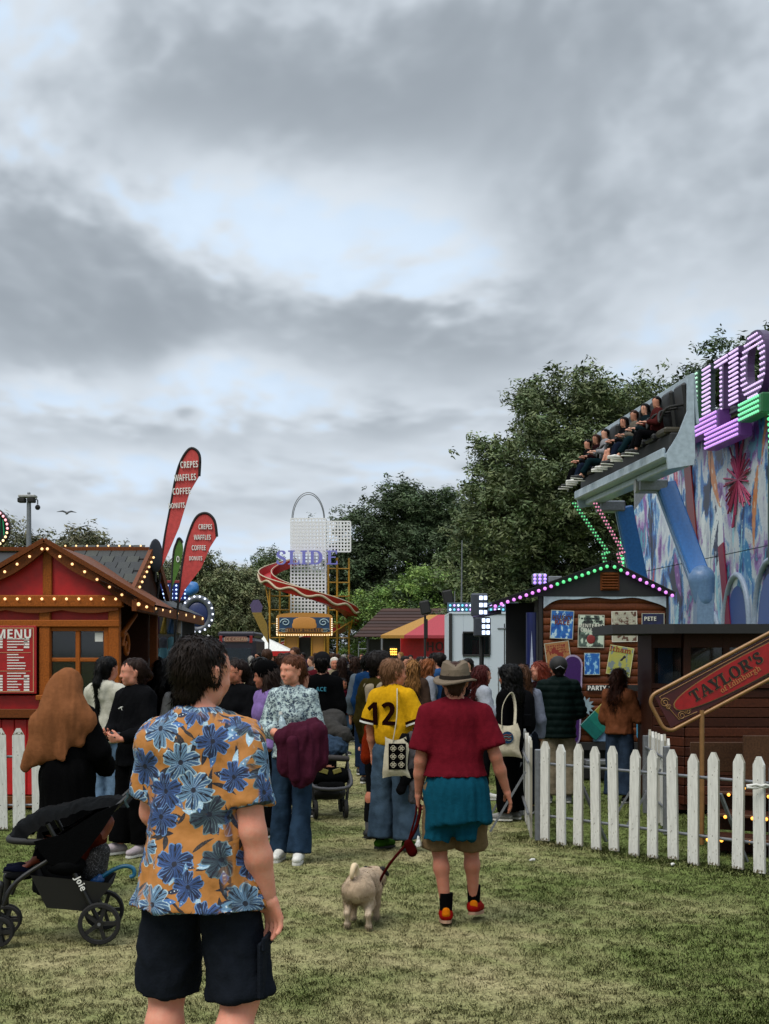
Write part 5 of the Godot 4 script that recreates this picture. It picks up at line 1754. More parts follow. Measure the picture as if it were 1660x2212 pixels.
func bulb(parent: Node3D, at: Vector3, r := 0.0155, c := Color(1.0, 0.80, 0.55), e := 0.85) -> void:
	if bulb_m == null:
		bulb_m = ball_mesh(1.0, Vector3.ONE, 8, 5)
	put(bulb_m, "bulb", bulb_mat(c, e), parent, at, Basis().scaled(Vector3.ONE * r))

func panel(parent: Node3D, called: String, a: Vector3, b: Vector3, m: Material, bev := 0.006) -> MeshInstance3D:
	var lo := a.min(b)
	var hi := a.max(b)
	return put(box_mesh(hi - lo, bev), called, m, parent, (lo + hi) * 0.5)

func build_buildings() -> void:
	M.timber = wood(Color(0.66, 0.37, 0.13), 0.5, Vector3(3, 3, 3))
	M.timber_d = wood(Color(0.46, 0.25, 0.10), 0.55, Vector3(3, 3, 3))
	M.red = worn(Color(0.70, 0.03, 0.05), 0.5, 1.0)
	M.bark_d = wood(Color(0.26, 0.14, 0.095), 0.5, Vector3(3, 3, 3))
	M.pane = mat(Color(0.10, 0.12, 0.13, 0.35), 0.05)
	M.pane.transparency = BaseMaterial3D.TRANSPARENCY_ALPHA
	M.print_w = mat(Color(0.82, 0.82, 0.8), 0.5)
	crepe_hut()
	neighbour_stall()
	ticket_hut()
	wooden_booth()
	pay_trailer()
	far_stalls()
	van_and_tents()

func scallop(x0: float, x1: float, top: Callable, thick: float, wave: float, pitch: float) -> PackedVector2Array:
	var up := PackedVector2Array()
	var dn := PackedVector2Array()
	var n := 36
	for i in n + 1:
		var x := lerpf(x0, x1, float(i) / n)
		var y: float = top.call(x)
		up.append(Vector2(x, y))
		dn.append(Vector2(x, y - thick - wave * absf(sin(x / pitch * PI))))
	dn.reverse()
	up.append_array(dn)
	return up

func crepe_hut() -> void:
	var o := thing("crepe_hut", "red and timber food hut with menu board and glowing bulbs", "hut", Vector3(-4.2, 0, -15.5))
	var T: Material = M.timber
	var D: Material = M.timber_d
	# walls with thickness, floor and back, so that the inside is really dark
	panel(o, "wall", Vector3(-1.2, 1.06, -0.06), Vector3(-0.5, 2.3, 0), M.red)
	panel(o, "wall", Vector3(-0.5, 2.1, -0.06), Vector3(1.2, 2.32, 0), M.red)
	panel(o, "wall", Vector3(-0.5, 1.06, -0.06), Vector3(0.42, 1.27, 0), M.red)
	panel(o, "back_wall", Vector3(-1.2, 0.1, -2.2), Vector3(1.2, 2.4, -2.14), M.bark_d)
	panel(o, "side_wall", Vector3(1.14, 0.1, -2.2), Vector3(1.2, 1.15, -0.1), D)
	panel(o, "side_wall", Vector3(-1.26, 0.1, -2.2), Vector3(-1.2, 2.4, -0.1), D)
	panel(o, "floor", Vector3(-1.2, 0.1, -2.14), Vector3(1.14, 0.2, -0.07), M.bark_d)
	panel(o, "ceiling", Vector3(-1.2, 2.36, -2.14), Vector3(1.2, 2.4, -0.1), M.bark_d)
	for i in 17:
		var x := -1.2 + i * 0.141
		panel(o, "plank", Vector3(x + 0.002, 0.16, -0.02), Vector3(x + 0.138, 1.0, 0.0 + 0.003 * (i % 3)), M.red, 0.006)
	panel(o, "sill_beam", Vector3(-1.24, 1.02, -0.02), Vector3(1.3, 1.12, 0.1), D)
	panel(o, "base_beam", Vector3(-1.24, 0.02, -0.04), Vector3(1.3, 0.15, 0.05), D)
	panel(o, "counter", Vector3(0.34, 1.22, -0.1), Vector3(1.24, 1.275, 0.14), T)
	for x in [1.13, 0.36, -0.62]:
		panel(o, "post", Vector3(x, 0.1, -0.04), Vector3(x + 0.125, 2.3, 0.075), T, 0.01)
	panel(o, "header", Vector3(-1.24, 2.03, 0.0), Vector3(1.26, 2.11, 0.09), T, 0.01)
	panel(o, "tie_beam", Vector3(-1.3, 2.25, 0.0), Vector3(1.3, 2.385, 0.13), T, 0.012)
	# scalloped board under the tie beam
	var g := Geo.new()
	g.prism(scallop(-1.25, 1.25, func(_x: float) -> float: return 2.25, 0.03, 0.035, 0.62), 0.04)
	put(g.mesh(), "scalloped_board", D, o, Vector3(0, 0, 0.09))
	# window: frame, bars and four panes
	panel(o, "window_frame", Vector3(0.43, 1.275, -0.02), Vector3(0.49, 2.03, 0.05), T)
	panel(o, "window_frame", Vector3(1.075, 1.275, -0.02), Vector3(1.13, 2.03, 0.05), T)
	panel(o, "window_frame", Vector3(0.49, 1.985, -0.02), Vector3(1.075, 2.03, 0.05), T)
	panel(o, "mullion", Vector3(0.76, 1.275, -0.02), Vector3(0.81, 1.985, 0.045), T)
	panel(o, "transom", Vector3(0.49, 1.645, -0.02), Vector3(1.075, 1.69, 0.04), T)
	for a in [[0.49, 1.28, 0.76, 1.645], [0.81, 1.28, 1.075, 1.645], [0.49, 1.69, 0.76, 1.985], [0.81, 1.69, 1.075, 1.985]]:
		panel(o, "pane", Vector3(a[0], a[1], 0.0), Vector3(a[2], a[3], 0.005), M.pane, 0.0)
	panel(o, "notice", Vector3(0.97, 1.87, 0.007), Vector3(1.06, 1.97, 0.01), M.print_w, 0.0)
	for i in 5:
		panel(o, "shelf_jar", Vector3(0.52 + 0.045 * i, 1.29, -0.3), Vector3(0.555 + 0.045 * i, 1.40 + 0.02 * (i % 3), -0.26), M.white, 0.01)
	# menu board
	var mb := panel(o, "menu_board", Vector3(-0.43, 1.29, 0.09), Vector3(0.345, 2.045, 0.115), worn(Color(0.60, 0.03, 0.05), 0.4, 1.0))
	mb.set_meta("label", "red menu board with white lettering")
	for f in [[-0.40, 1.31, 0.315, 1.318], [-0.40, 2.015, 0.315, 2.023], [0.307, 1.318, 0.315, 2.015], [-0.40, 1.318, -0.392, 2.015], [-0.36, 1.745, 0.28, 1.75], [-0.36, 1.54, 0.28, 1.545]]:
		put(box_mesh(Vector3(f[2] - f[0], f[3] - f[1], 0.004)), "border", mat(Color(0.7, 0.55, 0.4), 0.4), mb, Vector3((f[0] + f[2]) * 0.5 + 0.0425, (f[1] + f[3]) * 0.5 - 1.6675, 0.014))
	put(text_mesh("MENU", 0.1, 0.008), "lettering", M.print_w, mb, Vector3(0.135, 0.285, 0.016))
	var r := RandomNumberGenerator.new()
	r.seed = 5
	for i in 18:
		var y := 1.9 - i * 0.031 - (0.02 if i > 4 else 0.0) - (0.02 if i > 10 else 0.0)
		for q in 2:
			var w := r.randf_range(0.1, 0.23)
			var x0 := -0.36 if q == 0 else 0.02
			put(box_mesh(Vector3(w, 0.011, 0.003)), "text_line", M.print_w, mb, Vector3(x0 + w * 0.5 + 0.0425, y - 1.6675, 0.014))
		if i < 4 or i > 11:
			for x0 in [-0.06, 0.235]:
				put(box_mesh(Vector3(0.06, 0.02, 0.003)), "price_box", M.print_w, mb, Vector3(x0 + 0.0425, y - 1.6675, 0.014))
	# front gable
	for s in [-1.0, 1.0]:
		g = Geo.new()
		g.prism(PackedVector2Array([Vector2(0.45 + s * 0.05, 2.385), Vector2(0.45 + s * 0.98, 2.385), Vector2(0.45 + s * 0.05, 2.9)]), 0.04)
		put(g.mesh(), "gable_panel", M.red, o, Vector3(0, 0, 0.0))
		var ridge := func(x: float) -> float: return 2.965 - 0.615 * x if x < 0.95 else 2.38 - (x - 0.95) * 0.42
		var poly := scallop(0.0, 1.2, ridge, 0.085, 0.045, 0.6)
		if s < 0:
			for i in poly.size():
				poly[i].x = -poly[i].x
		g = Geo.new()
		g.prism(poly, 0.06)
		put(g.mesh(), "barge_board", D, o, Vector3(0.45, 0, 0.13))
		g = Geo.new()
		g.bar(Vector3(0, 2.99, 0.2), Vector3(s * 1.22, 2.275, 0.2), 0.05, 0.03, Vector3.BACK)
		put(g.mesh(), "barge_cap", D, o, Vector3(0.45, 0, 0))
		for i in 9:
			var x := 0.03 + i * 0.137
			bulb(o, Vector3(0.45 + s * x, float(ridge.call(x)) - 0.055, 0.175))
		# slopes of the front gable running back into the main roof
		g = Geo.new()
		g.face([Vector3(0, 2.97, 0.15), Vector3(s * 1.2, 2.28, 0.15), Vector3(s * 1.2, 2.28, -1.3), Vector3(0, 2.97, -2.2)], Vector3(s, 1, 0))
		g.face([Vector3(0, 2.94, 0.15), Vector3(s * 1.2, 2.25, 0.15), Vector3(s * 1.2, 2.25, -1.3), Vector3(0, 2.94, -2.2)], Vector3(-s, -1, 0))
		put(g.mesh(), "gable_slope", D, o, Vector3(0.45, 0, 0))
	panel(o, "king_post", Vector3(0.4, 2.385, 0.0), Vector3(0.5, 2.9, 0.06), T)
	for i in 19:
		bulb(o, Vector3(-1.22 + i * 0.136, 2.34, 0.145))
	# main roof of slates, each laid on its own
	var a := Vector3(1.15, 2.43, -1.1)
	var rise := Vector3(0, 0.64, -1.5)
	g = Geo.new()
	g.face([a, a + rise, a + rise + Vector3(-2.9, 0, 0), a + Vector3(-2.9, 0, 0)], Vector3(0, 1, 1))
	g.face([a + Vector3(0, -0.04, 0), a + rise + Vector3(0, -0.04, 0), a + rise + Vector3(-2.9, -0.04, 0), a + Vector3(-2.9, -0.04, 0)], Vector3(0, -1, -1))
	g.face([a + rise, a + rise + Vector3(0, -0.62, -1.2), a + rise + Vector3(-2.9, -0.62, -1.2), a + rise + Vector3(-2.9, 0, 0)], Vector3(0, 1, -1))
	put(g.mesh(), "roof_deck", M.dark, o)
	var slate_m := [worn(Color(0.16, 0.17, 0.165), 0.7, 3.0), worn(Color(0.20, 0.21, 0.19), 0.75, 3.0), worn(Color(0.125, 0.135, 0.14), 0.7, 3.0)]
	var up := rise.normalized()
	var nn := up.cross(Vector3.RIGHT).normalized()
	if nn.y < 0:
		nn = -nn
	var sl := box_mesh(Vector3(0.156, 0.014, 0.28), 0.004)
	for row in 8:
		for c in 11:
			var at := a + up * (0.12 + row * 0.222) + Vector3(-0.09 - c * 0.162 - (0.08 if row % 2 else 0.0), 0, 0) + nn * (0.012 + 0.004 * r.randf())
			if at.x < 0.1 or at.x > 1.12:
				continue
			put(sl, "slate", slate_m[r.randi() % 3], o, at, Basis(Vector3.RIGHT, up, nn) * Basis(Vector3.RIGHT, PI / 2.0 + 0.05) * Basis(Vector3.UP, r.randf_range(-0.03, 0.03)))
	g = Geo.new()
	g.bar(a + rise + Vector3(0.06, 0.03, 0), a + rise + Vector3(-2.9, 0.03, 0), 0.1, 0.05)
	put(g.mesh(), "ridge_board", D, o)
	g = Geo.new()
	g.bar(a + Vector3(0.05, 0.03, 0.05), a + rise + Vector3(0.05, 0.06, 0), 0.05, 0.13)
	put(g.mesh(), "barge_board", D, o)
	g = Geo.new()
	g.bar(a + rise + Vector3(0.05, 0.06, 0), a + rise + Vector3(0.05, -0.55, -1.15), 0.05, 0.13)
	put(g.mesh(), "barge_board", D, o)
	for i in 10:
		bulb(o, a + rise * (i / 9.0) + Vector3(0.095, 0.04, 0.0))
	for i in 8:
		bulb(o, a + rise + Vector3(-0.12 - i * 0.14, 0.07, 0.04), 0.012)
	g = Geo.new()
	g.prism(PackedVector2Array([Vector2(1.1, 2.4), Vector2(2.6, 3.05), Vector2(3.8, 2.4)]), 0.05)
	put(g.mesh(), "gable_panel", M.bark_d, o, Vector3(1.08, 0, 0.0), Basis(Vector3.UP, PI / 2.0))
	# canopy along the right side
	g = Geo.new()
	g.bar(Vector3(1.45, 2.27, 0.25), Vector3(1.36, 2.25, -6.2), 0.05, 0.13)
	put(g.mesh(), "canopy_fascia", D, o)
	g = Geo.new()
	g.face([Vector3(1.47, 2.36, 0.26), Vector3(1.37, 2.33, -6.2), Vector3(0.9, 2.56, -6.2), Vector3(1.0, 2.58, 0.26)], Vector3(1, 1, 0))
	g.face([Vector3(1.47, 2.32, 0.26), Vector3(1.37, 2.29, -6.2), Vector3(0.9, 2.52, -6.2), Vector3(1.0, 2.54, 0.26)], Vector3(-1, -1, 0))
	put(g.mesh(), "canopy_roof", M.dark, o)
	for i in 11:
		bulb(o, Vector3(1.49 - i * 0.01, 2.28, 0.2 - i * (0.16 + 0.045 * i)), 0.021)
	var scr := []
	for i in 26:
		var u := i / 25.0
		var an := u * 7.5
		var rr := 0.17 * (1.0 - u * 0.75)
		scr.append(Vector3(1.26, 1.82 + rr * sin(an), -0.3 + rr * cos(an) * 1.2))
	put(tube_mesh(scr, 0.022, 7), "scroll_bracket", T, o)
	var scr2 := []
	for p in scr:
		scr2.append(Vector3(p.x, 3.32 - p.y, p.z + 0.03))
	put(tube_mesh(scr2, 0.022, 7), "scroll_bracket", T, o)
	put(tube_mesh([Vector3(1.26, 1.95, -0.05), Vector3(1.26, 2.2, -0.9)], 0.03, 8), "brace", T, o)
	panel(o, "rear_post", Vector3(1.2, 0.0, -2.3), Vector3(1.3, 2.3, -2.2), D)
	var sg := Geo.new()
	sg.ball(Vector3.ZERO, 1.0, Vector3(0.03, 0.22, 0.13), 16, 10)
	var sgn := thing("oval_sign", "small dark blue oval sign on the roof end of the crepe hut", "sign", Vector3(-2.95, 3.0, -17.9), -35)
	put(sg.mesh(), "sign_board", worn(Color(0.03, 0.05, 0.11), 0.4), sgn)
	put(tube_mesh([Vector3(0, -0.34, 0), Vector3(0, -0.2, 0)], 0.015, 6), "stem", M.dark, sgn)

func dress_mesh() -> ArrayMesh:
	var g := Geo.new()
	var n := 28
	for j in 7:
		for i in n + 1:
			var an := TAU * i / n
			var t := j / 6.0
			var rr := lerpf(0.05, 0.17, pow(t, 1.2)) * (1.0 + 0.14 * t * sin(an * 7.0))
			g.vert(Vector3(cos(an) * rr, -0.42 * t, sin(an) * rr * 0.6), Vector3(cos(an), 0.3, sin(an)))
	for j in 6:
		for i in n:
			var a := j * (n + 1) + i
			g.idx.append_array([a, a + n + 1, a + 1, a + 1, a + n + 1, a + n + 2])
	return g.mesh()

func neighbour_stall() -> void:
	# toy and costume stall behind the hut
	var o := thing("costume_stall", "dark stall with a clothes rail beyond the crepe hut", "stall", Vector3(-3.0, 0, -19.6))
	panel(o, "back_wall", Vector3(-0.7, 0, -1.2), Vector3(0.16, 2.3, -1.15), M.dark)
	panel(o, "table", Vector3(-0.6, 0.7, -0.6), Vector3(0.2, 0.76, 0.0), M.bark_d)
	for x in [-0.55, 0.12]:
		panel(o, "table_leg", Vector3(x, 0, -0.4), Vector3(x + 0.05, 0.7, -0.35), M.bark_d)
	put(tube_mesh([Vector3(-0.42, 1.93, 0.1), Vector3(0.14, 1.93, 0.1)], 0.016, 8), "clothes_rail", M.steel, o)
	for x in [-0.42, 0.14]:
		put(tube_mesh([Vector3(x, 0, 0.1), Vector3(x, 2.45, 0.1)], 0.018, 8), "upright", M.steel, o)
	for i in 4:
		put(tube_mesh([Vector3(-0.2 + i * 0.1, 2.02, 0.15), Vector3(-0.18 + i * 0.1, 2.25, 0.1)], [0.05, 0.02], 7), "hanging_toy", worn([Color(0.35, 0.2, 0.5), Color(0.6, 0.5, 0.1), Color(0.1, 0.3, 0.5), Color(0.5, 0.45, 0.4)][i], 0.5), o)
	var dm := dress_mesh()
	var net := mat(Color(0.40, 0.60, 0.66), 0.8)
	for i in 3:
		var d := thing("tutu_dress", ["pale blue net dress at the left end of the clothes rail", "pale blue net dress in the middle of the clothes rail", "pale blue net dress at the right end of the clothes rail"][i], "dress", Vector3(-3.21 + i * 0.12, 1.82, -19.45 + 0.05 * i), 20.0 * i)
		put(dm, "skirt", net, d)
		put(sdf([bn(Vector3(0, 0.0, 0), Vector3(0, 0.1, 0), 0.055, 0.06, 0.02, Vector3(1, 1, 0.5))], 0.014).mesh(), "bodice", cloth([Color(0.5, 0.3, 0.32), Color(0.45, 0.45, 0.5), Color(0.35, 0.5, 0.55)][i]), d)
	# the blue lamp-studded ride front beyond it
	var b := thing("lamp_ride", "blue ride front studded with rows of white lamps behind the hut", "ride", Vector3(-4.0, 0, -27.0))
	var bl := worn(Color(0.03, 0.13, 0.42), 0.35, 0.8)
	panel(b, "upper_panel", Vector3(-0.6, 2.78, -0.1), Vector3(0.18, 3.12, 0), bl)
	panel(b, "lower_panel", Vector3(-0.5, 2.4, 0.05), Vector3(0.18, 2.68, 0.15), bl)
	panel(b, "support", Vector3(-0.6, 0, -0.3), Vector3(0.1, 2.78, -0.15), M.dark)
	panel(b, "pink_edge", Vector3(-0.64, 3.12, -0.12), Vector3(0.1, 3.17, 0.02), worn(Color(0.5, 0.12, 0.14), 0.4))
	for j in 4:
		for i in 9:
			bulb(b, Vector3(-0.55 + i * 0.084, 2.83 + j * 0.08, 0.01), 0.019, Color(0.75, 0.86, 1.0), 0.8)
	for j in 3:
		for i in 7:
			bulb(b, Vector3(-0.44 + i * 0.09, 2.45 + j * 0.08, 0.16), 0.019, Color(0.65, 0.80, 1.0), 0.7)
	var cl := sdf([bn(Vector3(0.22, 2.95, 0.05), Vector3(0.3, 3.0, 0.05), 0.09, 0.1, 0.03), bn(Vector3(0.24, 3.07, 0.05), Vector3(0.32, 3.07, 0.05), 0.08, 0.07, 0.03)], 0.03)
	put(cl.mesh(), "cloud_cutout", worn(Color(0.16, 0.42, 0.68), 0.4), b)
	# round light ornament at the right end
	var ring := []
	for t in 25:
		ring.append(Vector3(0.42 + cos(TAU * t / 24.0) * 0.26, 2.5 + sin(TAU * t / 24.0) * 0.3, 0.4))
	put(tube_mesh(ring, 0.07, 8), "ring", worn(Color(0.30, 0.32, 0.36), 0.4), b)
	put(sdf([bn(Vector3(0.42, 2.5, 0.38), Vector3(0.42, 2.5, 0.4), 0.22, 0.22, 0.03, Vector3(1, 1.15, 0.3))], 0.03).mesh(), "ring_panel", worn(Color(0.10, 0.16, 0.35), 0.4), b)
	for t in 18:
		bulb(b, Vector3(0.42 + cos(TAU * t / 18.0) * 0.3, 2.5 + sin(TAU * t / 18.0) * 0.34, 0.47), 0.02, Color(0.9, 0.92, 1.0), 0.8)
	put(tube_mesh([Vector3(0.4, 0, 0.3), Vector3(0.4, 2.2, 0.35)], 0.05, 8), "ring_post", M.dark, b)

func feather_flag(label: String, poly: PackedVector2Array, pole: Array, cloth_m: Material, edge_m: Material, z: float, words: Array) -> void:
	var lowest: Vector3 = pole[0]
	var o := thing("feather_flag", label, "flag", Vector3(lowest.x, 0, z), 0, "feather flags")
	var c := Vector3(lowest.x, 0, 0)
	var g := Geo.new()
	var sh := PackedVector2Array()
	for p in poly:
		sh.append(p - Vector2(lowest.x, 0))
	g.prism(sh, 0.012)
	# the cloth bellies a little in the wind
	for i in g.v.size():
		g.v[i].z += 0.06 * sin(g.v[i].y * 1.6)
	put(g.mesh(), "sail", cloth_m, o)
	var pp := []
	for p in curve_pts(pole, 4):
		pp.append(p - c + Vector3(0, 0, 0.06 * sin(p.y * 1.6)))
	var rr := []
	for i in pp.size():
		rr.append(lerpf(0.016, 0.02, i / float(pp.size())))
	put(tube_mesh(pp, rr, 6), "pole_sleeve", edge_m, o)
	put(tube_mesh([Vector3(0.0, 0.0, 0), pp[0]], 0.02, 8), "pole", M.dark, o)
	for w in words:
		var at := Vector3(w[1] - c.x, w[2], 0)
		at.z = 0.06 * sin(at.y * 1.6) + 0.02
		put(text_mesh(w[0], w[3], 0.008), "lettering", M.print_w, o, at, Basis(Vector3.BACK, w[4]) * Basis.from_scale(Vector3(0.58, 1, 1)))

func ticket_hut() -> void:
	# log-front pay hut of the seat ride: x 2.15 .. 3.83, floor 0.53, ridge 2.94
	var o := thing("ticket_hut", "log fronted ride hut with pinned posters and coloured gable lights", "hut", Vector3(3.0, 0, -19.0))
	var log_m := [wood(Color(0.45, 0.25, 0.15), 0.5, Vector3(2, 2, 2)), wood(Color(0.51, 0.29, 0.17), 0.5, Vector3(2, 2, 2)), wood(Color(0.40, 0.22, 0.13), 0.5, Vector3(2, 2, 2))]
	for i in 20:
		var g := Geo.new()
		var seg := 8
		for q in seg:
			var a0 := -PI / 2 + PI * q / seg
			var a1 := -PI / 2 + PI * (q + 1) / seg
			var p0 := Vector3(0, sin(a0) * 0.05, cos(a0) * 0.02)
			var p1 := Vector3(0, sin(a1) * 0.05, cos(a1) * 0.02)
			g.face([p0 + Vector3(-0.83, 0, 0), p0 + Vector3(0.84, 0, 0), p1 + Vector3(0.84, 0, 0), p1 + Vector3(-0.83, 0, 0)], Vector3(0, sin(a0 + 0.1), cos(a0 + 0.1)))
		put(g.mesh(), "log", log_m[i % 3], o, Vector3(0, 0.58 + i * 0.1, 0))
	panel(o, "front_board", Vector3(-0.85, 0.53, -0.04), Vector3(0.85, 2.56, -0.005), M.dark)
	panel(o, "side_wall", Vector3(0.8, 0.5, -2.2), Vector3(0.85, 2.5, -0.05), M.dark)
	panel(o, "side_wall", Vector3(-0.85, 0.5, -2.2), Vector3(-0.8, 2.5, -0.05), M.dark)
	panel(o, "floor", Vector3(-1.2, 0.42, -2.2), Vector3(0.9, 0.53, 0.06), M.black)
	panel(o, "skirt", Vector3(-0.85, 0.02, -0.1), Vector3(0.9, 0.42, -0.06), M.black)
	panel(o, "step", Vector3(-0.3, 0.25, 0.1), Vector3(0.9, 0.31, 0.4), M.steel)
	panel(o, "door_recess", Vector3(-1.3, 0.0, -0.5), Vector3(-0.9, 2.45, -0.45), M.black)
	panel(o, "trim", Vector3(-0.9, 0.53, -0.02), Vector3(-0.84, 2.56, 0.05), M.dark)
	panel(o, "trim", Vector3(0.84, 0.53, -0.02), Vector3(0.88, 2.56, 0.05), M.dark)
	# blue painted column with a white splash
	put(tube_mesh([Vector3(-1.0, 0.1, 0.05), Vector3(-1.0, 2.3, 0.05)], 0.07, 14), "blue_column", worn(Color(0.035, 0.085, 0.30), 0.35, 1.0), o)
	var spl := Geo.new()
	spl.prism(PackedVector2Array([Vector2(-0.05, 1.0), Vector2(0.05, 1.0), Vector2(0.03, 1.5), Vector2(0.012, 1.75), Vector2(0.0, 2.05), Vector2(-0.015, 1.7), Vector2(-0.035, 1.45)]), 0.01)
	put(spl.mesh(), "splash_print", worn(Color(0.62, 0.66, 0.74), 0.4), o, Vector3(-1.0, 0, 0.125))
	# dark gable, louvre, roof
	var g2 := Geo.new()
	g2.prism(PackedVector2Array([Vector2(-1.45, 2.44), Vector2(-0.9, 2.52), Vector2(0.93, 2.52), Vector2(0.93, 2.58), Vector2(0.07, 2.9)]), 0.06)
	put(g2.mesh(), "gable", worn(Color(0.05, 0.055, 0.065), 0.6), o, Vector3(0, 0, 0.04))
	panel(o, "louvre_frame", Vector3(-0.06, 2.6, 0.07), Vector3(0.2, 2.85, 0.085), M.timber_d)
	for i in 6:
		put(box_mesh(Vector3(0.22, 0.022, 0.03), 0.004), "louvre_slat", M.timber_d, o, Vector3(0.07, 2.63 + i * 0.038, 0.1), Basis(Vector3.RIGHT, 0.5))
	for s in [[-1.53, 2.40], [0.94, 2.54]]:
		var q := Geo.new()
		q.bar(Vector3(0.07, 2.97, 0.1), Vector3(s[0], s[1], 0.1), 0.08, 0.05, Vector3.BACK)
		put(q.mesh(), "rafter", M.dark, o)
		q = Geo.new()
		q.face([Vector3(0.07, 3.0, 0.14), Vector3(s[0], s[1] + 0.03, 0.14), Vector3(s[0], s[1] + 0.03, -2.3), Vector3(0.07, 3.0, -2.3)], Vector3(0, 1, 0))
		q.face([Vector3(0.07, 2.97, 0.14), Vector3(s[0], s[1], 0.14), Vector3(s[0], s[1], -2.3), Vector3(0.07, 2.97, -2.3)], Vector3(0, -1, 0))
		put(q.mesh(), "roof_slope", worn(Color(0.20, 0.19, 0.18), 0.8), o)
		var n := int(absf(s[0] - 0.07) / 0.083)
		for i in n:
			var t := (i + 0.6) / n
			var green: bool = (s[0] < 0 and t < 0.46) or (s[0] > 0 and t < 0.24)
			bulb(o, Vector3(0.07, 2.94, 0.155).lerp(Vector3(s[0], s[1] - 0.03, 0.155), t), 0.024, Color(0.28, 0.68, 0.42) if green else Color(0.70, 0.42, 0.76), 0.95)
	# painted snow edge
	var sn := scallop(-0.83, 0.84, func(_x: float) -> float: return 2.535, 0.0, 0.0, 1.0)
	var up := PackedVector2Array()
	var dn := PackedVector2Array()
	for i in 41:
		var x := -0.83 + 1.67 * i / 40.0
		var e := absf(x) / 0.83
		up.append(Vector2(x, 2.54))
		dn.append(Vector2(x, 2.54 - 0.045 - 0.012 * sin(x * 12.0) - 0.13 * pow(e, 5.0)))
	dn.reverse()
	up.append_array(dn)
	var gs := Geo.new()
	gs.prism(up, 0.02)
	put(gs.mesh(), "snow_trim", worn(Color(0.62, 0.68, 0.72), 0.6), o, Vector3(0, 0, 0.055))
	posters(o)
	# small lit ornament on the left slope
	var orn := thing("roof_lamp", "purple lamp cluster on the left roof slope of the ticket hut", "lamp", Vector3(2.13, 2.66, -19.1))
	put(box_mesh(Vector3(0.2, 0.16, 0.14), 0.02), "lamp_box", M.steel, orn, Vector3(0, 0.1, 0))
	put(tube_mesh([Vector3(0, -0.08, 0), Vector3(0, 0.05, 0)], 0.02, 6), "stem", M.dark, orn)
	for i in 9:
		bulb(orn, Vector3(-0.07 + 0.07 * (i % 3), 0.05 + 0.05 * (i / 3), 0.075), 0.022, Color(0.62, 0.5, 0.9), 0.9)
	panel(orn, "vent", Vector3(0.12, 0.02, -0.05), Vector3(0.3, 0.14, 0.08), M.steel)

func poster_tex(seed_: int, cols: Array) -> StandardMaterial3D:
	var r := RandomNumberGenerator.new()
	r.seed = seed_
	var w := 64
	var h := 84
	var im := Image.create(w, h, false, Image.FORMAT_RGB8)
	var f := FastNoiseLite.new()
	f.seed = seed_
	f.frequency = 0.045
	f.fractal_octaves = 3
	for y in h:
		for x in w:
			var t := f.get_noise_2d(x, y * 0.7) * 1.1 + 0.5
			var c: Color = cols[0].lerp(cols[1], clampf(t, 0, 1))
			if t > 0.72:
				c = cols[2]
			if x < 2 or y < 2 or x > w - 3 or y > h - 3:
				c = cols[3]
			im.set_pixel(x, y, c)
	# blocks of headline print
	for i in 4:
		var yy := 8 + i * 7
		var x := r.randi_range(6, 14)
		while x < w - 12:
			var ww := r.randi_range(2, 6)
			im.fill_rect(Rect2i(x, yy + r.randi_range(0, 1), ww, 4), cols[4])
			x += ww + 2
	var m := mat(Color(1, 1, 1), 0.5)
	m.albedo_texture = tex(im)
	return m

func poster(o: Node3D, x0: float, x1: float, y0: float, y1: float, tilt: float, m: Material, z := 0.045) -> MeshInstance3D:
	var g := Geo.new()
	var a := (x1 - x0) * 0.5
	var b := (y1 - y0) * 0.5
	g.face([Vector3(-a, -b, 0.003), Vector3(a, -b, 0.003), Vector3(a, b, 0.003), Vector3(-a, b, 0.003)], Vector3(0, 0, 1), [Vector2(0, 1), Vector2(1, 1), Vector2(1, 0), Vector2(0, 0)])
	g.face([Vector3(-a, -b, -0.003), Vector3(a, -b, -0.003), Vector3(a, b, -0.003), Vector3(-a, b, -0.003)], Vector3(0, 0, -1))
	return put(g.mesh(), "poster", m, o, Vector3((x0 + x1) * 0.5, (y0 + y1) * 0.5, z), Basis(Vector3.BACK, tilt))

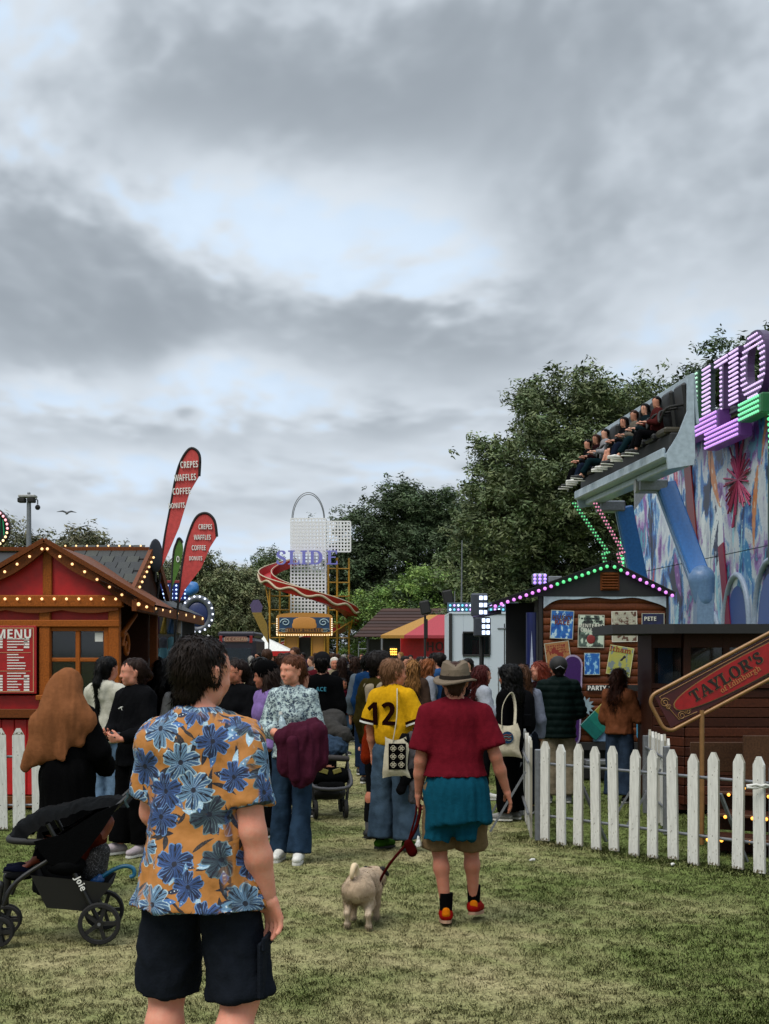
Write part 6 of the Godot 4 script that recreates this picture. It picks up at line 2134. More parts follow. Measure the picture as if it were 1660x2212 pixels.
func posters(o: Node3D) -> void:
	# hut coordinates: x = (pixel column) measured from the hut's middle, y in metres
	var cream := Color(0.62, 0.62, 0.56)
	var lt := mat(Color(0.75, 0.75, 0.7), 0.5)
	var dk := mat(Color(0.08, 0.07, 0.07), 0.5)
	var p := poster(o, -0.735, -0.42, 1.94, 2.33, -0.05, poster_tex(1, [Color(0.05, 0.25, 0.55), Color(0.2, 0.5, 0.75), Color(0.65, 0.75, 0.8), cream, Color(0.06, 0.22, 0.5)]))
	put(text_mesh("HUSKY", 0.062, 0.004), "poster_lettering", mat(Color(0.30, 0.17, 0.09), 0.5), p, Vector3(0, 0.095, 0.006))
	put(text_mesh("RACE", 0.062, 0.004), "poster_lettering", mat(Color(0.42, 0.16, 0.08), 0.5), p, Vector3(0, 0.03, 0.006))
	p = poster(o, -0.36, 0.0, 1.82, 2.27, -0.02, poster_tex(2, [Color(0.12, 0.14, 0.13), Color(0.42, 0.52, 0.46), Color(0.70, 0.75, 0.68), cream, Color(0.05, 0.05, 0.05)]))
	put(text_mesh("MINTERPO", 0.05, 0.004), "poster_lettering", lt, p, Vector3(0, 0.075, 0.006))
	put(text_mesh("COLUBIE", 0.05, 0.004), "poster_lettering", lt, p, Vector3(0, 0.015, 0.006))
	put(ball_mesh(0.055, Vector3(1.1, 1.2, 0.1)), "poster_mouth", mat(Color(0.45, 0.13, 0.12), 0.5), p, Vector3(0, -0.11, 0.003))
	poster(o, 0.10, 0.45, 1.9, 2.32, 0.02, poster_tex(3, [Color(0.66, 0.64, 0.56), Color(0.55, 0.56, 0.50), Color(0.30, 0.18, 0.12), Color(0.74, 0.73, 0.68), Color(0.55, 0.53, 0.48)]))
	p = poster(o, 0.51, 0.82, 2.0, 2.29, 0.0, poster_tex(4, [Color(0.04, 0.06, 0.18), Color(0.05, 0.08, 0.24), Color(0.08, 0.1, 0.28), cream, Color(0.05, 0.07, 0.2)]))
	put(text_mesh("PETE", 0.055, 0.004), "poster_lettering", lt, p, Vector3(-0.04, 0.07, 0.006))
	poster(o, -0.80, -0.46, 1.5, 1.9, 0.13, poster_tex(5, [Color(0.52, 0.34, 0.18), Color(0.62, 0.45, 0.26), Color(0.45, 0.12, 0.07), cream, Color(0.45, 0.14, 0.08)]))
	p = poster(o, -0.275, -0.06, 1.45, 1.75, 0.0, poster_tex(6, [Color(0.08, 0.30, 0.58), Color(0.15, 0.42, 0.70), Color(0.5, 0.68, 0.8), cream, Color(0.1, 0.35, 0.62)]))
	p = poster(o, 0.05, 0.38, 1.44, 1.84, -0.16, poster_tex(7, [Color(0.62, 0.60, 0.28), Color(0.55, 0.58, 0.32), Color(0.42, 0.47, 0.48), Color(0.70, 0.69, 0.5), Color(0.62, 0.60, 0.28)]))
	put(text_mesh("Itham", 0.07, 0.004, "serif"), "poster_lettering", mat(Color(0.5, 0.2, 0.08), 0.5), p, Vector3(-0.02, 0.15, 0.006))
	put(sdf([bn(Vector3(0.02, 0.02, 0), Vector3(0.05, 0.07, 0), 0.014, 0.018, 0.01, Vector3(1, 1, 0.3)), bn(Vector3(0.02, 0.02, 0), Vector3(-0.02, -0.02, 0), 0.01, 0.006, 0.01, Vector3(1, 1, 0.3)), bn(Vector3(0.05, 0.06, 0), Vector3(0.1, 0.04, 0), 0.008, 0.005, 0.01, Vector3(1, 1, 0.3))], 0.006).mesh(), "skier_print", dk, p)
	# board shapes standing in front
	board(o, "purple_snowboard", Vector3(-0.45, 1.1, 0.07), 0.27, 1.25, -0.03, Color(0.60, 0.55, 0.66), Color(0.22, 0.10, 0.34))
	board(o, "green_ski", Vector3(0.525, 1.42, 0.07), 0.1, 0.62, 0.05, Color(0.20, 0.42, 0.16), Color(0.14, 0.5, 0.2))
	board(o, "blue_ski", Vector3(0.49, 0.82, 0.07), 0.11, 0.5, 0.0, Color(0.25, 0.52, 0.66), Color(0.3, 0.6, 0.72))
	# the big diagonal board: yellow, black, teal bands
	var ax := Vector3(0.70, 0.71, 0)
	var ay := Vector3(-0.71, 0.70, 0)
	var cols := [Color(0.08, 0.36, 0.34), Color(0.10, 0.42, 0.38), Color(0.50, 0.46, 0.14), Color(0.06, 0.06, 0.05), Color(0.68, 0.58, 0.05), Color(0.70, 0.60, 0.05)]
	for i in 6:
		put(box_mesh(Vector3(0.15 if i != 3 else 0.05, 0.3, 0.03), 0.008), "board_band", worn(cols[i], 0.35), o, Vector3(-0.18, 0.71, 0.08) + ax * (0.14 * i - (0.05 if i > 3 else 0.0)), Basis(ax, ay, Vector3.BACK))
	put(box_mesh(Vector3(0.55, 0.2, 0.012), 0.004), "snow_print", worn(Color(0.40, 0.50, 0.62), 0.5), o, Vector3(0.12, 0.64, 0.052))
	put(box_mesh(Vector3(0.45, 0.085, 0.014), 0.003), "party_strip", M.black, o, Vector3(-0.02, 1.27, 0.05))
	put(text_mesh("PARTY * A", 0.062, 0.006), "lettering", M.print_w, o, Vector3(-0.03, 1.27, 0.06))
	put(box_mesh(Vector3(0.3, 0.085, 0.014), 0.003), "party_strip", M.black, o, Vector3(0.4, 1.27, 0.05))
	var st := Geo.new()
	var star := PackedVector2Array()
	for i in 24:
		var an := TAU * i / 24.0
		var rr := 0.14 if i % 2 == 0 else 0.085
		star.append(Vector2(cos(an), sin(an)) * rr)
	st.prism(star, 0.01)
	put(st.mesh(), "frost_print", worn(Color(0.50, 0.58, 0.62), 0.5), o, Vector3(-0.27, 1.02, 0.05))

func board(o: Node3D, called: String, at: Vector3, w: float, l: float, tilt: float, edge: Color, inside: Color) -> void:
	for k in 2:
		var poly := PackedVector2Array()
		var hw := w * 0.5 * (1.0 if k == 0 else 0.82)
		var hl := l * 0.5 - (0.0 if k == 0 else 0.025)
		for i in 12:
			var an := PI * i / 11.0
			poly.append(Vector2(cos(an) * hw, hl - hw + sin(an) * hw))
		for i in 12:
			var an := PI + PI * i / 11.0
			poly.append(Vector2(cos(an) * hw, -hl + hw + sin(an) * hw))
		var g := Geo.new()
		g.prism(poly, 0.02)
		put(g.mesh(), called if k == 0 else called + "_face", worn(edge if k == 0 else inside, 0.35, 4.0), o, at + Vector3(0, 0, 0.006 * k), Basis(Vector3.BACK, tilt))

func wooden_booth() -> void:
	var o := thing("wooden_booth", "dark brown boarded pay booth with flat roof behind the tilted sign", "booth", Vector3(3.67, 0, -15.0))
	var B: Material = M.bark_d
	var tones := [wood(Color(0.28, 0.15, 0.10), 0.5, Vector3(2, 2, 2)), wood(Color(0.32, 0.17, 0.115), 0.5, Vector3(2, 2, 2)), wood(Color(0.24, 0.125, 0.09), 0.5, Vector3(2, 2, 2))]
	for i in 12:
		panel(o, "board", Vector3(-0.42, 0.1 + i * 0.105, -0.03), Vector3(0.75, 0.2 + i * 0.105, 0.0 + 0.004 * (i % 2)), tones[i % 3], 0.008)
		var g := Geo.new()
		g.bar(Vector3(-0.43, 0.15 + i * 0.105, -0.01), Vector3(-0.68, 0.15 + i * 0.105, -0.42), 0.03, 0.1, Vector3.UP, 0.008)
		put(g.mesh(), "board", tones[(i + 1) % 3], o)
	panel(o, "side_wall", Vector3(-0.7, 0.1, -1.3), Vector3(-0.66, 1.95, -0.45), B)
	panel(o, "side_wall", Vector3(0.72, 0.1, -1.3), Vector3(0.76, 1.95, -0.05), B)
	panel(o, "back_wall", Vector3(-0.66, 0.1, -1.32), Vector3(0.72, 1.95, -1.28), B)
	panel(o, "floor", Vector3(-0.66, 0.04, -1.28), Vector3(0.72, 0.1, -0.05), B)
	panel(o, "sill", Vector3(-0.44, 1.36, -0.04), Vector3(0.76, 1.41, 0.03), B)
	panel(o, "header", Vector3(-0.44, 1.8, -0.04), Vector3(0.76, 1.96, 0.02), B)
	for x in [-0.44, -0.02, 0.3, 0.69]:
		panel(o, "post", Vector3(x, 1.36, -0.05), Vector3(x + 0.075, 1.96, 0.025), B)
	for a in [[-0.365, -0.02], [0.055, 0.3], [0.375, 0.69]]:
		panel(o, "pane", Vector3(a[0], 1.41, -0.01), Vector3(a[1], 1.8, -0.005), M.pane, 0.0)
	var d := Vector3(-0.25, 0, -0.41).normalized()
	var g := Geo.new()
	g.bar(Vector3(-0.45, 1.88, -0.02), Vector3(-0.68, 1.88, -0.42), 0.04, 0.16)
	g.bar(Vector3(-0.45, 1.38, -0.02), Vector3(-0.68, 1.38, -0.42), 0.05, 0.05)
	put(g.mesh(), "corner_frame", B, o)
	g = Geo.new()
	g.bar(Vector3(-0.46, 1.6, -0.04), Vector3(-0.67, 1.6, -0.40), 0.006, 0.4)
	put(g.mesh(), "corner_pane", M.pane, o)
	panel(o, "blue_curtain", Vector3(-0.62, 1.38, -0.5), Vector3(-0.46, 1.8, -0.47), worn(Color(0.08, 0.30, 0.48), 0.6))
	var roof := Geo.new()
	roof.prism(PackedVector2Array([Vector2(-1.2, -0.05), Vector2(-0.6, 0.28), Vector2(1.0, 0.28), Vector2(1.0, -1.5), Vector2(-1.2, -1.5)]), 0.1)
	put(roof.mesh(), "roof", worn(Color(0.075, 0.075, 0.078), 0.7), o, Vector3(0, 2.0, 0), Basis(Vector3.RIGHT, PI / 2.0).inverse() * Basis.from_scale(Vector3(1, -1, 1)) if false else Basis(Vector3.RIGHT, PI / 2.0))
	# whoever minds the booth, seen through the glass
	person({"label": "person in dark jacket sitting inside the dark wooden booth", "at": Vector3(3.94, 0.1, -15.7), "turn": 40, "h": 1.6, "fine": false, "cell": 0.03, "top": {"mat": cloth(Color(0.04, 0.04, 0.05)), "sleeve": 1.95, "hem": 0.9, "loose": 0.04, "hood": true}, "bottom": {"mat": cloth(Color(0.04, 0.04, 0.05)), "len": 1.95}, "hair": {"color": Color(0.05, 0.04, 0.035), "kind": "short"}})

func pay_trailer() -> void:
	var o := thing("white_trailer", "pale grey control trailer with a window and lamp strip on top", "trailer", Vector3(2.14, 0, -30.0))
	var W := mat(Color(0.70, 0.74, 0.78), 0.45)
	panel(o, "wall", Vector3(-0.72, 0.4, -0.05), Vector3(-0.43, 2.6, 0), W)
	panel(o, "wall", Vector3(0.12, 0.4, -0.05), Vector3(0.74, 2.6, 0), W)
	panel(o, "wall", Vector3(-0.43, 0.4, -0.05), Vector3(0.12, 1.72, 0), W)
	panel(o, "wall", Vector3(-0.43, 2.2, -0.05), Vector3(0.12, 2.6, 0), W)
	panel(o, "roof", Vector3(-0.74, 2.6, -2.4), Vector3(0.75, 2.65, 0.02), W)
	panel(o, "side_wall", Vector3(-0.74, 0.4, -2.4), Vector3(-0.7, 2.6, -0.05), W)
	panel(o, "side_wall", Vector3(0.7, 0.4, -2.4), Vector3(0.74, 2.6, -0.05), W)
	panel(o, "back_wall", Vector3(-0.7, 0.4, -2.4), Vector3(0.7, 2.6, -2.35), M.dark)
	panel(o, "floor", Vector3(-0.7, 0.36, -2.35), Vector3(0.7, 0.4, -0.05), M.dark)
	panel(o, "chassis", Vector3(-0.7, 0.15, -2.3), Vector3(0.7, 0.36, -0.1), M.black)
	panel(o, "window_frame", Vector3(-0.45, 1.69, 0.0), Vector3(0.14, 1.73, 0.03), M.dark)
	panel(o, "window_frame", Vector3(-0.45, 2.19, 0.0), Vector3(0.14, 2.23, 0.03), M.dark)
	panel(o, "window_frame", Vector3(-0.46, 1.73, 0.0), Vector3(-0.43, 2.19, 0.03), M.dark)
	panel(o, "window_frame", Vector3(0.12, 1.73, 0.0), Vector3(0.15, 2.19, 0.03), M.dark)
	panel(o, "pane", Vector3(-0.43, 1.73, 0.005), Vector3(0.12, 2.19, 0.01), M.pane, 0.0)
	panel(o, "red_board_inside", Vector3(-0.2, 1.7, -0.9), Vector3(0.1, 2.05, -0.86), M.red)
	panel(o, "door_seam", Vector3(0.44, 0.5, 0.0), Vector3(0.46, 2.4, 0.012), M.dark)
	panel(o, "door_rail", Vector3(0.3, 2.28, 0.0), Vector3(0.72, 2.31, 0.02), M.steel)
	panel(o, "corner_post", Vector3(-0.75, 0.3, 0.0), Vector3(-0.68, 2.62, 0.05), M.dark)
	panel(o, "lamp_strip", Vector3(-0.78, 2.65, -0.1), Vector3(0.76, 2.85, 0.0), worn(Color(0.30, 0.38, 0.46), 0.4))
	for j in 2:
		for i in 17:
			bulb(o, Vector3(-0.72 + i * 0.088, 2.70 + j * 0.09, 0.01), 0.026, [Color(0.8, 0.9, 1.0), Color(0.35, 0.7, 0.8), Color(0.75, 0.6, 0.9)][(i + j) % 3], 0.75)
	for i in 4:
		put(tube_mesh([Vector3(0.3 + i * 0.12, 0.4, 0.3), Vector3(0.3 + i * 0.12, 1.45, 0.3)], 0.015, 6), "rail_upright", M.steel, o)
	put(tube_mesh([Vector3(0.28, 1.45, 0.3), Vector3(0.7, 1.45, 0.3)], 0.018, 6), "hand_rail", M.steel, o)
	# lamp panels on a purple rail in front
	var l := thing("lamp_tower", "grey floodlight panels with white lamp squares beside the trailer", "lamp", Vector3(1.42, 0, -20.5))
	put(tube_mesh([Vector3(0.02, 0, -0.1), Vector3(0.02, 2.3, -0.1)], 0.035, 8), "stand", M.dark, l)
	for a in [[2.3, 2.62, -0.02], [2.0, 2.27, 0.02]]:
		put(box_mesh(Vector3(0.25, a[1] - a[0] + 0.02, 0.12), 0.02), "housing", worn(Color(0.22, 0.24, 0.28), 0.4), l, Vector3(a[2], (a[0] + a[1]) * 0.5, 0))
		for j in 3:
			for i in 2:
				put(box_mesh(Vector3(0.05, 0.06, 0.012), 0.006), "lamp_square", bulb_mat(Color(0.80, 0.86, 1.0), 0.95), l, Vector3(a[2] + 0.02 + i * 0.065, a[0] + 0.05 + j * (a[1] - a[0]) * 0.33, 0.064))
	put(tube_mesh([Vector3(-0.12, 2.29, 0.02), Vector3(0.3, 2.36, 0.02)], 0.035, 8), "rail", worn(Color(0.45, 0.42, 0.58), 0.4), l)
	# two loudspeakers on poles and two aerial poles
	for a in [[1.05, 2.95, "dark loudspeaker on a pole left of its taller twin"], [1.62, 3.2, "taller dark loudspeaker on a pole beside the pink awning"]]:
		var sp := thing("loudspeaker", a[2], "loudspeaker", Vector3(a[0], 0, -36.0 + (a[0] - 1.0) * 0.8), 0, "loudspeakers on poles")
		put(tube_mesh([Vector3(0, 0, 0), Vector3(0, a[1] - 0.2, 0)], 0.03, 8), "pole", M.dark, sp)
		put(box_mesh(Vector3(0.26, 0.36, 0.24), 0.03), "cabinet", M.black, sp, Vector3(0, a[1], 0), Basis(Vector3.BACK, 0.2))
		put(box_mesh(Vector3(0.2, 0.3, 0.01), 0.004), "grille", M.dark, sp, Vector3(0, a[1], 0.125), Basis(Vector3.BACK, 0.2))
		put(box_mesh(Vector3(0.1, 0.5, 0.1), 0.01), "cable_drop", M.black, sp, Vector3(0.02, a[1] - 0.55, 0))
	for a in [[1.93, 3.2, "shorter thin aerial pole above the trailer"], [2.13, 4.6, "taller thin aerial pole above the trailer"]]:
		var ap := thing("aerial_pole", a[2], "pole", Vector3(a[0], 0, -38.5), 0, "aerial poles")
		put(tube_mesh([Vector3(0, 0, 0), Vector3(0, a[1] * 0.6, 0), Vector3(0.02, a[1] + 0.3, 0)], [0.035, 0.028, 0.012], 6), "pole", M.steel, ap)
		put(tube_mesh([Vector3(0, 0, 0), Vector3(0, 0.12, 0)], 0.12, 10), "foot", M.dark, ap)

func far_stalls() -> void:
	# pink and yellow awning over a red counter
	var o := thing("red_stall", "red stall under a pink and yellow striped awning", "stall", Vector3(1.6, 0, -55.0))
	panel(o, "counter", Vector3(-0.95, 0, -2.0), Vector3(1.0, 2.5, -0.4), M.red)
	put(text_mesh("HOT", 0.36, 0.02), "lettering", mat(Color(0.25, 0.02, 0.03), 0.5), o, Vector3(0.55, 2.05, -0.38))
	var cols := [worn(Color(0.62, 0.45, 0.16), 0.7), worn(Color(0.60, 0.17, 0.22), 0.7)]
	for i in 6:
		var g := Geo.new()
		var a0 := Vector3(-1.75 + i * 0.46, 2.5, 0.5)
		var a1 := Vector3(-1.75 + (i + 1) * 0.46, 2.5, 0.5)
		var ap0 := Vector3(0.2 + i * 0.18, 3.35, -1.2)
		var ap1 := Vector3(0.2 + (i + 1) * 0.18, 3.35, -1.2)
		g.face([a0, a1, ap1, ap0], Vector3(0, 1, 1))
		g.face([a0, a1, a1 + Vector3(0, -0.12, 0), a0 + Vector3(0, -0.12, 0)], Vector3(0, 0, 1))
		g.face([a0 + Vector3(0, -0.02, -0.02), a1 + Vector3(0, -0.02, -0.02), ap1 + Vector3(0, -0.02, 0), ap0 + Vector3(0, -0.02, 0)], Vector3(0, -1, -1))
		put(g.mesh(), "awning_stripe", cols[0] if i < 2 else cols[1], o)
	for x in [-1.7, 1.0]:
		put(tube_mesh([Vector3(x, 0, 0.45), Vector3(x, 2.5, 0.45)], 0.04, 6), "post", M.steel, o)
	for i in 12:
		bulb(o, Vector3(-1.35 + 0.07 * (i % 4), 1.75 + 0.1 * (i / 4), 0.0), 0.035, Color(1.0, 0.75, 0.3), 1.3)
	panel(o, "lit_panel", Vector3(-1.4, 0.6, -0.08), Vector3(-1.1, 2.05, -0.04), M.dark)
	# brown tiled pavilion
	var b := thing("tiled_pavilion", "low building with brown tiled roof behind the striped awning", "building", Vector3(1.6, 0, -76.0))
	panel(b, "wall", Vector3(-2.6, 0, -5), Vector3(6, 2.6, -0.5), M.dark)
	var tiles := [worn(Color(0.20, 0.105, 0.075), 0.85), worn(Color(0.17, 0.09, 0.07), 0.85), worn(Color(0.235, 0.13, 0.09), 0.85)]
	for row in 9:
		var g := Geo.new()
		var t0 := row / 9.0
		var t1 := (row + 1) / 9.0
		var y0 := lerpf(2.7, 4.35, t0)
		var y1 := lerpf(2.7, 4.35, t1)
		var l0 := lerpf(-3.3, -1.7, t0)
		var l1 := lerpf(-3.3, -1.7, t1)
		var z0 := lerpf(0.6, -2.4, t0)
		var z1 := lerpf(0.6, -2.4, t1)
		g.face([Vector3(l0, y0 + 0.04, z0), Vector3(6.5, y0 + 0.04, z0), Vector3(6.5, y1, z1), Vector3(l1, y1, z1)], Vector3(0, 1, 1))
		g.face([Vector3(l0, y0, z0), Vector3(6.5, y0, z0), Vector3(6.5, y0 + 0.04, z0), Vector3(l0, y0 + 0.04, z0)], Vector3(0, 0, 1))
		g.face([Vector3(l0, y0, z0), Vector3(l1, y1, z1), Vector3(l1, y1, -2.4 - (z1 + 2.4)), Vector3(l0, y0, -2.4 - (z0 + 2.4))], Vector3(-1, 1, 0))
		put(g.mesh(), "tile_course", tiles[row % 3], b)
	for x in [-2.5, 0.0, 2.5]:
		put(tube_mesh([Vector3(x, 0, 0.4), Vector3(x, 2.7, 0.4)], 0.08, 8), "post", M.dark, b)

func van_and_tents() -> void:
	var o := thing("purple_van", "dark purple food van seen from the back in the crowd", "van", Vector3(-4.92, 0, -46.0))
	var P := worn(Color(0.115, 0.085, 0.15), 0.4, 0.8)
	panel(o, "body", Vector3(-0.66, 0.5, -3.5), Vector3(0.66, 2.3, 0), P, 0.12)
	panel(o, "roof_box", Vector3(-0.62, 2.3, -3.3), Vector3(0.62, 2.5, -0.1), P, 0.06)
	panel(o, "rear_window", Vector3(-0.5, 1.45, 0.0), Vector3(0.5, 1.95, 0.02), worn(Color(0.10, 0.13, 0.18), 0.2))
	panel(o, "sign_board", Vector3(-0.36, 2.15, 0.0), Vector3(0.36, 2.33, 0.04), worn(Color(0.45, 0.30, 0.26), 0.5))
	put(text_mesh("ICE CREAM", 0.11, 0.01), "lettering", mat(Color(0.62, 0.5, 0.42), 0.5), o, Vector3(0, 2.24, 0.045))
	for s in [-1.0, 1.0]:
		panel(o, "rear_lamp", Vector3(s * 0.5 - 0.05, 2.12, 0.0), Vector3(s * 0.5 + 0.05, 2.36, 0.03), worn(Color(0.5, 0.05, 0.05), 0.3))
		put(tube_mesh([Vector3(s * 0.62, 0.33, -0.7), Vector3(s * 0.45, 0.33, -0.7)], 0.33, 14), "wheel", M.black, o)
		put(tube_mesh([Vector3(s * 0.62, 0.33, -2.8), Vector3(s * 0.45, 0.33, -2.8)], 0.33, 14), "wheel", M.black, o)
	# ice cream shaped feather flag
	var f := thing("cone_flag", "purple and yellow ice cream cone flag near the van", "flag", Vector3(-5.4, 0, -58.0))
	var g := Geo.new()
	g.prism(PackedVector2Array([Vector2(0.55, 2.2), Vector2(0.5, 3.0), Vector2(0.25, 3.5), Vector2(-0.13, 3.5), Vector2(0.2, 2.8)]), 0.04)
	put(g.mesh(), "cone_sail", worn(Color(0.50, 0.40, 0.13), 0.6), f)
	g = Geo.new()
	g.prism(PackedVector2Array([Vector2(0.25, 3.5), Vector2(0.32, 3.75), Vector2(0.15, 4.03), Vector2(-0.08, 4.02), Vector2(-0.22, 3.8), Vector2(-0.13, 3.5)]), 0.04)
	put(g.mesh(), "scoop_sail", worn(Color(0.30, 0.25, 0.40), 0.6), f)
	put(tube_mesh([Vector3(0.57, 0, 0), Vector3(0.57, 2.3, 0), Vector3(0.5, 3.2, 0)], 0.025, 6), "pole", M.dark, f)
	# white tents behind the crowd
	for a in [[-5.9, -64.0, 1.7, "white tent with red valance in front of the slide"], [-8.9, -70.0, 1.3, "small white tent behind the purple van"]]:
		var t := thing("white_tent", a[3], "tent", Vector3(a[0], 0, a[1]))
		var w: float = a[2]
		g = Geo.new()
		for s in [-1.0, 1.0]:
			g.face([Vector3(s * w, 1.9, w), Vector3(s * w, 1.9, -w), Vector3(0, 2.75, 0)], Vector3(s, 1, 0))
			g.face([Vector3(w, 1.9, s * w), Vector3(-w, 1.9, s * w), Vector3(0, 2.75, 0)], Vector3(0, 1, s))
		put(g.mesh(), "canopy", M.white, t)
		g = Geo.new()
		g.face([Vector3(-w, 1.9, w + 0.01), Vector3(w, 1.9, w + 0.01), Vector3(w, 1.68, w + 0.01), Vector3(-w, 1.68, w + 0.01)], Vector3(0, 0, 1))
		g.face([Vector3(w + 0.01, 1.9, w), Vector3(w + 0.01, 1.9, -w), Vector3(w + 0.01, 1.68, -w), Vector3(w + 0.01, 1.68, w)], Vector3(1, 0, 0))
		put(g.mesh(), "valance", M.red if w > 1.5 else M.white, t)
		for sx in [-1.0, 1.0]:
			for sz in [-1.0, 1.0]:
				put(tube_mesh([Vector3(sx * w, 0, sz * w), Vector3(sx * w, 1.9, sz * w)], 0.03, 6), "leg", M.steel, t)
	# feather flags on the hut
	var redc := worn(Color(0.74, 0.25, 0.24), 0.7, 2.0)
	var edge := worn(Color(0.06, 0.02, 0.025), 0.7)
	feather_flag("tall red feather flag lettered for crepes, waffles and coffee", PackedVector2Array([Vector2(-3.00, 2.85), Vector2(-2.95, 3.2), Vector2(-2.86, 3.66), Vector2(-2.775, 4.09), Vector2(-2.695, 4.32), Vector2(-2.59, 4.46), Vector2(-2.5, 4.44), Vector2(-2.455, 4.34), Vector2(-2.467, 4.10), Vector2(-2.596, 3.89), Vector2(-2.74, 3.43), Vector2(-2.95, 2.95)]),
		[Vector3(-3.06, 2.2, 0), Vector3(-3.02, 2.6, 0), Vector3(-2.95, 3.2, 0), Vector3(-2.86, 3.66, 0), Vector3(-2.775, 4.09, 0), Vector3(-2.695, 4.32, 0), Vector3(-2.59, 4.46, 0), Vector3(-2.5, 4.44, 0), Vector3(-2.455, 4.34, 0), Vector3(-2.467, 4.10, 0)], redc, edge, -18.5,
		[["CREPES", -2.595, 4.25, 0.085, 0.06], ["WAFFLES", -2.65, 4.08, 0.085, 0.06], ["COFFEE", -2.70, 3.90, 0.085, 0.06], ["DONUTS", -2.77, 3.71, 0.07, 0.06]])
	feather_flag("shorter red feather flag lettered for crepes, waffles and coffee", PackedVector2Array([Vector2(-2.75, 2.40), Vector2(-2.68, 3.06), Vector2(-2.60, 3.37), Vector2(-2.50, 3.57), Vector2(-2.37, 3.61), Vector2(-2.27, 3.51), Vector2(-2.24, 3.30), Vector2(-2.33, 3.16), Vector2(-2.45, 2.88), Vector2(-2.67, 2.59)]),
		[Vector3(-2.79, 2.0, 0), Vector3(-2.75, 2.45, 0), Vector3(-2.68, 3.06, 0), Vector3(-2.60, 3.37, 0), Vector3(-2.50, 3.57, 0), Vector3(-2.37, 3.61, 0), Vector3(-2.27, 3.51, 0), Vector3(-2.24, 3.30, 0)], redc, edge, -18.5,
		[["CREPES", -2.39, 3.43, 0.066, 0.0], ["WAFFLES", -2.43, 3.29, 0.066, 0.0], ["COFFEE", -2.48, 3.15, 0.066, 0.0], ["DONUTS", -2.52, 3.01, 0.055, 0.0]])
	feather_flag("narrow green feather flag between the two red ones", PackedVector2Array([Vector2(-3.23, 2.7), Vector2(-3.2, 3.24), Vector2(-3.15, 3.42), Vector2(-3.11, 3.49), Vector2(-3.06, 3.42), Vector2(-3.05, 3.32), Vector2(-3.11, 3.04)]),
		[Vector3(-3.25, 2.2, 0), Vector3(-3.23, 2.7, 0), Vector3(-3.2, 3.24, 0), Vector3(-3.15, 3.42, 0), Vector3(-3.11, 3.49, 0), Vector3(-3.06, 3.42, 0)], worn(Color(0.26, 0.42, 0.10), 0.7), edge, -21.0, [["O", -3.13, 3.17, 0.09, 0.0]])

# ------------------------------------------------------------------ rides
func build_rides() -> void:
	slide_tower()
	seat_ride()
	left_ornaments()

# a sheet of square holes: bars up and across
func lattice(w: float, h: float, nx: int, ny: int, bar: float) -> ArrayMesh:
	var g := Geo.new()
	for i in nx + 1:
		g.box(Vector3(w * i / nx, h * 0.5, 0), Vector3(bar, h, 0.03))
	for j in ny + 1:
		g.box(Vector3(w * 0.5, h * j / ny, 0.004), Vector3(w, bar, 0.03))
	return g.mesh()

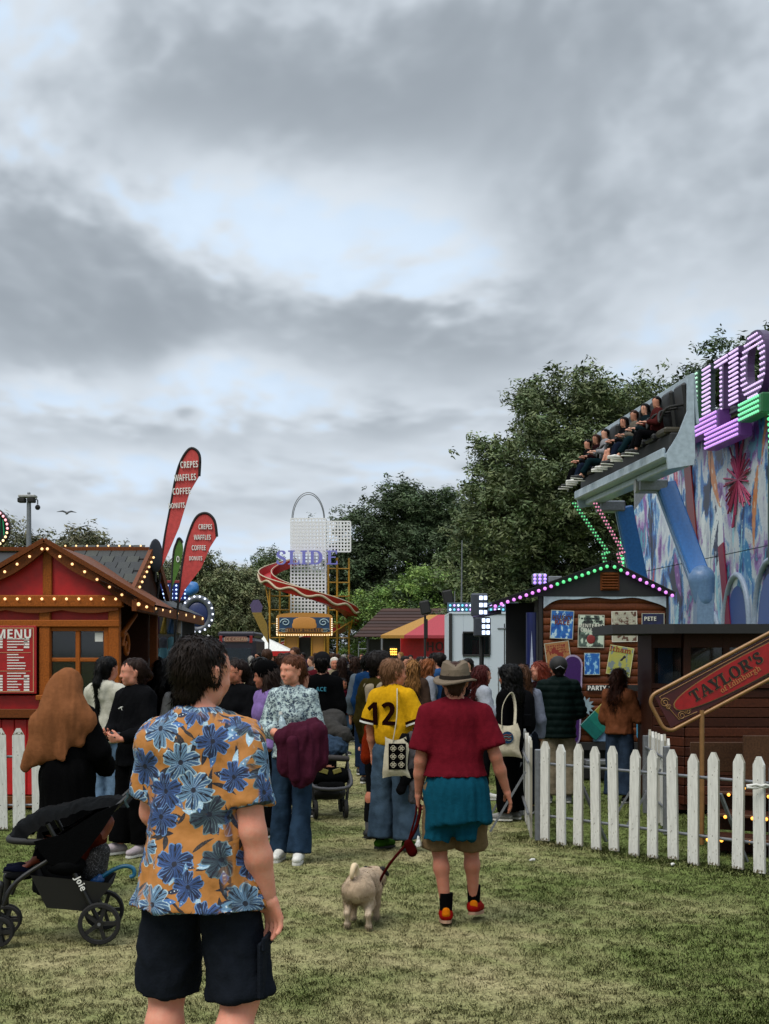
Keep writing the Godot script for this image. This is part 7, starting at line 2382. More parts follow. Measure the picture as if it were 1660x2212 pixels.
func slide_tower() -> void:
	var o := thing("helter_skelter", "tall white perforated slide tower with red spiral chute", "slide", Vector3(-5.2, 0, -95.0))
	var white := worn(Color(0.88, 0.88, 0.9), 0.5)
	var yel := worn(Color(0.66, 0.48, 0.10), 0.5)
	var red := worn(Color(0.60, 0.03, 0.06), 0.4)
	var cream := worn(Color(0.68, 0.62, 0.52), 0.5)
	put(lattice(2.35, 7.0, 10, 30, 0.1), "front_screen", white, o, Vector3(-1.2, 4.05, 0))
	put(lattice(2.35, 2.2, 10, 9, 0.11), "back_screen", white, o, Vector3(-1.2, 8.8, -1.9))
	put(lattice(1.72, 2.05, 8, 9, 0.1), "side_screen", white, o, Vector3(1.15, 8.8, 0.02))
	put(lattice(1.9, 7.0, 7, 26, 0.1), "side_screen", white, o, Vector3(1.17, 4.05, -0.05), Basis(Vector3.UP, PI / 2.0))
	for q in 2:
		var hoop := []
		for i in 21:
			var an := PI * i / 20.0
			hoop.append(Vector3(-0.02 + cos(an) * (1.12 - q * 0.06), 11.0 + sin(an) * (1.85 - q * 0.1), -0.05 - 0.25 * q))
		put(tube_mesh(hoop, 0.03, 6), "hoop", M.steel, o)
	var lx := [-1.72, -0.88, -0.2, 0.62, 1.72]
	for i in 5:
		var lt := put(text_mesh("SLIDE"[i], 0.95, 0.16, "serif"), "letter", worn(Color(0.47, 0.47, 0.78), 0.4), o, Vector3(lx[i] - 0.1, 8.35, 0.3))
		lt.set_meta("label", "pale violet letter " + "SLIDE"[i])
	# framework
	for a in [[-2.6, 0.6], [-2.1, -1.8], [1.35, -0.2], [1.95, -0.3], [2.75, -0.6], [-1.15, -2.0], [1.2, -2.0], [-1.3, -0.12]]:
		var top := 8.4 if a[0] > 1.0 else 6.2
		put(tube_mesh([Vector3(a[0], 0, a[1]), Vector3(a[0], top, a[1])], 0.07, 7), "post", yel, o)
	for j in 6:
		var y := 2.9 + j * 0.95
		put(tube_mesh([Vector3(1.3, y, -0.2), Vector3(2.78, y, -0.55)], 0.05, 6), "cross_bar", yel, o)
		if j < 4:
			put(tube_mesh([Vector3(-2.65, y, 0.55), Vector3(-1.2, y, -0.1)], 0.05, 6), "cross_bar", yel, o)
	for s in [[Vector3(1.3, 3.0, -0.2), Vector3(2.9, 4.0, 0.2)], [Vector3(2.75, 3.0, -0.5), Vector3(3.0, 4.1, 0.4)], [Vector3(-2.6, 4.8, 0.5), Vector3(-2.9, 6.4, 0.3)]]:
		put(tube_mesh([s[0], s[1]], 0.05, 6), "brace", yel, o)
	# the chute winds round the tower
	var ax := Vector3(0.0, 0, -1.0)
	var chute := Geo.new()
	var rim := []
	var rim2 := []
	var zig := []
	var prev := []
	var th := 246.0
	var n := 0
	while th > -180.0:
		var y := 4.25 + th / 90.0 * 1.43
		var r := Vector3(cos(deg_to_rad(th)), 0, sin(deg_to_rad(th)))
		var sec := [ax + r * 2.62 + Vector3(0, y + 0.42, 0), ax + r * 2.66 + Vector3(0, y, 0), ax + r * 3.3 + Vector3(0, y - 0.05, 0), ax + r * 3.46 + Vector3(0, y + 0.4, 0), ax + r * 3.54 + Vector3(0, y + 0.4, 0), ax + r * 3.4 + Vector3(0, y - 0.18, 0), ax + r * 2.56 + Vector3(0, y - 0.14, 0), ax + r * 2.54 + Vector3(0, y + 0.42, 0)]
		if prev.size():
			for q in 8:
				var a: Vector3 = prev[q]
				var b: Vector3 = prev[(q + 1) % 8]
				var c: Vector3 = sec[(q + 1) % 8]
				var d: Vector3 = sec[q]
				var up: Vector3 = [r, Vector3.UP, -r, Vector3.UP, r, -Vector3.UP, -r, Vector3.UP][q]
				chute.face([a, b, c, d], up)
		prev = sec
		rim.append(sec[3].lerp(sec[4], 0.5) + Vector3(0, 0.03, 0))
		rim2.append(sec[0] + Vector3(0, 0.02, 0))
		zig.append(ax + r * 3.52 + Vector3(0, y + 0.1 + 0.15 * sin(n * 1.15), 0))
		th -= 6.0
		n += 1
	put(chute.mesh(), "chute", red, o)
	put(tube_mesh(rim, 0.045, 6), "chute_rim", cream, o)
	put(tube_mesh(rim2, 0.035, 6), "chute_rim", cream, o)
	put(tube_mesh(curve_pts(zig, 3), 0.085, 6), "wave_stripe", cream, o)
	# painted front board and booth
	var gold := worn(Color(0.70, 0.48, 0.20), 0.5)
	var bb := PackedVector2Array()
	for i in 13:
		var an := PI * i / 12.0
		bb.append(Vector2(cos(an) * 1.85, 4.15 + pow(sin(an), 0.5) * 0.35))
	bb.append_array(PackedVector2Array([Vector2(-1.85, 3.0), Vector2(1.85, 3.0)]))
	var g := Geo.new()
	g.prism(bb, 0.12)
	var fb := put(g.mesh(), "front_board", gold, o, Vector3(-0.05, 0, 3.9))
	put(box_mesh(Vector3(3.3, 0.95, 0.02), 0.004), "blue_panel", worn(Color(0.08, 0.22, 0.36), 0.5), fb, Vector3(0, 3.72, 0.07))
	put(sdf([bn(Vector3(-0.6, 3.65, 0.07), Vector3(0.6, 3.65, 0.07), 0.3, 0.3, 0.1, Vector3(1, 1, 0.12)), bn(Vector3(-0.3, 3.9, 0.07), Vector3(0.3, 3.9, 0.07), 0.22, 0.22, 0.1, Vector3(1, 1, 0.12))], 0.06).mesh(), "gold_scroll_panel", worn(Color(0.74, 0.50, 0.22), 0.5), fb)
	put(box_mesh(Vector3(2.3, 0.32, 0.03), 0.01), "name_board", worn(Color(0.22, 0.10, 0.05), 0.5), fb, Vector3(0, 3.35, 0.09))
	put(text_mesh("HELTER SKELTER", 0.2, 0.02, "serif"), "lettering", worn(Color(0.62, 0.42, 0.16), 0.5), fb, Vector3(0, 3.35, 0.12))
	for s in [-1.0, 1.0]:
		var sc := []
		for i in 22:
			var u := i / 21.0
			var rr := 0.33 * (1.0 - 0.8 * u)
			sc.append(Vector3(s * (1.25 + rr * cos(u * 9.0)), 3.85 + rr * sin(u * 9.0) * 0.8, 0.1))
		put(tube_mesh(sc, 0.035, 6), "scroll", worn(Color(0.62, 0.70, 0.74), 0.5), fb)
		var sc2 := []
		for p in sc:
			sc2.append(Vector3(p.x * 1.08, 3.32 + (p.y - 3.85) * 0.55, p.z))
		put(tube_mesh(sc2, 0.03, 6), "scroll", worn(Color(0.45, 0.5, 0.5), 0.5), fb)
	for i in 24:
		bulb(fb, Vector3(-1.78 + i * 0.155, 3.03, 0.08), 0.05, Color(0.9, 0.8, 0.62), 0.7)
	for i in 8:
		for s in [-1.0, 1.0]:
			bulb(fb, Vector3(s * 1.8, 3.1 + i * 0.14, 0.08), 0.045, Color(0.9, 0.85, 0.75), 0.6)
	panel(o, "booth_front", Vector3(-1.4, 0, 3.2), Vector3(-0.45, 3.0, 3.5), gold, 0.03)
	panel(o, "booth_front", Vector3(0.35, 0, 3.2), Vector3(1.3, 3.0, 3.5), gold, 0.03)
	panel(o, "booth_door", Vector3(-0.45, 0, 3.1), Vector3(0.35, 2.9, 3.2), M.black, 0.02)
	for x in [-1.35, -0.5, 0.4, 1.25]:
		put(tube_mesh([Vector3(x, 0, 3.55), Vector3(x, 3.0, 3.55)], 0.05, 7), "booth_column", yel, o)
	# fence rails beside it
	var f := thing("crowd_rail", "grey metal crowd rail to the right of the slide booth", "railing", Vector3(-1.6, 0, -86.0))
	for i in 5:
		put(tube_mesh([Vector3(i * 0.75, 0, 0), Vector3(i * 0.75, 2.4 if i % 2 == 0 else 2.1, 0)], 0.035, 6), "upright", M.steel, f)
	for y in [1.2, 2.1]:
		put(tube_mesh([Vector3(0, y, 0), Vector3(3.0, y, 0)], 0.03, 6), "bar", M.steel, f)

func art_image(w: int, h: int, seed_: int) -> Image:
	# airbrushed fairground artwork: swirling colour fields and streaks
	var f := FastNoiseLite.new()
	f.seed = seed_
	f.frequency = 0.012
	f.fractal_octaves = 4
	f.domain_warp_enabled = true
	f.domain_warp_amplitude = 60.0
	f.domain_warp_frequency = 0.012
	var f2 := FastNoiseLite.new()
	f2.seed = seed_ + 1
	f2.frequency = 0.03
	f2.fractal_octaves = 3
	var pal := [Color(0.05, 0.09, 0.2), Color(0.07, 0.22, 0.48), Color(0.16, 0.40, 0.66), Color(0.45, 0.60, 0.74), Color(0.74, 0.77, 0.80), Color(0.70, 0.73, 0.77), Color(0.62, 0.66, 0.72), Color(0.55, 0.42, 0.66), Color(0.36, 0.18, 0.46), Color(0.2, 0.5, 0.6)]
	var im := Image.create(w, h, false, Image.FORMAT_RGB8)
	for y in h:
		for x in w:
			var a := f.get_noise_2d(x, y * 0.8) * 0.5 + 0.5
			var b := f2.get_noise_2d(x * 1.6, y * 0.35) * 0.5 + 0.5
			var t := clampf(a * 2.2 - 0.6 + (b - 0.5) * 0.8, 0.0, 0.999) * (pal.size() - 1)
			var c: Color = pal[int(t)].lerp(pal[int(t) + 1], smoothstep(0.4, 0.6, t - int(t)))
			im.set_pixel(x, y, c)
	# bold brush strokes and flourishes over the colour fields
	var r := RandomNumberGenerator.new()
	r.seed = seed_
	for i in 90:
		var c: Color = [Color(0.80, 0.84, 0.86), Color(0.10, 0.45, 0.66), Color(0.05, 0.10, 0.25), Color(0.45, 0.25, 0.55), Color(0.55, 0.75, 0.82), Color(0.60, 0.20, 0.30), Color(0.72, 0.45, 0.24)][r.randi() % 7]
		leaf_print(im, Vector2(r.randf() * w, r.randf() * h), r.randf_range(1.0, 2.1), r.randf_range(25, 90), r.randf_range(2.0, 7.0), c, c.lerp(Color(0.9, 0.9, 0.92), 0.5))
	return im

func seat_ride() -> void:
	# the tall painted front runs away from us; u is its length, counted towards the camera
	var U := Vector3(0.1, 0, 1.0).normalized()
	var N := Vector3(-1.0, 0, 0.1).normalized()
	var base := Vector3(6.93, 0, -40.0)
	var o := thing("seat_ride", "towering painted ride front with purple and green lamp letters", "ride", base)
	var art := mat(Color(1, 1, 1), 0.4)
	art.albedo_texture = tex(art_image(512, 270, 63))
	var g := Geo.new()
	var outline := [Vector2(0, 0.9), Vector2(0, 5.5), Vector2(3.8, 6.5), Vector2(5.2, 7.05), Vector2(13.6, 7.05), Vector2(13.6, 0.9)]
	# panels side by side, each with its part of the artwork
	var cuts := [0.0, 2.6, 5.2, 7.4, 9.4, 11.5, 13.6]
	for i in 6:
		var a: float = cuts[i] + 0.015
		var b: float = cuts[i + 1] - 0.015
		var ta := minf(7.05, 5.5 + a * 0.3)
		var tb := minf(7.05, 5.5 + b * 0.3)
		for q in 2:
			g = Geo.new()
			var y0 := 0.9 if q == 0 else 4.02
			var y1a := 4.0 if q == 0 else ta
			var y1b := 4.0 if q == 0 else tb
			var pts := [U * a + Vector3(0, y0, 0), U * b + Vector3(0, y0, 0), U * b + Vector3(0, y1b, 0), U * a + Vector3(0, y1a, 0)]
			g.face(pts, N, [Vector2(a / 13.6, 1 - y0 / 7.2), Vector2(b / 13.6, 1 - y0 / 7.2), Vector2(b / 13.6, 1 - y1b / 7.2), Vector2(a / 13.6, 1 - y1a / 7.2)])
			g.face([pts[0] - N * 0.05, pts[1] - N * 0.05, pts[2] - N * 0.05, pts[3] - N * 0.05], -N)
			put(g.mesh(), "art_panel", art, o)
	# figures of the artwork: mask, goggles, burst
	for a in [[9.2, 2.3, 0.8, 1.2], [11.2, 2.4, 0.9, 1.3], [7.6, 1.9, 0.5, 0.8]]:
		var ring := []
		for t in 25:
			var an := TAU * t / 24.0
			ring.append(U * (a[0] + cos(an) * a[2]) + Vector3(0, a[1] + sin(an) * a[3], 0) + N * 0.03)
		put(tube_mesh(ring, 0.07, 6), "art_ring", worn(Color(0.60, 0.66, 0.74), 0.4), o)
		g = Geo.new()
		var inner := []
		for t in 20:
			var an := TAU * t / 20.0
			inner.append(U * (a[0] + cos(an) * a[2] * 0.8) + Vector3(0, a[1] + sin(an) * a[3] * 0.8, 0) + N * 0.02)
		g.face(inner, N)
		put(g.mesh(), "art_disc", worn(Color(0.08, 0.26, 0.55), 0.3, 3.0), o)
	g = Geo.new()
	var r := RandomNumberGenerator.new()
	r.seed = 3
	for i in 60:
		var an := r.randf() * TAU
		var l := r.randf_range(0.5, 1.15)
		g.tube([U * 9.3 + Vector3(0, 5.6, 0) + N * 0.03, U * (9.3 + cos(an) * l * 0.8) + Vector3(0, 5.6 + sin(an) * l, 0) + N * 0.04], [0.012, 0.025], 4)
	put(g.mesh(), "burst_print", worn(Color(0.62, 0.2, 0.36), 0.4), o)
	for a in [[6.4, 1.3, 5.2, 0.5, 0.42, 0.02, 0.03], [8.6, 0.9, 3.4, 0.35, 0.5, 0.02, 0.2]]:
		put(box_mesh(Vector3(0.03, a[2], a[3])), "colour_band", worn(Color(a[4], a[5], a[6]), 0.4), o, U * a[0] + Vector3(0, a[1] + a[2] * 0.5, 0) + N * 0.03, Basis(Vector3.UP, 0.1) * Basis(Vector3.RIGHT, -0.25))
	for x in [0.3, 5.0, 9.6, 13.2]:
		put(box_mesh(Vector3(0.3, 7.0, 0.2)), "rear_mast", M.steel, o, U * x - N * 0.35 + Vector3(0, 3.5, 0))
	put(box_mesh(Vector3(1.2, 0.9, 13.6), 0.02), "deck", M.steel, o, U * 6.8 - N * 0.75 + Vector3(0, 0.45, 0), Basis(Vector3.UP, 0.0997))
	# lamp letters on top
	var gr := Color(0.16, 0.55, 0.30)
	var pu := Color(0.50, 0.27, 0.66)
	var face_b := Basis(U, Vector3.UP, N)
	var lets := [["N", 6.7, 1.25, 1.25, gr], ["I", 7.95, 0.6, 1.2, gr.lerp(pu, 0.5)], ["T", 8.95, 0.85, 1.2, pu], ["I", 9.75, 0.5, 1.2, pu], ["O", 10.9, 1.4, 1.35, pu]]
	for l in lets:
		var lc: Color = l[4]
		var tm := text_mesh(l[0], l[3], 0.16)
		var ab := tm.get_aabb()
		var sc := Vector3(l[2] / maxf(ab.size.x, 0.01), 1.0, 1.0)
		if l[0] == "I":
			sc.x = 1.0
		var lt := put(tm, "letter", glow(lc * 0.36, 0.2), o, U * l[1] + Vector3(0, 7.78, 0) + N * 0.2, face_b.scaled_local(sc))
		lt.set_meta("label", "lamp covered letter " + l[0])
		# rows of small lamps on the letter
		var lb := Geo.new()
		var w: float = ab.size.x * 0.5 * sc.x
		for j in 12:
			for i in 14:
				var px: float = (i + 0.5) / 14.0 * 2.0 - 1.0
				var py: float = 7.78 + ((j + 0.5) / 12.0 - 0.5) * l[3] * 1.02
				var on := true
				if l[0] == "O":
					var rr := Vector2(px, ((j + 0.5) / 12.0 - 0.5) * 2.0).length()
					on = rr > 0.58 and rr < 1.02
				elif l[0] == "T":
					on = absf(px) < 0.2 or j > 9
				elif l[0] == "N":
					on = absf(px) > 0.66 or absf(px + (j / 11.0 * 2.0 - 1.0) * 0.9) < 0.18
				if on:
					lb.ball(U * (l[1] + px * w) + Vector3(0, py, 0) + N * 0.3, 0.027, Vector3.ONE, 5, 3)
		put(lb.mesh(), "letter_lamps", bulb_mat(Color(0.62, 0.80, 0.70) if lc.g > lc.b else Color(0.78, 0.68, 0.86), 0.6), o).set_meta("kind", "stuff")
	for s in [0, 1]:
		put(box_mesh(Vector3(0.25, 0.1, 6.2)), "letter_rail", M.steel, o, U * 9.4 + Vector3(0, 7.15 + 1.45 * s - 1.4 * s, 0), Basis(Vector3.UP, 0.0997))
	# stepped purple ledge of lamps, and the green edge strips
	for a in [[5.4, 9.0, 7.02, pu], [8.1, 10.3, 6.62, pu], [10.3, 11.6, 6.9, gr]]:
		var c: Color = a[3]
		var len_: float = a[1] - a[0]
		put(box_mesh(Vector3(0.3, 0.42, len_), 0.03), "lamp_ledge", glow(c * 0.5, 0.3), o, U * (a[0] + len_ * 0.5) + Vector3(0, a[2], 0) + N * 0.22, Basis(Vector3.UP, 0.0997))
		var lb := Geo.new()
		for j in 4:
			for i in int(len_ / 0.11):
				lb.ball(U * (a[0] + i * 0.11 + 0.05) + Vector3(0, a[2] - 0.16 + j * 0.105, 0) + N * 0.39, 0.032, Vector3.ONE, 5, 3)
		put(lb.mesh(), "ledge_lamps", bulb_mat(Color(0.70, 0.52, 0.84) if c.b > c.g else Color(0.42, 0.80, 0.58), 0.7), o).set_meta("kind", "stuff")
	for a in [[0.0, 1.6, 5.4, 0.0], [11.3, 3.6, 6.9, 0.5]]:
		var lb := Geo.new()
		for j in int((a[2] - a[1]) / 0.12):
			for i in 3:
				lb.ball(U * (a[0] + i * 0.12 + a[3] * (1.0 - j * 0.12 / (a[2] - a[1])) ) + Vector3(0, a[1] + j * 0.12, 0) + N * 0.12, 0.04, Vector3.ONE, 5, 3)
		put(lb.mesh(), "edge_lamps", bulb_mat(Color(0.35, 0.80, 0.52), 0.9), o).set_meta("kind", "stuff")
		put(box_mesh(Vector3(0.1, a[2] - a[1], 0.4)), "edge_strip", worn(Color(0.12, 0.25, 0.18), 0.4), o, U * (a[0] + 0.14) + Vector3(0, (a[1] + a[2]) * 0.5, 0) + N * 0.05, Basis(Vector3.UP, 0.0997))
	# ---- the swinging bench of seats
	var s0 := Vector3(5.32, 0, -34.55)
	var b := thing("ride_bench", "long white bench of ride seats swung high above the hut", "ride seats", s0)
	var wh := worn(Color(0.62, 0.68, 0.73), 0.35, 0.8)
	var L := 7.35
	var V := N   # towards the viewer's left
	var rotb := Basis(Vector3.UP, 0.0997)
	put(box_mesh(Vector3(0.07, 1.0, L), 0.01), "back_panel", wh, b, U * (L * 0.5) + Vector3(0, 6.75, 0) - V * 0.05, rotb * Basis(Vector3.BACK, 0.1))
	put(box_mesh(Vector3(0.62, 0.1, L), 0.02), "foot_tray", wh, b, U * (L * 0.5) + Vector3(0, 5.62, 0) + V * 0.28, rotb)
	put(box_mesh(Vector3(0.06, 0.2, L), 0.02), "tray_lip", wh, b, U * (L * 0.5) + Vector3(0, 5.68, 0) + V * 0.58, rotb)
	put(box_mesh(Vector3(0.5, 0.3, L), 0.02), "seat_box", M.dark, b, U * (L * 0.5) + Vector3(0, 5.93, 0) + V * 0.2, rotb)
	put(box_mesh(Vector3(0.34, 0.14, L * 0.96), 0.02), "beam", wh, b, U * (L * 0.5) + Vector3(0, 5.5, 0) + V * 0.2, rotb)
	var endp := PackedVector2Array([Vector2(0.12, 7.2), Vector2(0.0, 7.22), Vector2(-0.03, 5.6), Vector2(0.0, 5.45), Vector2(0.5, 5.36), Vector2(0.55, 5.65), Vector2(0.28, 6.1), Vector2(0.12, 6.5)])
	for e in [0.0, L]:
		var q := Geo.new()
		q.prism(endp, 0.08)
		put(q.mesh(), "end_plate", wh, b, U * e, Basis(V, Vector3.UP, V.cross(Vector3.UP)))
	var seat_m := worn(Color(0.03, 0.03, 0.035), 0.5)
	var pad_m := worn(Color(0.16, 0.13, 0.02), 0.5)
	for i in 9:
		var at := U * (0.4 + i * 0.82)
		put(box_mesh(Vector3(0.12, 0.95, 0.6), 0.05), "seat_back", seat_m, b, at + Vector3(0, 6.62, 0) + V * 0.08, rotb * Basis(Vector3.BACK, 0.12))
		put(box_mesh(Vector3(0.5, 0.14, 0.6), 0.04), "seat_pad", seat_m if i != 8 else pad_m, b, at + Vector3(0, 6.14, 0) + V * 0.3, rotb)
		put(tube_mesh(curve_pts([at + U * -0.18 + V * 0.15 + Vector3(0, 6.66, 0), at + U * -0.2 + V * 0.48 + Vector3(0, 6.58, 0), at + V * 0.55 + Vector3(0, 6.35, 0), at + U * 0.2 + V * 0.48 + Vector3(0, 6.58, 0), at + U * 0.18 + V * 0.15 + Vector3(0, 6.66, 0)], 4), 0.03, 6), "shoulder_bar", M.black, b)
	# riders
	var skins := [Color(0.70, 0.48, 0.39), Color(0.62, 0.42, 0.33), Color(0.75, 0.55, 0.46)]
	var tops := [Color(0.04, 0.04, 0.05), Color(0.10, 0.03, 0.045), Color(0.5, 0.5, 0.52), Color(0.03, 0.035, 0.05), Color(0.35, 0.33, 0.30), Color(0.05, 0.10, 0.12), Color(0.25, 0.1, 0.1)]
	var words := ["in black at the far end of the row", "in dark plum, second from the far end", "in pale grey between two dark riders", "in black with feet swung out, mid row", "in beige beside the rider in black", "in dark teal, second from the near end", "in dark red at the near end of the row"]
	var pos := [0, 1, 2, 4, 5, 6, 7]
	for i in 7:
		person({"label": "ride passenger " + words[i] + ", on the swung bench", "at": s0 + U * (0.4 + pos[i] * 0.82) + V * 0.36 + Vector3(0, 5.34, 0), "turn": -84, "yaw": 48, "h": 1.66, "fine": false, "cell": 0.03, "fem": i % 2 == 1, "skin": skins[i % 3], "group": "riders on the swung bench",
			"J": {"kL": Vector3(0.11, 0.95, 0.4), "kR": Vector3(-0.11, 0.95, 0.4), "aL": Vector3(0.11, 0.58, 0.5 + 0.08 * (i % 3)), "aR": Vector3(-0.11, 0.56, 0.55), "fL": Vector3(0.12, 0.55, 0.66 + 0.08 * (i % 3)), "fR": Vector3(-0.12, 0.52, 0.68), "eL": Vector3(0.23, 1.16, 0.08), "wL": Vector3(0.15, 1.18, 0.3), "eR": Vector3(-0.23, 1.16, 0.08), "wR": Vector3(-0.15, 1.18, 0.3)},
			"top": {"mat": cloth(tops[i]), "sleeve": 1.9, "hem": 0.95, "loose": 0.03}, "bottom": {"mat": cloth([Color(0.03, 0.03, 0.04), Color(0.07, 0.1, 0.16), Color(0.05, 0.12, 0.14)][i % 3]), "len": 1.85 if i != 3 else 1.0}, "shoes": {"mat": M.white if i % 2 == 1 else M.dark}, "hair": {"color": [Color(0.05, 0.035, 0.03), Color(0.14, 0.08, 0.05), Color(0.03, 0.025, 0.025)][i % 3], "kind": "long" if i % 2 == 1 else "short"}})
	# arms that carry the bench
	for a in [[6.6, Vector3(6.05, 5.35, -29.9), Vector3(6.55, 3.4, -28.7), "blue ride arm nearer the lamp letters"], [2.2, Vector3(5.85, 5.35, -34.0), Vector3(6.35, 3.3, -34.2), "blue ride arm farther from the lamp letters"]]:
		var t := Node3D.new()
		t.name = "swing_arm"
		b.add_child(t, true)
		t.position = a[2] - Vector3(0, 3.4, 0) - s0
		var blue := worn(Color(0.15, 0.42, 0.70), 0.35)
		var top: Vector3 = a[1] - t.position - s0
		var bot: Vector3 = a[2] - t.position - s0
		var q := Geo.new()
		q.bar(top, bot + Vector3(0, -0.2, 0), 0.4, 0.4, Vector3.BACK, 0.03)
		put(q.mesh(), "arm_beam", blue, t)
		q = Geo.new()
		q.bar(top + Vector3(-0.215, 0, 0), bot + Vector3(-0.215, -0.2, 0), 0.03, 0.1, Vector3.BACK)
		put(q.mesh(), "arm_edge", worn(Color(0.45, 0.58, 0.72), 0.35), t)
		put(sdf([bn(bot + Vector3(0, -0.1, 0), bot + Vector3(0.05, -0.5, 0), 0.28, 0.22, 0.05)], 0.05).mesh(), "hinge_housing", worn(Color(0.38, 0.50, 0.66), 0.35), t)
		put(box_mesh(Vector3(0.62, 0.26, 0.5), 0.03), "bearing_box", M.steel, t, top + Vector3(-0.3, 0.0, 0))
		put(tube_mesh([top + Vector3(-0.66, 0, 0), top + Vector3(-0.58, 0, 0)], 0.15, 12), "bearing_cap", worn(Color(0.6, 0.6, 0.6), 0.4), t)
		q = Geo.new()
		q.bar(Vector3(0.0, 0.0, 0), bot + Vector3(0.05, -0.4, 0), 0.35, 0.35, Vector3.BACK)
		put(q.mesh(), "arm_foot", worn(Color(0.40, 0.5, 0.62), 0.35), t)
	# lit zigzag poles above the hut roof
	for a in [[4.05, Color(0.30, 0.66, 0.42), 0.32, "green lamp zigzag pole above the hut roof"], [4.35, Color(0.70, 0.42, 0.52), 0.2, "pink lamp zigzag pole above the hut roof"]]:
		var z := thing("lamp_pole", a[3], "lamp pole", Vector3(a[0] + 0.25, 0, -27.5), 0, "lit poles above the hut")
		var top := Vector3(-a[2] - 0.25, 4.75, 0)
		var pts := [Vector3(0.12, 3.3, 0), Vector3(0.02, 3.75, 0), Vector3(0.14, 3.72, 0), top]
		put(tube_mesh([Vector3(0.12, 0, 0), Vector3(0.12, 3.3, 0)], 0.04, 6), "post", M.dark, z)
		for i in 3:
			put(tube_mesh([pts[i], pts[i + 1]], 0.038, 6), "lamp_bar", worn(Color(0.2, 0.25, 0.22), 0.4), z)
			var n := int((pts[i] as Vector3).distance_to(pts[i + 1]) / 0.075)
			for q in n:
				for s in [-1.0, 1.0]:
					bulb(z, (pts[i] as Vector3).lerp(pts[i + 1], (q + 0.5) / n) + Vector3(s * 0.026, 0, 0.04), 0.018, a[1], 0.6)

func left_ornaments() -> void:
	# camera mast
	var m := thing("camera_mast", "grey camera mast with floodlight head above the hut", "mast", Vector3(-9.73, 0, -38.0))
	put(tube_mesh([Vector3(0, 0, 0), Vector3(0, 3.9, 0), Vector3(0, 5.9, 0)], [0.1, 0.08, 0.06], 10), "pole", M.steel, m)
	put(tube_mesh([Vector3(0, 3.85, 0), Vector3(0, 4.1, 0)], 0.1, 10), "collar", M.steel, m)
	put(box_mesh(Vector3(0.46, 0.07, 0.3), 0.015), "head_plate", worn(Color(0.6, 0.6, 0.6), 0.4), m, Vector3(-0.03, 6.06, 0))
	for x in [-0.18, 0.08]:
		put(box_mesh(Vector3(0.2, 0.13, 0.24), 0.02), "floodlight", M.black, m, Vector3(x, 5.95, 0.04))
	put(box_mesh(Vector3(0.08, 0.08, 0.08), 0.02), "top_box", M.steel, m, Vector3(0, 6.14, 0))
	put(tube_mesh([Vector3(0.2, 6.0, 0), Vector3(0.24, 5.95, 0), Vector3(0.24, 5.84, 0)], 0.02, 6), "camera_arm", M.steel, m)
	put(ball_mesh(0.075), "dome_camera", M.black, m, Vector3(0.24, 5.76, 0))
	# round lamp wheel cut by the frame's left edge
	var w := thing("round_sign", "round green and black lamp wheel at the left edge", "ride sign", Vector3(-8.55, 0, -30.0))
	var ring := []
	for t in 33:
		ring.append(Vector3(cos(TAU * t / 32.0) * 0.42, 4.45 + sin(TAU * t / 32.0) * 0.42, 0))
	put(tube_mesh(ring, 0.06, 8), "rim", worn(Color(0.14, 0.03, 0.05), 0.4), w)
	put(tube_mesh([Vector3(0, 4.45, -0.05), Vector3(0, 4.45, -0.02)], 0.42, 32), "disc", M.black, w)
	for t in 28:
		bulb(w, Vector3(cos(TAU * t / 28.0) * 0.42, 4.45 + sin(TAU * t / 28.0) * 0.42, 0.06), 0.028, Color(0.95, 0.62, 0.66) if t % 14 < 8 else Color(0.95, 0.82, 0.62), 1.0)
	for i in 7:
		var x := -0.32 + i * 0.11
		put(tube_mesh([Vector3(x, 4.2, 0.0), Vector3(x * 0.6 + 0.1, 4.7, 0.0)], 0.012, 5), "neon_line", glow(Color(0.08, 0.40, 0.26), 0.6), w)
	put(tube_mesh([Vector3(0, 0, -0.05), Vector3(0, 4.1, -0.05)], 0.06, 8), "post", M.dark, w)
	put(sdf([bn(Vector3(0.02, 3.72, 0), Vector3(0.16, 3.78, 0), 0.1, 0.08, 0.05)], 0.03).mesh(), "red_ornament", M.red, w)
	for i in 4:
		bulb(w, Vector3(0.0 + 0.06 * i, 3.7 + 0.03 * i, 0.1), 0.024)

# ------------------------------------------------------------------ picket fences, sign, steps, strollers
func picket_mesh(w: float, h: float, t: float) -> ArrayMesh:
	var g := Geo.new()
	g.prism(PackedVector2Array([Vector2(-w * 0.5, 0), Vector2(w * 0.5, 0), Vector2(w * 0.5, h - w * 0.62), Vector2(w * 0.16, h), Vector2(-w * 0.16, h), Vector2(-w * 0.5, h - w * 0.62)]), t)
	return g.mesh()

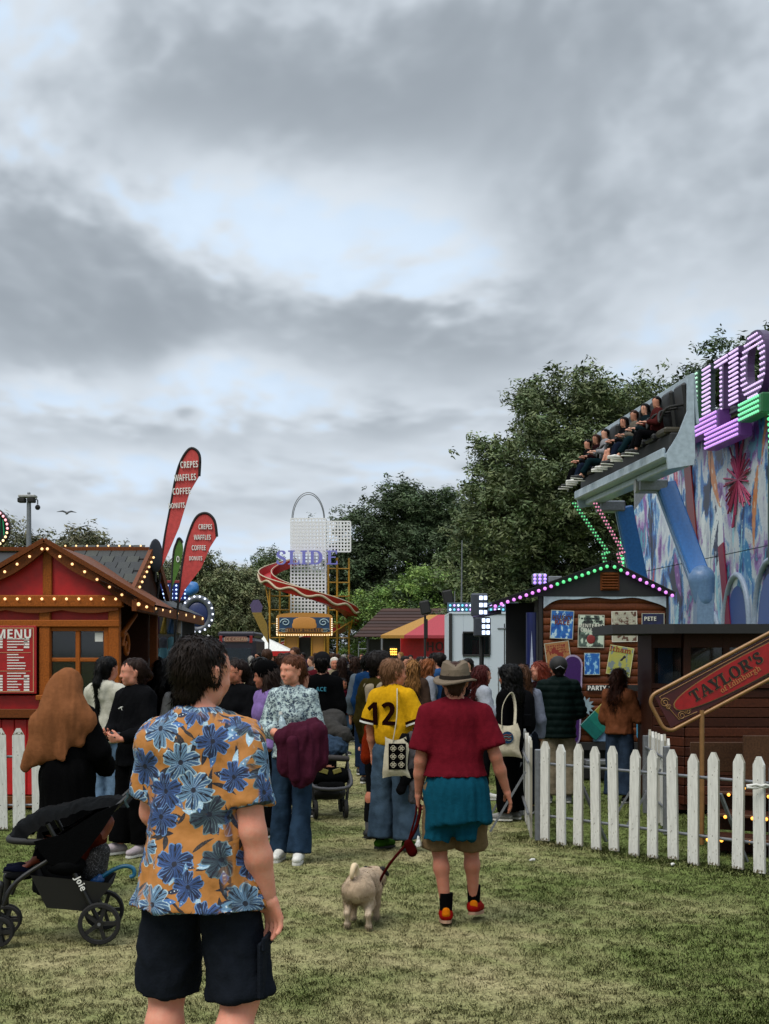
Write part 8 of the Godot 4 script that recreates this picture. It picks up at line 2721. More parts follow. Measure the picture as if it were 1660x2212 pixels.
# white paint with wood grain showing, scuffs, nail heads and mud specks at the foot
func picket_paint() -> Array:
	if M.has("pickets"):
		return M.pickets
	var out := []
	var r := RandomNumberGenerator.new()
	for q in 3:
		r.seed = 90 + q
		var im := noise_image(0.02, 256, 226, 262, 80 + q, 5)
		im.resize(64, 256)
		for i in 45:
			var x := r.randi() % 64
			var y := 255 - int(pow(r.randf(), 3.0) * 250.0)
			im.fill_rect(Rect2i(x, y, 1 + r.randi() % 2, 1 + r.randi() % 5), Color(0.72, 0.70, 0.65).lerp(Color(0.45, 0.41, 0.34), r.randf()))
		for i in 16:
			im.fill_rect(Rect2i(r.randi() % 60, 248 + r.randi() % 9, 2 + r.randi() % 5, 2 + r.randi() % 5), Color(0.42, 0.38, 0.28))
		for y in [54, 190]:
			im.fill_rect(Rect2i(28, y, 3, 3), Color(0.35, 0.34, 0.33))
		var m := mat(Color(0.80, 0.80, 0.78), 0.6)
		m.albedo_texture = tex(im)
		m.uv1_scale = Vector3(8.0, -1.08, 1.0)
		m.uv1_offset = Vector3(0.5, 1.0, 0.0)
		out.append(m)
	M.pickets = out
	return out

func fence(label: String, a: Vector3, b: Vector3, n: int, w: float, h: float, post_a: bool, post_b: bool) -> void:
	var o := thing("picket_fence", label, "fence", a, 0, "white picket fence panels")
	var paint := picket_paint()
	var pm := picket_mesh(w, h, 0.022)
	var d := b - a
	var dir := d.normalized()
	var nn := Vector3(-dir.z, 0, dir.x)
	if nn.z < 0:
		nn = -nn
	var r := RandomNumberGenerator.new()
	r.seed = n * 31 + int(absf(a.x) * 100.0)
	for i in n:
		var at := d * ((i + 0.5) / n) + Vector3(0, 0.015 + r.randf_range(-0.018, 0.018), 0) + dir * r.randf_range(-0.012, 0.012)
		put(pm, "picket", paint[r.randi() % 3], o, at, Basis(dir, Vector3.UP, dir.cross(Vector3.UP)) * Basis(Vector3.BACK, r.randf_range(-0.022, 0.022)))
	for y in [0.24, 0.72]:
		put(tube_mesh([Vector3(0, y, 0) - nn * 0.03, d + Vector3(0, y, 0) - nn * 0.03], 0.013, 8), "rail", M.steel, o)
	if post_a:
		put(box_mesh(Vector3(0.06, h * 0.93, 0.06), 0.006), "post", M.steel, o, Vector3(0, h * 0.465, 0) - nn * 0.03)
	if post_b:
		put(box_mesh(Vector3(0.06, h * 0.93, 0.06), 0.006), "post", M.steel, o, d + Vector3(0, h * 0.465, 0) - nn * 0.03)
	var g := Geo.new()
	for q in 2:
		g.bar(d * (0.2 + 0.6 * q) - nn * 0.04 + Vector3(0, 0.6, 0), d * (0.2 + 0.6 * q) - nn * 0.38 + Vector3(0, 0.02, 0), 0.03, 0.02)
	put(g.mesh(), "stay", M.steel, o)

func build_fences() -> void:
	fence("near white picket fence panel at the right, twelve pickets long", Vector3(1.40, 0, -12.85), Vector3(3.0, 0, -10.78), 12, 0.104, 0.91, true, true)
	fence("white picket fence panel running back from the near panel's left end", Vector3(1.37, 0, -12.95), Vector3(1.5, 0, -14.9), 9, 0.1, 0.91, false, true)
	fence("short white picket fence panel in front of the dark booth", Vector3(2.73, 0, -13.3), Vector3(2.87, 0, -15.1), 7, 0.1, 0.91, true, true)
	fence("white picket fence at the left behind the headscarf woman", Vector3(-4.0, 0, -13.6), Vector3(-3.0, 0, -13.75), 6, 0.118, 0.99, false, true)
	# twisted white tie at the near post
	var tie := thing("plastic_tie", "twisted white plastic tie at the near fence post", "tie", Vector3(2.92, 0.70, -10.84))
	put(tube_mesh([Vector3(-0.1, 0.0, 0.02), Vector3(-0.03, 0.012, 0.04), Vector3(0.04, -0.008, 0.04), Vector3(0.12, 0.008, 0.03)], 0.012, 6), "band", M.white, tie)
	put(tube_mesh([Vector3(-0.1, -0.01, 0.03), Vector3(-0.03, -0.015, 0.03), Vector3(0.04, 0.012, 0.05), Vector3(0.12, -0.01, 0.03)], 0.011, 6), "band", M.white, tie)
	tilted_sign()
	entrance_steps()
	stroller_near()
	stroller_far()

func tilted_sign() -> void:
	# handrail panel of an old ride: gold tube frame round a maroon board
	var o := thing("ride_sign", "tilted maroon sign in a gold tube frame on the right", "sign", Vector3(2.9, 0, -12.6))
	var gold := worn(Color(0.52, 0.38, 0.22), 0.4, 1.0, 0.2)
	var mar := worn(Color(0.24, 0.035, 0.06), 0.4)
	var rot := Basis(Vector3.BACK, 0.487)
	var fr := Node3D.new()
	fr.name = "tilted_panel"
	o.add_child(fr)
	fr.transform = Transform3D(rot, Vector3(-0.43, 1.17, 0))
	# panel frame coordinates: x along the slope, y across
	var L := 2.4
	var hw := 0.185
	var path := []
	for i in 7:
		var an := PI + PI * 0.5 * i / 6.0
		path.append(Vector3(0.09 + cos(an) * 0.09, -hw + 0.09 + sin(an) * 0.09, 0))
	path.append(Vector3(L, -hw, 0))
	path.append(Vector3(L, hw, 0))
	for i in 7:
		var an := PI * 0.5 + PI * 0.5 * i / 6.0
		path.append(Vector3(0.09 + cos(an) * 0.09, hw - 0.09 + sin(an) * 0.09, 0))
	path.append(path[0])
	put(tube_mesh(path, 0.018, 10), "tube_frame", gold, fr)
	put(box_mesh(Vector3(L - 0.08, hw * 2 - 0.05, 0.02), 0.004), "panel", mar, fr, Vector3(L * 0.5 + 0.02, 0, -0.01))
	var g := Geo.new()
	for q in 2:
		var poly := PackedVector2Array()
		for i in 40:
			var an := TAU * i / 40.0
			poly.append(Vector2(cos(an) * (0.78 - 0.012 * q), signf(sin(an)) * pow(absf(sin(an)), 0.8) * (0.128 - 0.007 * q)))
		g = Geo.new()
		g.prism(poly, 0.012)
		put(g.mesh(), "oval_rim" if q == 0 else "oval", gold if q == 0 else worn(Color(0.55, 0.03, 0.065), 0.35), fr, Vector3(0.95, -0.008, 0.006 + 0.004 * q))
	put(text_mesh("TAYLOR'S", 0.105, 0.008, "serif"), "lettering", mat(Color(0.07, 0.035, 0.03), 0.4), fr, Vector3(0.72, 0.018, 0.02), Basis(Vector3.BACK, 0.05))
	put(text_mesh("TAYLOR'S", 0.105, 0.004, "serif"), "lettering_edge", gold, fr, Vector3(0.725, 0.013, 0.017), Basis(Vector3.BACK, 0.05))
	put(text_mesh("of Edinburgh", 0.045, 0.006, "serif"), "lettering", mat(Color(0.60, 0.36, 0.20), 0.4), fr, Vector3(0.82, -0.062, 0.02), Basis(Vector3.BACK, 0.05))
	# gold scroll work and lining
	put(tube_mesh([Vector3(0.1, hw - 0.05, 0.004), Vector3(0.16, -hw + 0.06, 0.004), Vector3(0.34, -hw + 0.045, 0.004)], 0.005, 5), "gold_line", gold, fr)
	put(tube_mesh([Vector3(0.1, hw - 0.045, 0.004), Vector3(L - 0.1, hw - 0.045, 0.004)], 0.004, 5), "gold_line", gold, fr)
	for a in [[0.12, 0.07, 0.045], [0.2, -0.105, 0.04], [0.27, -0.1, 0.028], [0.13, 0.02, 0.025]]:
		var sc := []
		for i in 18:
			var u := i / 17.0
			sc.append(Vector3(a[0] + cos(u * 10.0) * a[2] * (1.0 - 0.75 * u), a[1] + sin(u * 10.0) * a[2] * (1.0 - 0.75 * u), 0.006))
		put(tube_mesh(sc, 0.005, 5), "gold_scroll", gold, fr)
	put(tube_mesh([Vector3(-0.02, 0.0, 0), Vector3(-0.02, 1.22, 0)], 0.022, 10), "post", gold, o)
	put(tube_mesh([Vector3(1.2, 0.0, 0), Vector3(1.2, 1.9, 0)], 0.022, 10), "post", gold, o)

func entrance_steps() -> void:
	var o := thing("ride_steps", "wooden ride steps edged with small lamps behind the near fence", "steps", Vector3(3.2, 0, -12.2))
	var ply := wood(Color(0.34, 0.24, 0.17), 0.6, Vector3(3, 3, 3))
	panel(o, "upright_board", Vector3(-0.32, 0.62, -0.9), Vector3(0.2, 0.9, -0.87), ply)
	panel(o, "upright_board", Vector3(0.1, 0.45, -0.6), Vector3(1.0, 0.98, -0.56), ply)
	for i in 3:
		var t := put(box_mesh(Vector3(1.3, 0.03, 0.34), 0.006), "tread", ply, o, Vector3(0.2 + i * 0.12, 0.14 + i * 0.16, 0.35 - i * 0.36), Basis(Vector3.UP, -0.5))
		# chequer strips on the tread
		for q in 6:
			put(box_mesh(Vector3(1.26, 0.006, 0.02)), "tread_strip", M.bark_d, t, Vector3(0, 0.018, -0.13 + q * 0.052))
		for q in 11:
			bulb(t, Vector3(-0.6 + q * 0.12, -0.012, 0.178), 0.016, Color(1.0, 0.66, 0.26), 1.2)
		put(box_mesh(Vector3(1.3, 0.15, 0.03)), "riser", M.bark_d, t, Vector3(0, -0.09, -0.15))
	panel(o, "red_step_end", Vector3(0.55, 0.9, -0.9), Vector3(1.1, 1.35, -0.86), M.red)
	for q in 2:
		bulb(o, Vector3(0.0 + q * 0.03, 0.52, -0.3), 0.02, Color(1.0, 0.7, 0.25), 1.6)

func wheel(o: Node3D, at: Vector3, r: float, w: float, b := Basis()) -> void:
	var n := Node3D.new()
	n.name = "wheel"
	o.add_child(n, true)
	n.transform = Transform3D(b, at)
	var g := Geo.new()
	g.lathe([Vector2(r * 0.8, -w), Vector2(r * 0.95, -w), Vector2(r, -w * 0.5), Vector2(r, w * 0.5), Vector2(r * 0.95, w), Vector2(r * 0.8, w), Vector2(r * 0.8, -w)], 26, Vector3.ZERO, Basis(Vector3.RIGHT, PI / 2.0))
	put(g.mesh(), "tyre", worn(Color(0.03, 0.03, 0.032), 0.85), n)
	g = Geo.new()
	for i in 5:
		var an := TAU * i / 5.0
		g.bar(Vector3.ZERO, Vector3(cos(an), sin(an), 0) * r * 0.84, 0.022, 0.02, Vector3.BACK)
	put(g.mesh(), "spokes", worn(Color(0.05, 0.05, 0.054), 0.5), n)
	put(tube_mesh([Vector3(0, 0, -w * 1.2), Vector3(0, 0, w * 1.2)], 0.024, 12), "hub", worn(Color(0.06, 0.06, 0.065), 0.4), n)
	put(tube_mesh([Vector3(0, 0, w * 1.2), Vector3(0, 0, w * 1.4)], 0.01, 10), "hub_cap", M.steel, n)

func stroller_near() -> void:
	# black buggy heading left; x runs from front wheels (left) to the push bar (right)
	var o := thing("black_stroller", "black folding stroller with hood and blue umbrella in its basket", "stroller", Vector3(-1.90, 0, -8.42), 8)
	var fr := worn(Color(0.05, 0.052, 0.057), 0.45)
	var fab := cloth(Color(0.024, 0.026, 0.030), 0.75)
	for z in [0.2, -0.26]:
		wheel(o, Vector3(0.18, 0.125, z), 0.125, 0.022)
		put(tube_mesh([Vector3(0.18, 0.13, z * 0.9), Vector3(-0.04, 0.57, z * 0.9), Vector3(-0.12, 0.72, z * 0.9)], 0.014, 8), "rear_leg", fr, o)
		put(tube_mesh(curve_pts([Vector3(-0.38, 0.24, z * 0.82), Vector3(-0.3, 0.38, z * 0.85), Vector3(-0.02, 0.57, z * 0.9), Vector3(0.24, 0.78, z * 0.9), Vector3(0.36, 0.89, z * 0.9)], 5), 0.014, 8), "side_frame", fr, o)
		put(sdf([bn(Vector3(-0.40, 0.36, z * 0.8), Vector3(-0.42, 0.2, z * 0.8), 0.028, 0.022, 0.02), bn(Vector3(-0.42, 0.2, z * 0.8), Vector3(-0.4, 0.12, z * 0.8), 0.022, 0.02, 0.02)], 0.01).mesh(), "fork", fr, o)
		for q in [-0.03, 0.03]:
			wheel(o, Vector3(-0.405, 0.09, z * 0.8 + q), 0.09, 0.014)
	put(tube_mesh([Vector3(0.18, 0.125, 0.21), Vector3(0.18, 0.125, -0.27)], 0.013, 8), "axle", fr, o)
	put(tube_mesh(curve_pts([Vector3(0.36, 0.89, 0.18), Vector3(0.41, 0.93, 0.14), Vector3(0.41, 0.93, -0.2), Vector3(0.36, 0.89, -0.23)], 5), 0.018, 10), "push_bar", worn(Color(0.06, 0.06, 0.065), 0.8), o)
	# seat back, and the hood stretched over its bows towards the push bar
	put(sdf([bn(Vector3(-0.1, 0.54, -0.02), Vector3(0.2, 0.76, -0.02), 0.07, 0.04, 0.05, Vector3(1, 1, 2.6))], 0.014, 0.012).mesh(), "seat_back", fab, o)
	var hn := FastNoiseLite.new()
	hn.frequency = 5.0
	var rad := [0.40, 0.40, 0.365, 0.33, 0.315, 0.315, 0.33, 0.36, 0.42, 0.47]
	var h := Geo.new()
	for i in 37:
		var u := i / 36.0
		var an := deg_to_rad(lerpf(163.0, 43.0, u))
		var q := u * 9.0
		var r0: float = lerpf(rad[int(q)], rad[mini(int(q) + 1, 9)], q - int(q))
		# cloth sinks a little between the bows
		r0 -= 0.022 * absf(sin(u * PI * 3.0)) * (1.0 - u * 0.6)
		for j in 15:
			var v := j / 7.0 - 1.0
			var r := r0 * (1.0 - 0.3 * pow(absf(v), 3.0) * (1.0 - 0.6 * u)) + 0.02 * hn.get_noise_3d(u * 4.0, v * 0.6, 0.0)
			h.vert(Vector3(0.02 + cos(an) * r, 0.52 + sin(an) * r, -0.02 + v * (0.215 - 0.03 * u)), Vector3.UP)
	for i in 36:
		for j in 14:
			var a := i * 15 + j
			h.idx.append_array([a, a + 15, a + 1, a + 1, a + 15, a + 16])
	h.n = face_normals(h.v, h.idx)
	put(h.mesh(), "hood", cloth(Color(0.030, 0.034, 0.038), 0.6), o)
	for z in [0.2, -0.235]:
		var sp := Geo.new()
		sp.prism(PackedVector2Array([Vector2(-0.2, 0.62), Vector2(-0.03, 0.66), Vector2(0.16, 0.78), Vector2(0.30, 0.84), Vector2(0.2, 0.68), Vector2(0.1, 0.55), Vector2(0.02, 0.46), Vector2(-0.1, 0.48), Vector2(-0.16, 0.55)]), 0.012)
		put(sp.mesh(), "side_panel", fab, o, Vector3(0, 0, z))
	put(tube_mesh(curve_pts([Vector3(-0.1, 0.61, 0.18), Vector3(-0.32, 0.62, 0.16), Vector3(-0.36, 0.62, -0.02), Vector3(-0.32, 0.62, -0.2)], 5), 0.02, 8), "bumper_bar", M.black, o)
	put(sdf([bn(Vector3(-0.02, 0.46, -0.2), Vector3(-0.02, 0.46, 0.15), 0.07, 0.07, 0.05, Vector3(1.6, 0.8, 1)), bn(Vector3(-0.3, 0.40, -0.14), Vector3(-0.3, 0.40, 0.1), 0.05, 0.05, 0.05, Vector3(1.7, 0.5, 1))], 0.014, 0.006).mesh(), "seat", fab, o)
	# basket: sloping open box
	var g := Geo.new()
	var top := [Vector3(-0.22, 0.42, 0.19), Vector3(0.26, 0.36, 0.19), Vector3(0.26, 0.36, -0.23), Vector3(-0.22, 0.42, -0.23)]
	var bot := [Vector3(-0.13, 0.22, 0.16), Vector3(0.12, 0.19, 0.16), Vector3(0.12, 0.19, -0.2), Vector3(-0.13, 0.22, -0.2)]
	var cen := Vector3(0, 0.3, 0)
	for i in 4:
		var j := (i + 1) % 4
		g.face([top[i], top[j], bot[j], bot[i]], (top[i] + bot[j]) * 0.5 - cen)
		g.face([top[i].lerp(cen, 0.03), top[j].lerp(cen, 0.03), bot[j].lerp(cen, 0.03), bot[i].lerp(cen, 0.03)], cen - (top[i] + bot[j]) * 0.5)
	g.face(bot, Vector3(0, -1, 0))
	put(g.mesh(), "basket", worn(Color(0.028, 0.028, 0.032), 0.6), o)
	put(text_mesh("Joie", 0.036, 0.004), "lettering", M.print_w, o, Vector3(0.072, 0.365, 0.202), Basis(Vector3.BACK, -1.107))
	var strap := []
	for i in 5:
		strap.append(Vector3(0.34 + 0.01 * sin(i * 2.0), 0.90 - 0.022 * i, 0.2))
	put(tube_mesh(strap, 0.008, 6), "wrist_strap", worn(Color(0.12, 0.22, 0.24), 0.6), o)
	# the child's leg and shoe
	var ch := person({"label": "small child lying in the black stroller, mostly hidden by its hood", "at": o.position + Vector3(0.0, 0.38, -0.02), "turn": -82, "h": 0.85, "fine": false, "cell": 0.02, "skin": Color(0.42, 0.17, 0.09),
		"J": {"head": Vector3(0, 0.62, -0.42), "neck": Vector3(0, 0.5, -0.34), "chest": Vector3(0, 0.42, -0.25), "waist": Vector3(0, 0.3, -0.1), "pel": Vector3(0, 0.22, 0.02), "sL": Vector3(0.16, 0.5, -0.3), "sR": Vector3(-0.16, 0.5, -0.3), "eL": Vector3(0.2, 0.42, -0.05), "eR": Vector3(-0.2, 0.42, -0.05), "wL": Vector3(0.17, 0.46, 0.2), "wR": Vector3(-0.17, 0.46, 0.2), "hL": Vector3(0.1, 0.2, 0.03), "hR": Vector3(-0.1, 0.2, 0.03), "kL": Vector3(0.14, 0.3, 0.36), "kR": Vector3(-0.14, 0.3, 0.36), "aL": Vector3(0.13, 0.13, 0.56), "aR": Vector3(-0.13, 0.13, 0.56), "fL": Vector3(0.13, 0.11, 0.74), "fR": Vector3(-0.13, 0.11, 0.74)},
		"top": {"mat": cloth(Color(0.25, 0.08, 0.04)), "sleeve": 1.9, "hem": 0.2}, "bottom": {"mat": cloth(Color(0.05, 0.05, 0.07)), "len": 1.4}, "shoes": {"mat": cloth(Color(0.05, 0.06, 0.12)), "sole": M.black}})
	var bag := thing("patterned_bundle", "black and white patterned bundle in the stroller basket", "blanket", o.position + Vector3(0.13, 0.42, -0.03))
	var pm := mat(Color(1, 1, 1), 0.85)
	var im := noise_image(0.09, 128, 0, 255, 44, 1)
	for y in 128:
		for x in 128:
			var v := im.get_pixel(x, y).r
			im.set_pixel(x, y, Color(0.45, 0.45, 0.47) if absf(v - 0.5) < 0.05 else Color(0.04, 0.042, 0.05))
	pm.albedo_texture = tex(im)
	pm.uv1_triplanar = true
	pm.uv1_scale = Vector3.ONE * 3.0
	put(sdf([bn(Vector3(0, 0.0, 0), Vector3(0.03, 0.1, 0), 0.085, 0.07, 0.03)], 0.014, 0.01).mesh(), "bundle", pm, bag)
	var um := thing("umbrella", "bright blue folded umbrella with crook handle in the stroller basket", "umbrella", o.position + Vector3(0.2, 0.36, 0.04))
	put(tube_mesh(curve_pts([Vector3(-0.05, -0.02, 0), Vector3(0.03, 0.045, 0), Vector3(0.12, 0.085, 0), Vector3(0.18, 0.075, 0), Vector3(0.19, 0.035, 0), Vector3(0.165, 0.02, 0)], 5), 0.013, 8), "handle", worn(Color(0.03, 0.34, 0.47), 0.35), um)
	put(sdf([bn(Vector3(-0.12, -0.06, 0), Vector3(-0.02, 0.01, 0), 0.02, 0.03, 0.02)], 0.008, 0.008, Vector3(30, 30, 30)).mesh(), "canopy", worn(Color(0.06, 0.25, 0.45), 0.4), um)

func stroller_far() -> void:
	var o := thing("grey_stroller", "grey and black stroller facing us behind the plum coat", "stroller", Vector3(-0.62, 0, -14.9), 10)
	var fr := worn(Color(0.05, 0.05, 0.055), 0.5)
	for s in [-1.0, 1.0]:
		wheel(o, Vector3(s * 0.16, 0.1, 0.3), 0.1, 0.02, Basis(Vector3.UP, PI / 2.0))
		wheel(o, Vector3(s * 0.2, 0.12, -0.3), 0.12, 0.02, Basis(Vector3.UP, PI / 2.0))
		put(tube_mesh(curve_pts([Vector3(s * 0.17, 0.15, 0.28), Vector3(s * 0.2, 0.4, 0.22), Vector3(s * 0.22, 0.75, -0.1), Vector3(s * 0.2, 1.0, -0.42)], 5), 0.016, 8), "side_frame", fr, o)
		put(tube_mesh([Vector3(s * 0.2, 0.15, -0.3), Vector3(s * 0.21, 0.55, 0.05)], 0.014, 8), "rear_leg", fr, o)
	put(tube_mesh([Vector3(-0.2, 1.0, -0.42), Vector3(0.2, 1.0, -0.42)], 0.018, 8), "push_bar", fr, o)
	var pts := [Vector3(-0.21, 0.5, 0.2), Vector3(-0.18, 0.34, 0.4), Vector3(0.18, 0.34, 0.4), Vector3(0.21, 0.5, 0.2)]
	put(tube_mesh(curve_pts(pts, 5), 0.02, 8), "foot_frame", worn(Color(0.2, 0.2, 0.22), 0.6), o)
	put(sdf([bn(Vector3(-0.12, 0.44, 0.2), Vector3(0.12, 0.44, 0.2), 0.1, 0.1, 0.04, Vector3(1, 0.9, 1)), bn(Vector3(-0.1, 0.34, 0.34), Vector3(0.1, 0.34, 0.34), 0.05, 0.05, 0.04)], 0.018, 0.008).mesh(), "foot_muff", cloth(Color(0.04, 0.042, 0.045)), o)
	put(tube_mesh([Vector3(-0.2, 0.62, 0.22), Vector3(0.0, 0.64, 0.3), Vector3(0.2, 0.62, 0.22)], 0.032, 8), "bumper_bar", cloth(Color(0.25, 0.24, 0.24)), o)
	put(sdf([bn(Vector3(-0.1, 0.75, 0.08), Vector3(0.1, 0.75, 0.08), 0.12, 0.12, 0.04), bn(Vector3(-0.06, 0.68, 0.18), Vector3(0.1, 0.72, 0.16), 0.08, 0.07, 0.04)], 0.016, 0.03, Vector3(14, 14, 14), 4).mesh(), "blanket", cloth(Color(0.18, 0.24, 0.31)), o)
	put(sdf([bn(Vector3(0.02, 0.92, -0.05), Vector3(0.16, 0.86, 0.08), 0.13, 0.1, 0.05), bn(Vector3(-0.1, 0.95, -0.15), Vector3(0.1, 0.98, -0.2), 0.15, 0.15, 0.05)], 0.018, 0.02, Vector3(8, 12, 8), 3).mesh(), "hood", cloth(Color(0.22, 0.215, 0.21)), o)
	for s in [-1.0, 1.0]:
		put(box_mesh(Vector3(0.09, 0.05, 0.01), 0.004), "reflective_patch", worn(Color(0.45, 0.42, 0.18), 0.5), o, Vector3(s * 0.07, 0.5, 0.3), Basis(Vector3.BACK, s * 0.3))
	put(sdf([bn(Vector3(-0.12, 0.24, -0.1), Vector3(0.12, 0.24, -0.1), 0.1, 0.1, 0.05, Vector3(1, 0.8, 1.8))], 0.022, 0.01).mesh(), "basket", M.black, o)

# ------------------------------------------------------------------ the crowd
var cloths := {}

func dyed(c: Color) -> StandardMaterial3D:
	var k := c.to_html()
	if not cloths.has(k):
		cloths[k] = cloth(c)
	return cloths[k]

func build_crowd() -> void:
	var black := Color(0.025, 0.025, 0.03)
	var jean := Color(0.09, 0.14, 0.22)
	var brown := Color(0.13, 0.075, 0.05)
	var dark := Color(0.035, 0.027, 0.024)
	var blonde := Color(0.36, 0.25, 0.14)
	# people in the middle distance, one by one: [x, depth, turn, height, woman, hair, hair colour, top, bottom, label]
	var mid := [
		[-1.36, 15.2, 165, 1.68, true, "long", dark, Color(0.56, 0.53, 0.44), black, "woman with thick dark hair in cream cardigan behind the glasses woman"],
		[-1.17, 16.4, 80, 1.72, false, "short", brown, Color(0.50, 0.49, 0.46), jean, "brown haired man in off-white top just behind the beanie"],
		[-0.92, 14.9, 100, 1.55, true, "bob", Color(0.22, 0.10, 0.06), Color(0.30, 0.20, 0.17), jean, "auburn haired girl half hidden by the leopard print shoulder"],
		[-0.76, 16.9, 178, 1.72, false, "short", dark, Color(0.028, 0.03, 0.036), black, "man in grey cap and black jacket, back turned, right of the leopard top"],
		[-0.98, 27.2, 10, 1.66, false, "crop", Color(0.55, 0.53, 0.50), Color(0.48, 0.44, 0.36), black, "white haired person in beige facing us beyond the plum coat"],
		[-0.81, 26.6, 190, 1.66, true, "long", Color(0.09, 0.05, 0.035), Color(0.05, 0.05, 0.06), black, "woman with very long brown hair and white bag behind the small girl"],
		[-0.58, 27.6, 150, 1.67, true, "long", Color(0.12, 0.07, 0.045), Color(0.08, 0.08, 0.10), black, "second long haired woman, to the right of the small girl"],
		[-0.18, 18.6, 140, 1.74, false, "short", dark, Color(0.07, 0.18, 0.32), jean, "man in blue shirt looking right, left of the olive jacket"],
		[-0.255, 20.0, 175, 1.70, false, "short", dark, Color(0.30, 0.34, 0.38), jean, "dark haired man with pale backpack beside the blue shirt"],
		[0.40, 19.4, 172, 1.64, true, "bob", blonde, Color(0.24, 0.185, 0.155), Color(0.12, 0.19, 0.28), "blonde woman in taupe jacket and jeans right of the jersey"],
		[0.64, 20.4, 110, 1.65, true, "long", Color(0.33, 0.19, 0.10), Color(0.50, 0.52, 0.56), Color(0.25, 0.25, 0.3), "strawberry blonde woman in white striped top beside the hat"],
		[0.86, 24.0, 175, 1.74, false, "short", dark, Color(0.035, 0.03, 0.032), black, "dark haired man in black jacket with red print near the trailer"],
		[-2.75, 17.2, 150, 1.66, true, "bob", dark, Color(0.03, 0.03, 0.035), black, "dark haired person in black behind the phone woman's shoulder"],
		[-3.15, 19.4, 20, 1.68, false, "short", dark, Color(0.32, 0.05, 0.06), black, "person in red top under the pale blue dresses"],
		[-2.38, 16.2, 170, 1.52, true, "bob", dark, Color(0.52, 0.52, 0.52), jean, "short person in white top between the phone woman and flowered shirt"],
		[-1.72, 14.6, 120, 1.62, true, "long", dark, Color(0.035, 0.033, 0.045), black, "person in dark padded jacket by the flowered shirt's collar"],
		[1.02, 18.6, 178, 1.62, false, "crop", dark, Color(0.045, 0.04, 0.05), black, "person in black just right of the hat brim"],
	]
	for a in mid:
		var front: bool = absf(a[2]) < 60
		var p := person({"label": a[9], "at": Vector3(a[0], 0, -a[1]), "turn": a[2], "h": a[3], "fem": a[4], "fine": front, "cell": 0.022, "hide": "LR", "skin": Color(0.68, 0.47, 0.38), "group": "people standing in the middle of the crowd",
			"top": {"mat": dyed(a[7]), "sleeve": 1.95, "loose": 0.03, "hem": 0.88}, "bottom": {"mat": dyed(a[8]), "len": 1.95}, "shoes": {"mat": M.dark}, "hair": {"color": a[6], "kind": a[5], "cell": 0.016, "locks": 500, "len": 0.46 if a[9].contains("very long") else 0.34}})
		var k: float = a[3] / 1.75
		if a[9].contains("grey cap"):
			var cc := Vector3(0, 1.625, 0.015) * k
			put(sdf([bn(cc + Vector3(0, 0.065, -0.03), cc + Vector3(0, 0.07, 0.02), 0.103, 0.1, 0.03), bn(cc + Vector3(0, -0.06, -0.06), cc + Vector3(0, -0.06, 0.06), 0.092, 0.1, 0.01, Vector3.ONE, "-"), bn(cc + Vector3(0, 0.05, 0.1), cc + Vector3(0, 0.035, 0.17), 0.07, 0.06, 0.02, Vector3(1, 0.15, 1))], 0.013).mesh(), "cap", dyed(Color(0.09, 0.09, 0.10)), p)
			put(text_mesh("ACE", 0.05, 0.006), "back_logo", mat(Color(0.12, 0.42, 0.50), 0.6), p, Vector3(0, 1.33 * k, -0.135 * k), Basis(Vector3.UP, PI))
		if a[9].contains("red print"):
			put(text_mesh("RIDE", 0.1, 0.006, "serif"), "back_print", mat(Color(0.4, 0.05, 0.06), 0.6), p, Vector3(0, 1.22 * k, -0.14 * k), Basis(Vector3.UP, PI))
		if a[9].contains("pale backpack"):
			put(sdf([bn(Vector3(0, 1.28, -0.17) * k, Vector3(0, 1.0, -0.18) * k, 0.12, 0.13, 0.03, Vector3(1, 1, 0.55))], 0.02, 0.01).mesh(), "backpack", dyed(Color(0.42, 0.45, 0.48)), p)
		if a[9].contains("white bag"):
			put(sdf([bn(Vector3(0.22, 0.95, -0.05) * k, Vector3(0.22, 0.85, -0.05) * k, 0.1, 0.11, 0.03, Vector3(0.5, 1, 1))], 0.02, 0.01).mesh(), "shoulder_bag", dyed(Color(0.5, 0.48, 0.46)), p)
		if a[9].contains("taupe"):
			put(tube_mesh([Vector3(-0.12, 1.42, -0.06) * k, Vector3(0.02, 1.2, -0.155) * k, Vector3(0.16, 0.98, -0.15) * k], 0.012, 6), "bag_strap", dyed(black), p)
		if a[9].contains("striped"):
			for q in 2:
				put(tube_mesh([Vector3(-0.05 + q * 0.04, 1.38, -0.135) * k, Vector3(-0.07 + q * 0.04, 0.95, -0.15) * k], 0.008, 6), "stripe", dyed(Color(0.12, 0.18, 0.4)), p)
	# the girl in the quilted jacket and denim skirt
	var girl := person({"label": "small girl in magenta quilted jacket and blue denim skirt", "at": Vector3(-0.74, 0, -24.0), "turn": 40, "h": 1.30, "fem": true, "w": 1.15, "fine": true, "cell": 0.02, "hide": "LR", "yaw": 20, "skin": Color(0.62, 0.42, 0.33),
		"top": {"name": "quilted_jacket", "mat": dyed(Color(0.24, 0.035, 0.085)), "sleeve": 1.95, "loose": 0.05, "hem": 0.9, "quilt": 0.1, "flat": true}, "bottom": {"name": "denim_skirt", "kind": "skirt", "mat": denim(Color(0.26, 0.36, 0.47)), "hem": 0.58, "flare": 1.5, "loose": 0.03, "fold": 0.03, "foldf": Vector3(12, 1, 12), "over": true}, "shoes": {"mat": M.dark}, "hair": {"color": dark, "kind": "bob", "len": 0.16}})
	put(bottom_geo({"len": 1.95, "knee": 0.06, "hemr": 0.05, "rise": 0.0}, rig(1.3, true, {}), true, 1.0, 0.024).mesh(), "leggings", dyed(black), girl)
	# ---- farther heads and shoulders, copies of a few figures in their own clothes
	var protos := []
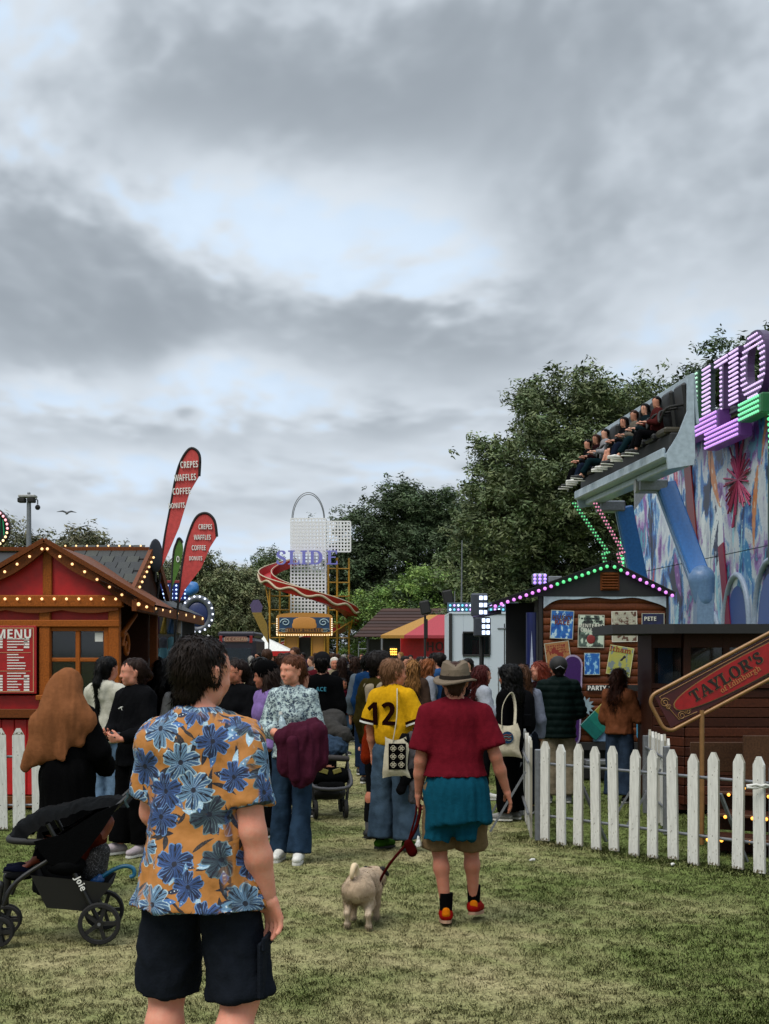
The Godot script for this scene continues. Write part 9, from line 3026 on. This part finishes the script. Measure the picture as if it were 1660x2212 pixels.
	var spec := [
		[false, "short", 1.76], [false, "crop", 1.72], [true, "long", 1.66], [true, "pony", 1.64], [true, "bob", 1.62], [false, "short", 1.80]]
	var used := {}
	var hairs := [["dark haired", Color(0.06, 0.045, 0.04)], ["brown haired", Color(0.16, 0.10, 0.065)], ["fair haired", Color(0.40, 0.29, 0.17)], ["grey haired", Color(0.36, 0.35, 0.34)], ["auburn haired", Color(0.19, 0.085, 0.05)]]
	var tops := [["black", Color(0.055, 0.055, 0.06)], ["navy", Color(0.07, 0.095, 0.16)], ["grey", Color(0.34, 0.34, 0.35)], ["white", Color(0.58, 0.57, 0.55)], ["dark green", Color(0.10, 0.15, 0.10)], ["maroon", Color(0.27, 0.07, 0.10)], ["beige", Color(0.56, 0.48, 0.39)], ["blue", Color(0.16, 0.29, 0.46)], ["pink", Color(0.62, 0.40, 0.43)], ["brown", Color(0.15, 0.09, 0.06)], ["purple", Color(0.12, 0.05, 0.2)]]
	var garment := ["jacket", "top", "coat", "hoodie", "jumper"]
	var legs := [black, jean, Color(0.05, 0.05, 0.06), Color(0.16, 0.22, 0.3), Color(0.25, 0.22, 0.18)]
	var r := RandomNumberGenerator.new()
	r.seed = 202
	var made := 0
	# lanes of people, near to far: [depth, columns as fractions of the view to the right of its middle]
	var lanes := [
		[22.5, [-0.118, -0.083, -0.012, 0.041]],
		[25.5, [-0.128, -0.105, -0.071, -0.050, 0.006, 0.026, 0.062]],
		[29.0, [-0.121, -0.094, -0.063, -0.044, -0.020, 0.013, 0.034]],
		[33.5, [-0.131, -0.109, -0.082, -0.052, -0.031, -0.008, 0.021, 0.046]],
		[39.0, [-0.098, -0.075, -0.060, -0.039, -0.024, -0.013, 0.002, 0.030]],
		[46.0, [-0.090, -0.068, -0.048, -0.035, -0.017, -0.004, 0.009, 0.018, 0.041]],
		[55.0, [-0.086, -0.072, -0.057, -0.042, -0.028, -0.021, -0.010, 0.000, 0.012, 0.024]],
		[66.0, [-0.079, -0.065, -0.050, -0.045, -0.033, -0.025, -0.015, -0.006, 0.005]],
	]
	for ln in lanes:
		for fx in ln[1]:
			var d: float = ln[0] + r.randf_range(-1.4, 1.4)
			var x: float = (fx + r.randf_range(-0.002, 0.002)) * d
			var kind := r.randi() % 6
			var hi := r.randi() % hairs.size() if r.randf() < 0.45 else r.randi() % 2
			var ti := r.randi() % tops.size() if r.randf() < 0.85 else 0
			var gi := r.randi() % 5
			var zone := "under the purple van" if fx < -0.088 else ("before the white tent" if fx < -0.07 else ("before the slide booth" if fx < -0.038 else ("right of the slide booth" if fx < -0.01 else ("before the tiled roof" if fx < 0.012 else "before the red stall"))))
			var deep := "near the front" if d < 28 else ("midway back" if d < 44 else "far back")
			var label := ""
			var tries := 0
			while tries < 60:
				label = "%s person in %s %s, %s, %s" % [hairs[hi][0], tops[ti][0], garment[gi], deep, zone]
				if not used.has(label):
					break
				ti = (ti + 1) % tops.size()
				if tries % 11 == 10:
					gi = (gi + 1) % 5
				tries += 1
			used[label] = true
			var turn := r.randf_range(120, 240) if r.randf() < 0.42 else r.randf_range(-70, 70)
			var skin: Color = [Color(0.70, 0.48, 0.39), Color(0.60, 0.40, 0.31), Color(0.74, 0.54, 0.45), Color(0.40, 0.25, 0.18)][r.randi() % 4]
			var o: Node3D
			while protos.size() <= kind:
				protos.append(null)
			if protos[kind] == null:
				var s: Array = spec[kind]
				o = person({"label": label, "at": Vector3(x, 0, -d), "turn": turn, "h": s[2], "fem": s[0], "fine": false, "cell": 0.03, "group": "people in the far crowd",
					"J": {} if kind != 5 else {"eR": Vector3(-0.24, 1.13, 0.05), "wR": Vector3(-0.12, 1.2, 0.24)},
					"top": {"mat": dyed(tops[ti][1]), "sleeve": 1.95, "loose": 0.03, "hem": 0.88}, "bottom": {"mat": dyed(legs[0]), "len": 1.97}, "shoes": {"mat": M.dark}, "hair": {"color": hairs[hi][1], "kind": s[1]}})
				protos[kind] = o
			else:
				o = protos[kind].duplicate()
				o.name = numbered("person")
				add_child(o)
				o.position = Vector3(x, 0, -d)
				o.rotation_degrees.y = turn
				o.scale = Vector3.ONE * r.randf_range(0.94, 1.05)
				o.set_meta("label", label)
			for c in o.get_children():
				if c is MeshInstance3D:
					if c.name == "top":
						c.material_override = dyed(tops[ti][1])
					elif c.name == "trousers":
						c.material_override = dyed(legs[r.randi() % 5])
					elif c.name == "hair":
						c.material_override = hair_mat(hairs[hi][1])
					elif c.name == "body":
						c.material_override = skin_mat(skin)
			made += 1

func skin_mat(c: Color) -> StandardMaterial3D:
	var k := "skin" + c.to_html()
	if not M.has(k):
		M[k] = mat(c, 0.55)
	return M[k]

func build_small_things() -> void:
	# scraps of paper on the grass
	var spots := [[Vector3(1.23, 0, -11.6), "white paper scrap left of the near fence"], [Vector3(2.35, 0, -11.35), "white paper scrap among the near fence's feet"]]
	for a in spots:
		var o := thing("paper_scrap", a[1], "litter", a[0], 30.0 * a[0].x)
		put(sdf([bn(Vector3(-0.02, 0.008, 0), Vector3(0.02, 0.01, 0.006), 0.007, 0.01, 0.01), bn(Vector3(0.0, 0.01, 0), Vector3(0.0, 0.014, 0.02), 0.01, 0.005, 0.01)], 0.004, 0.007, Vector3(40, 40, 40)).mesh(), "crumpled_paper", M.white, o)
	# a gull over the hut
	var g := thing("gull", "small grey gull gliding in the sky left of the flags", "bird", Vector3(-9.15, 5.8, -40.0), 20)
	put(sdf([bn(Vector3(0, 0, -0.1), Vector3(0, 0, 0.12), 0.03, 0.04, 0.02)], 0.02).mesh(), "body", worn(Color(0.4, 0.4, 0.42), 0.7), g)
	for s in [-1.0, 1.0]:
		put(tube_mesh([Vector3(0, 0.02, 0), Vector3(s * 0.12, 0.06, 0.02), Vector3(s * 0.28, 0.04, -0.04)], [0.03, 0.028, 0.006], 6, 0.4), "wing", worn(Color(0.3, 0.31, 0.33), 0.7), g)
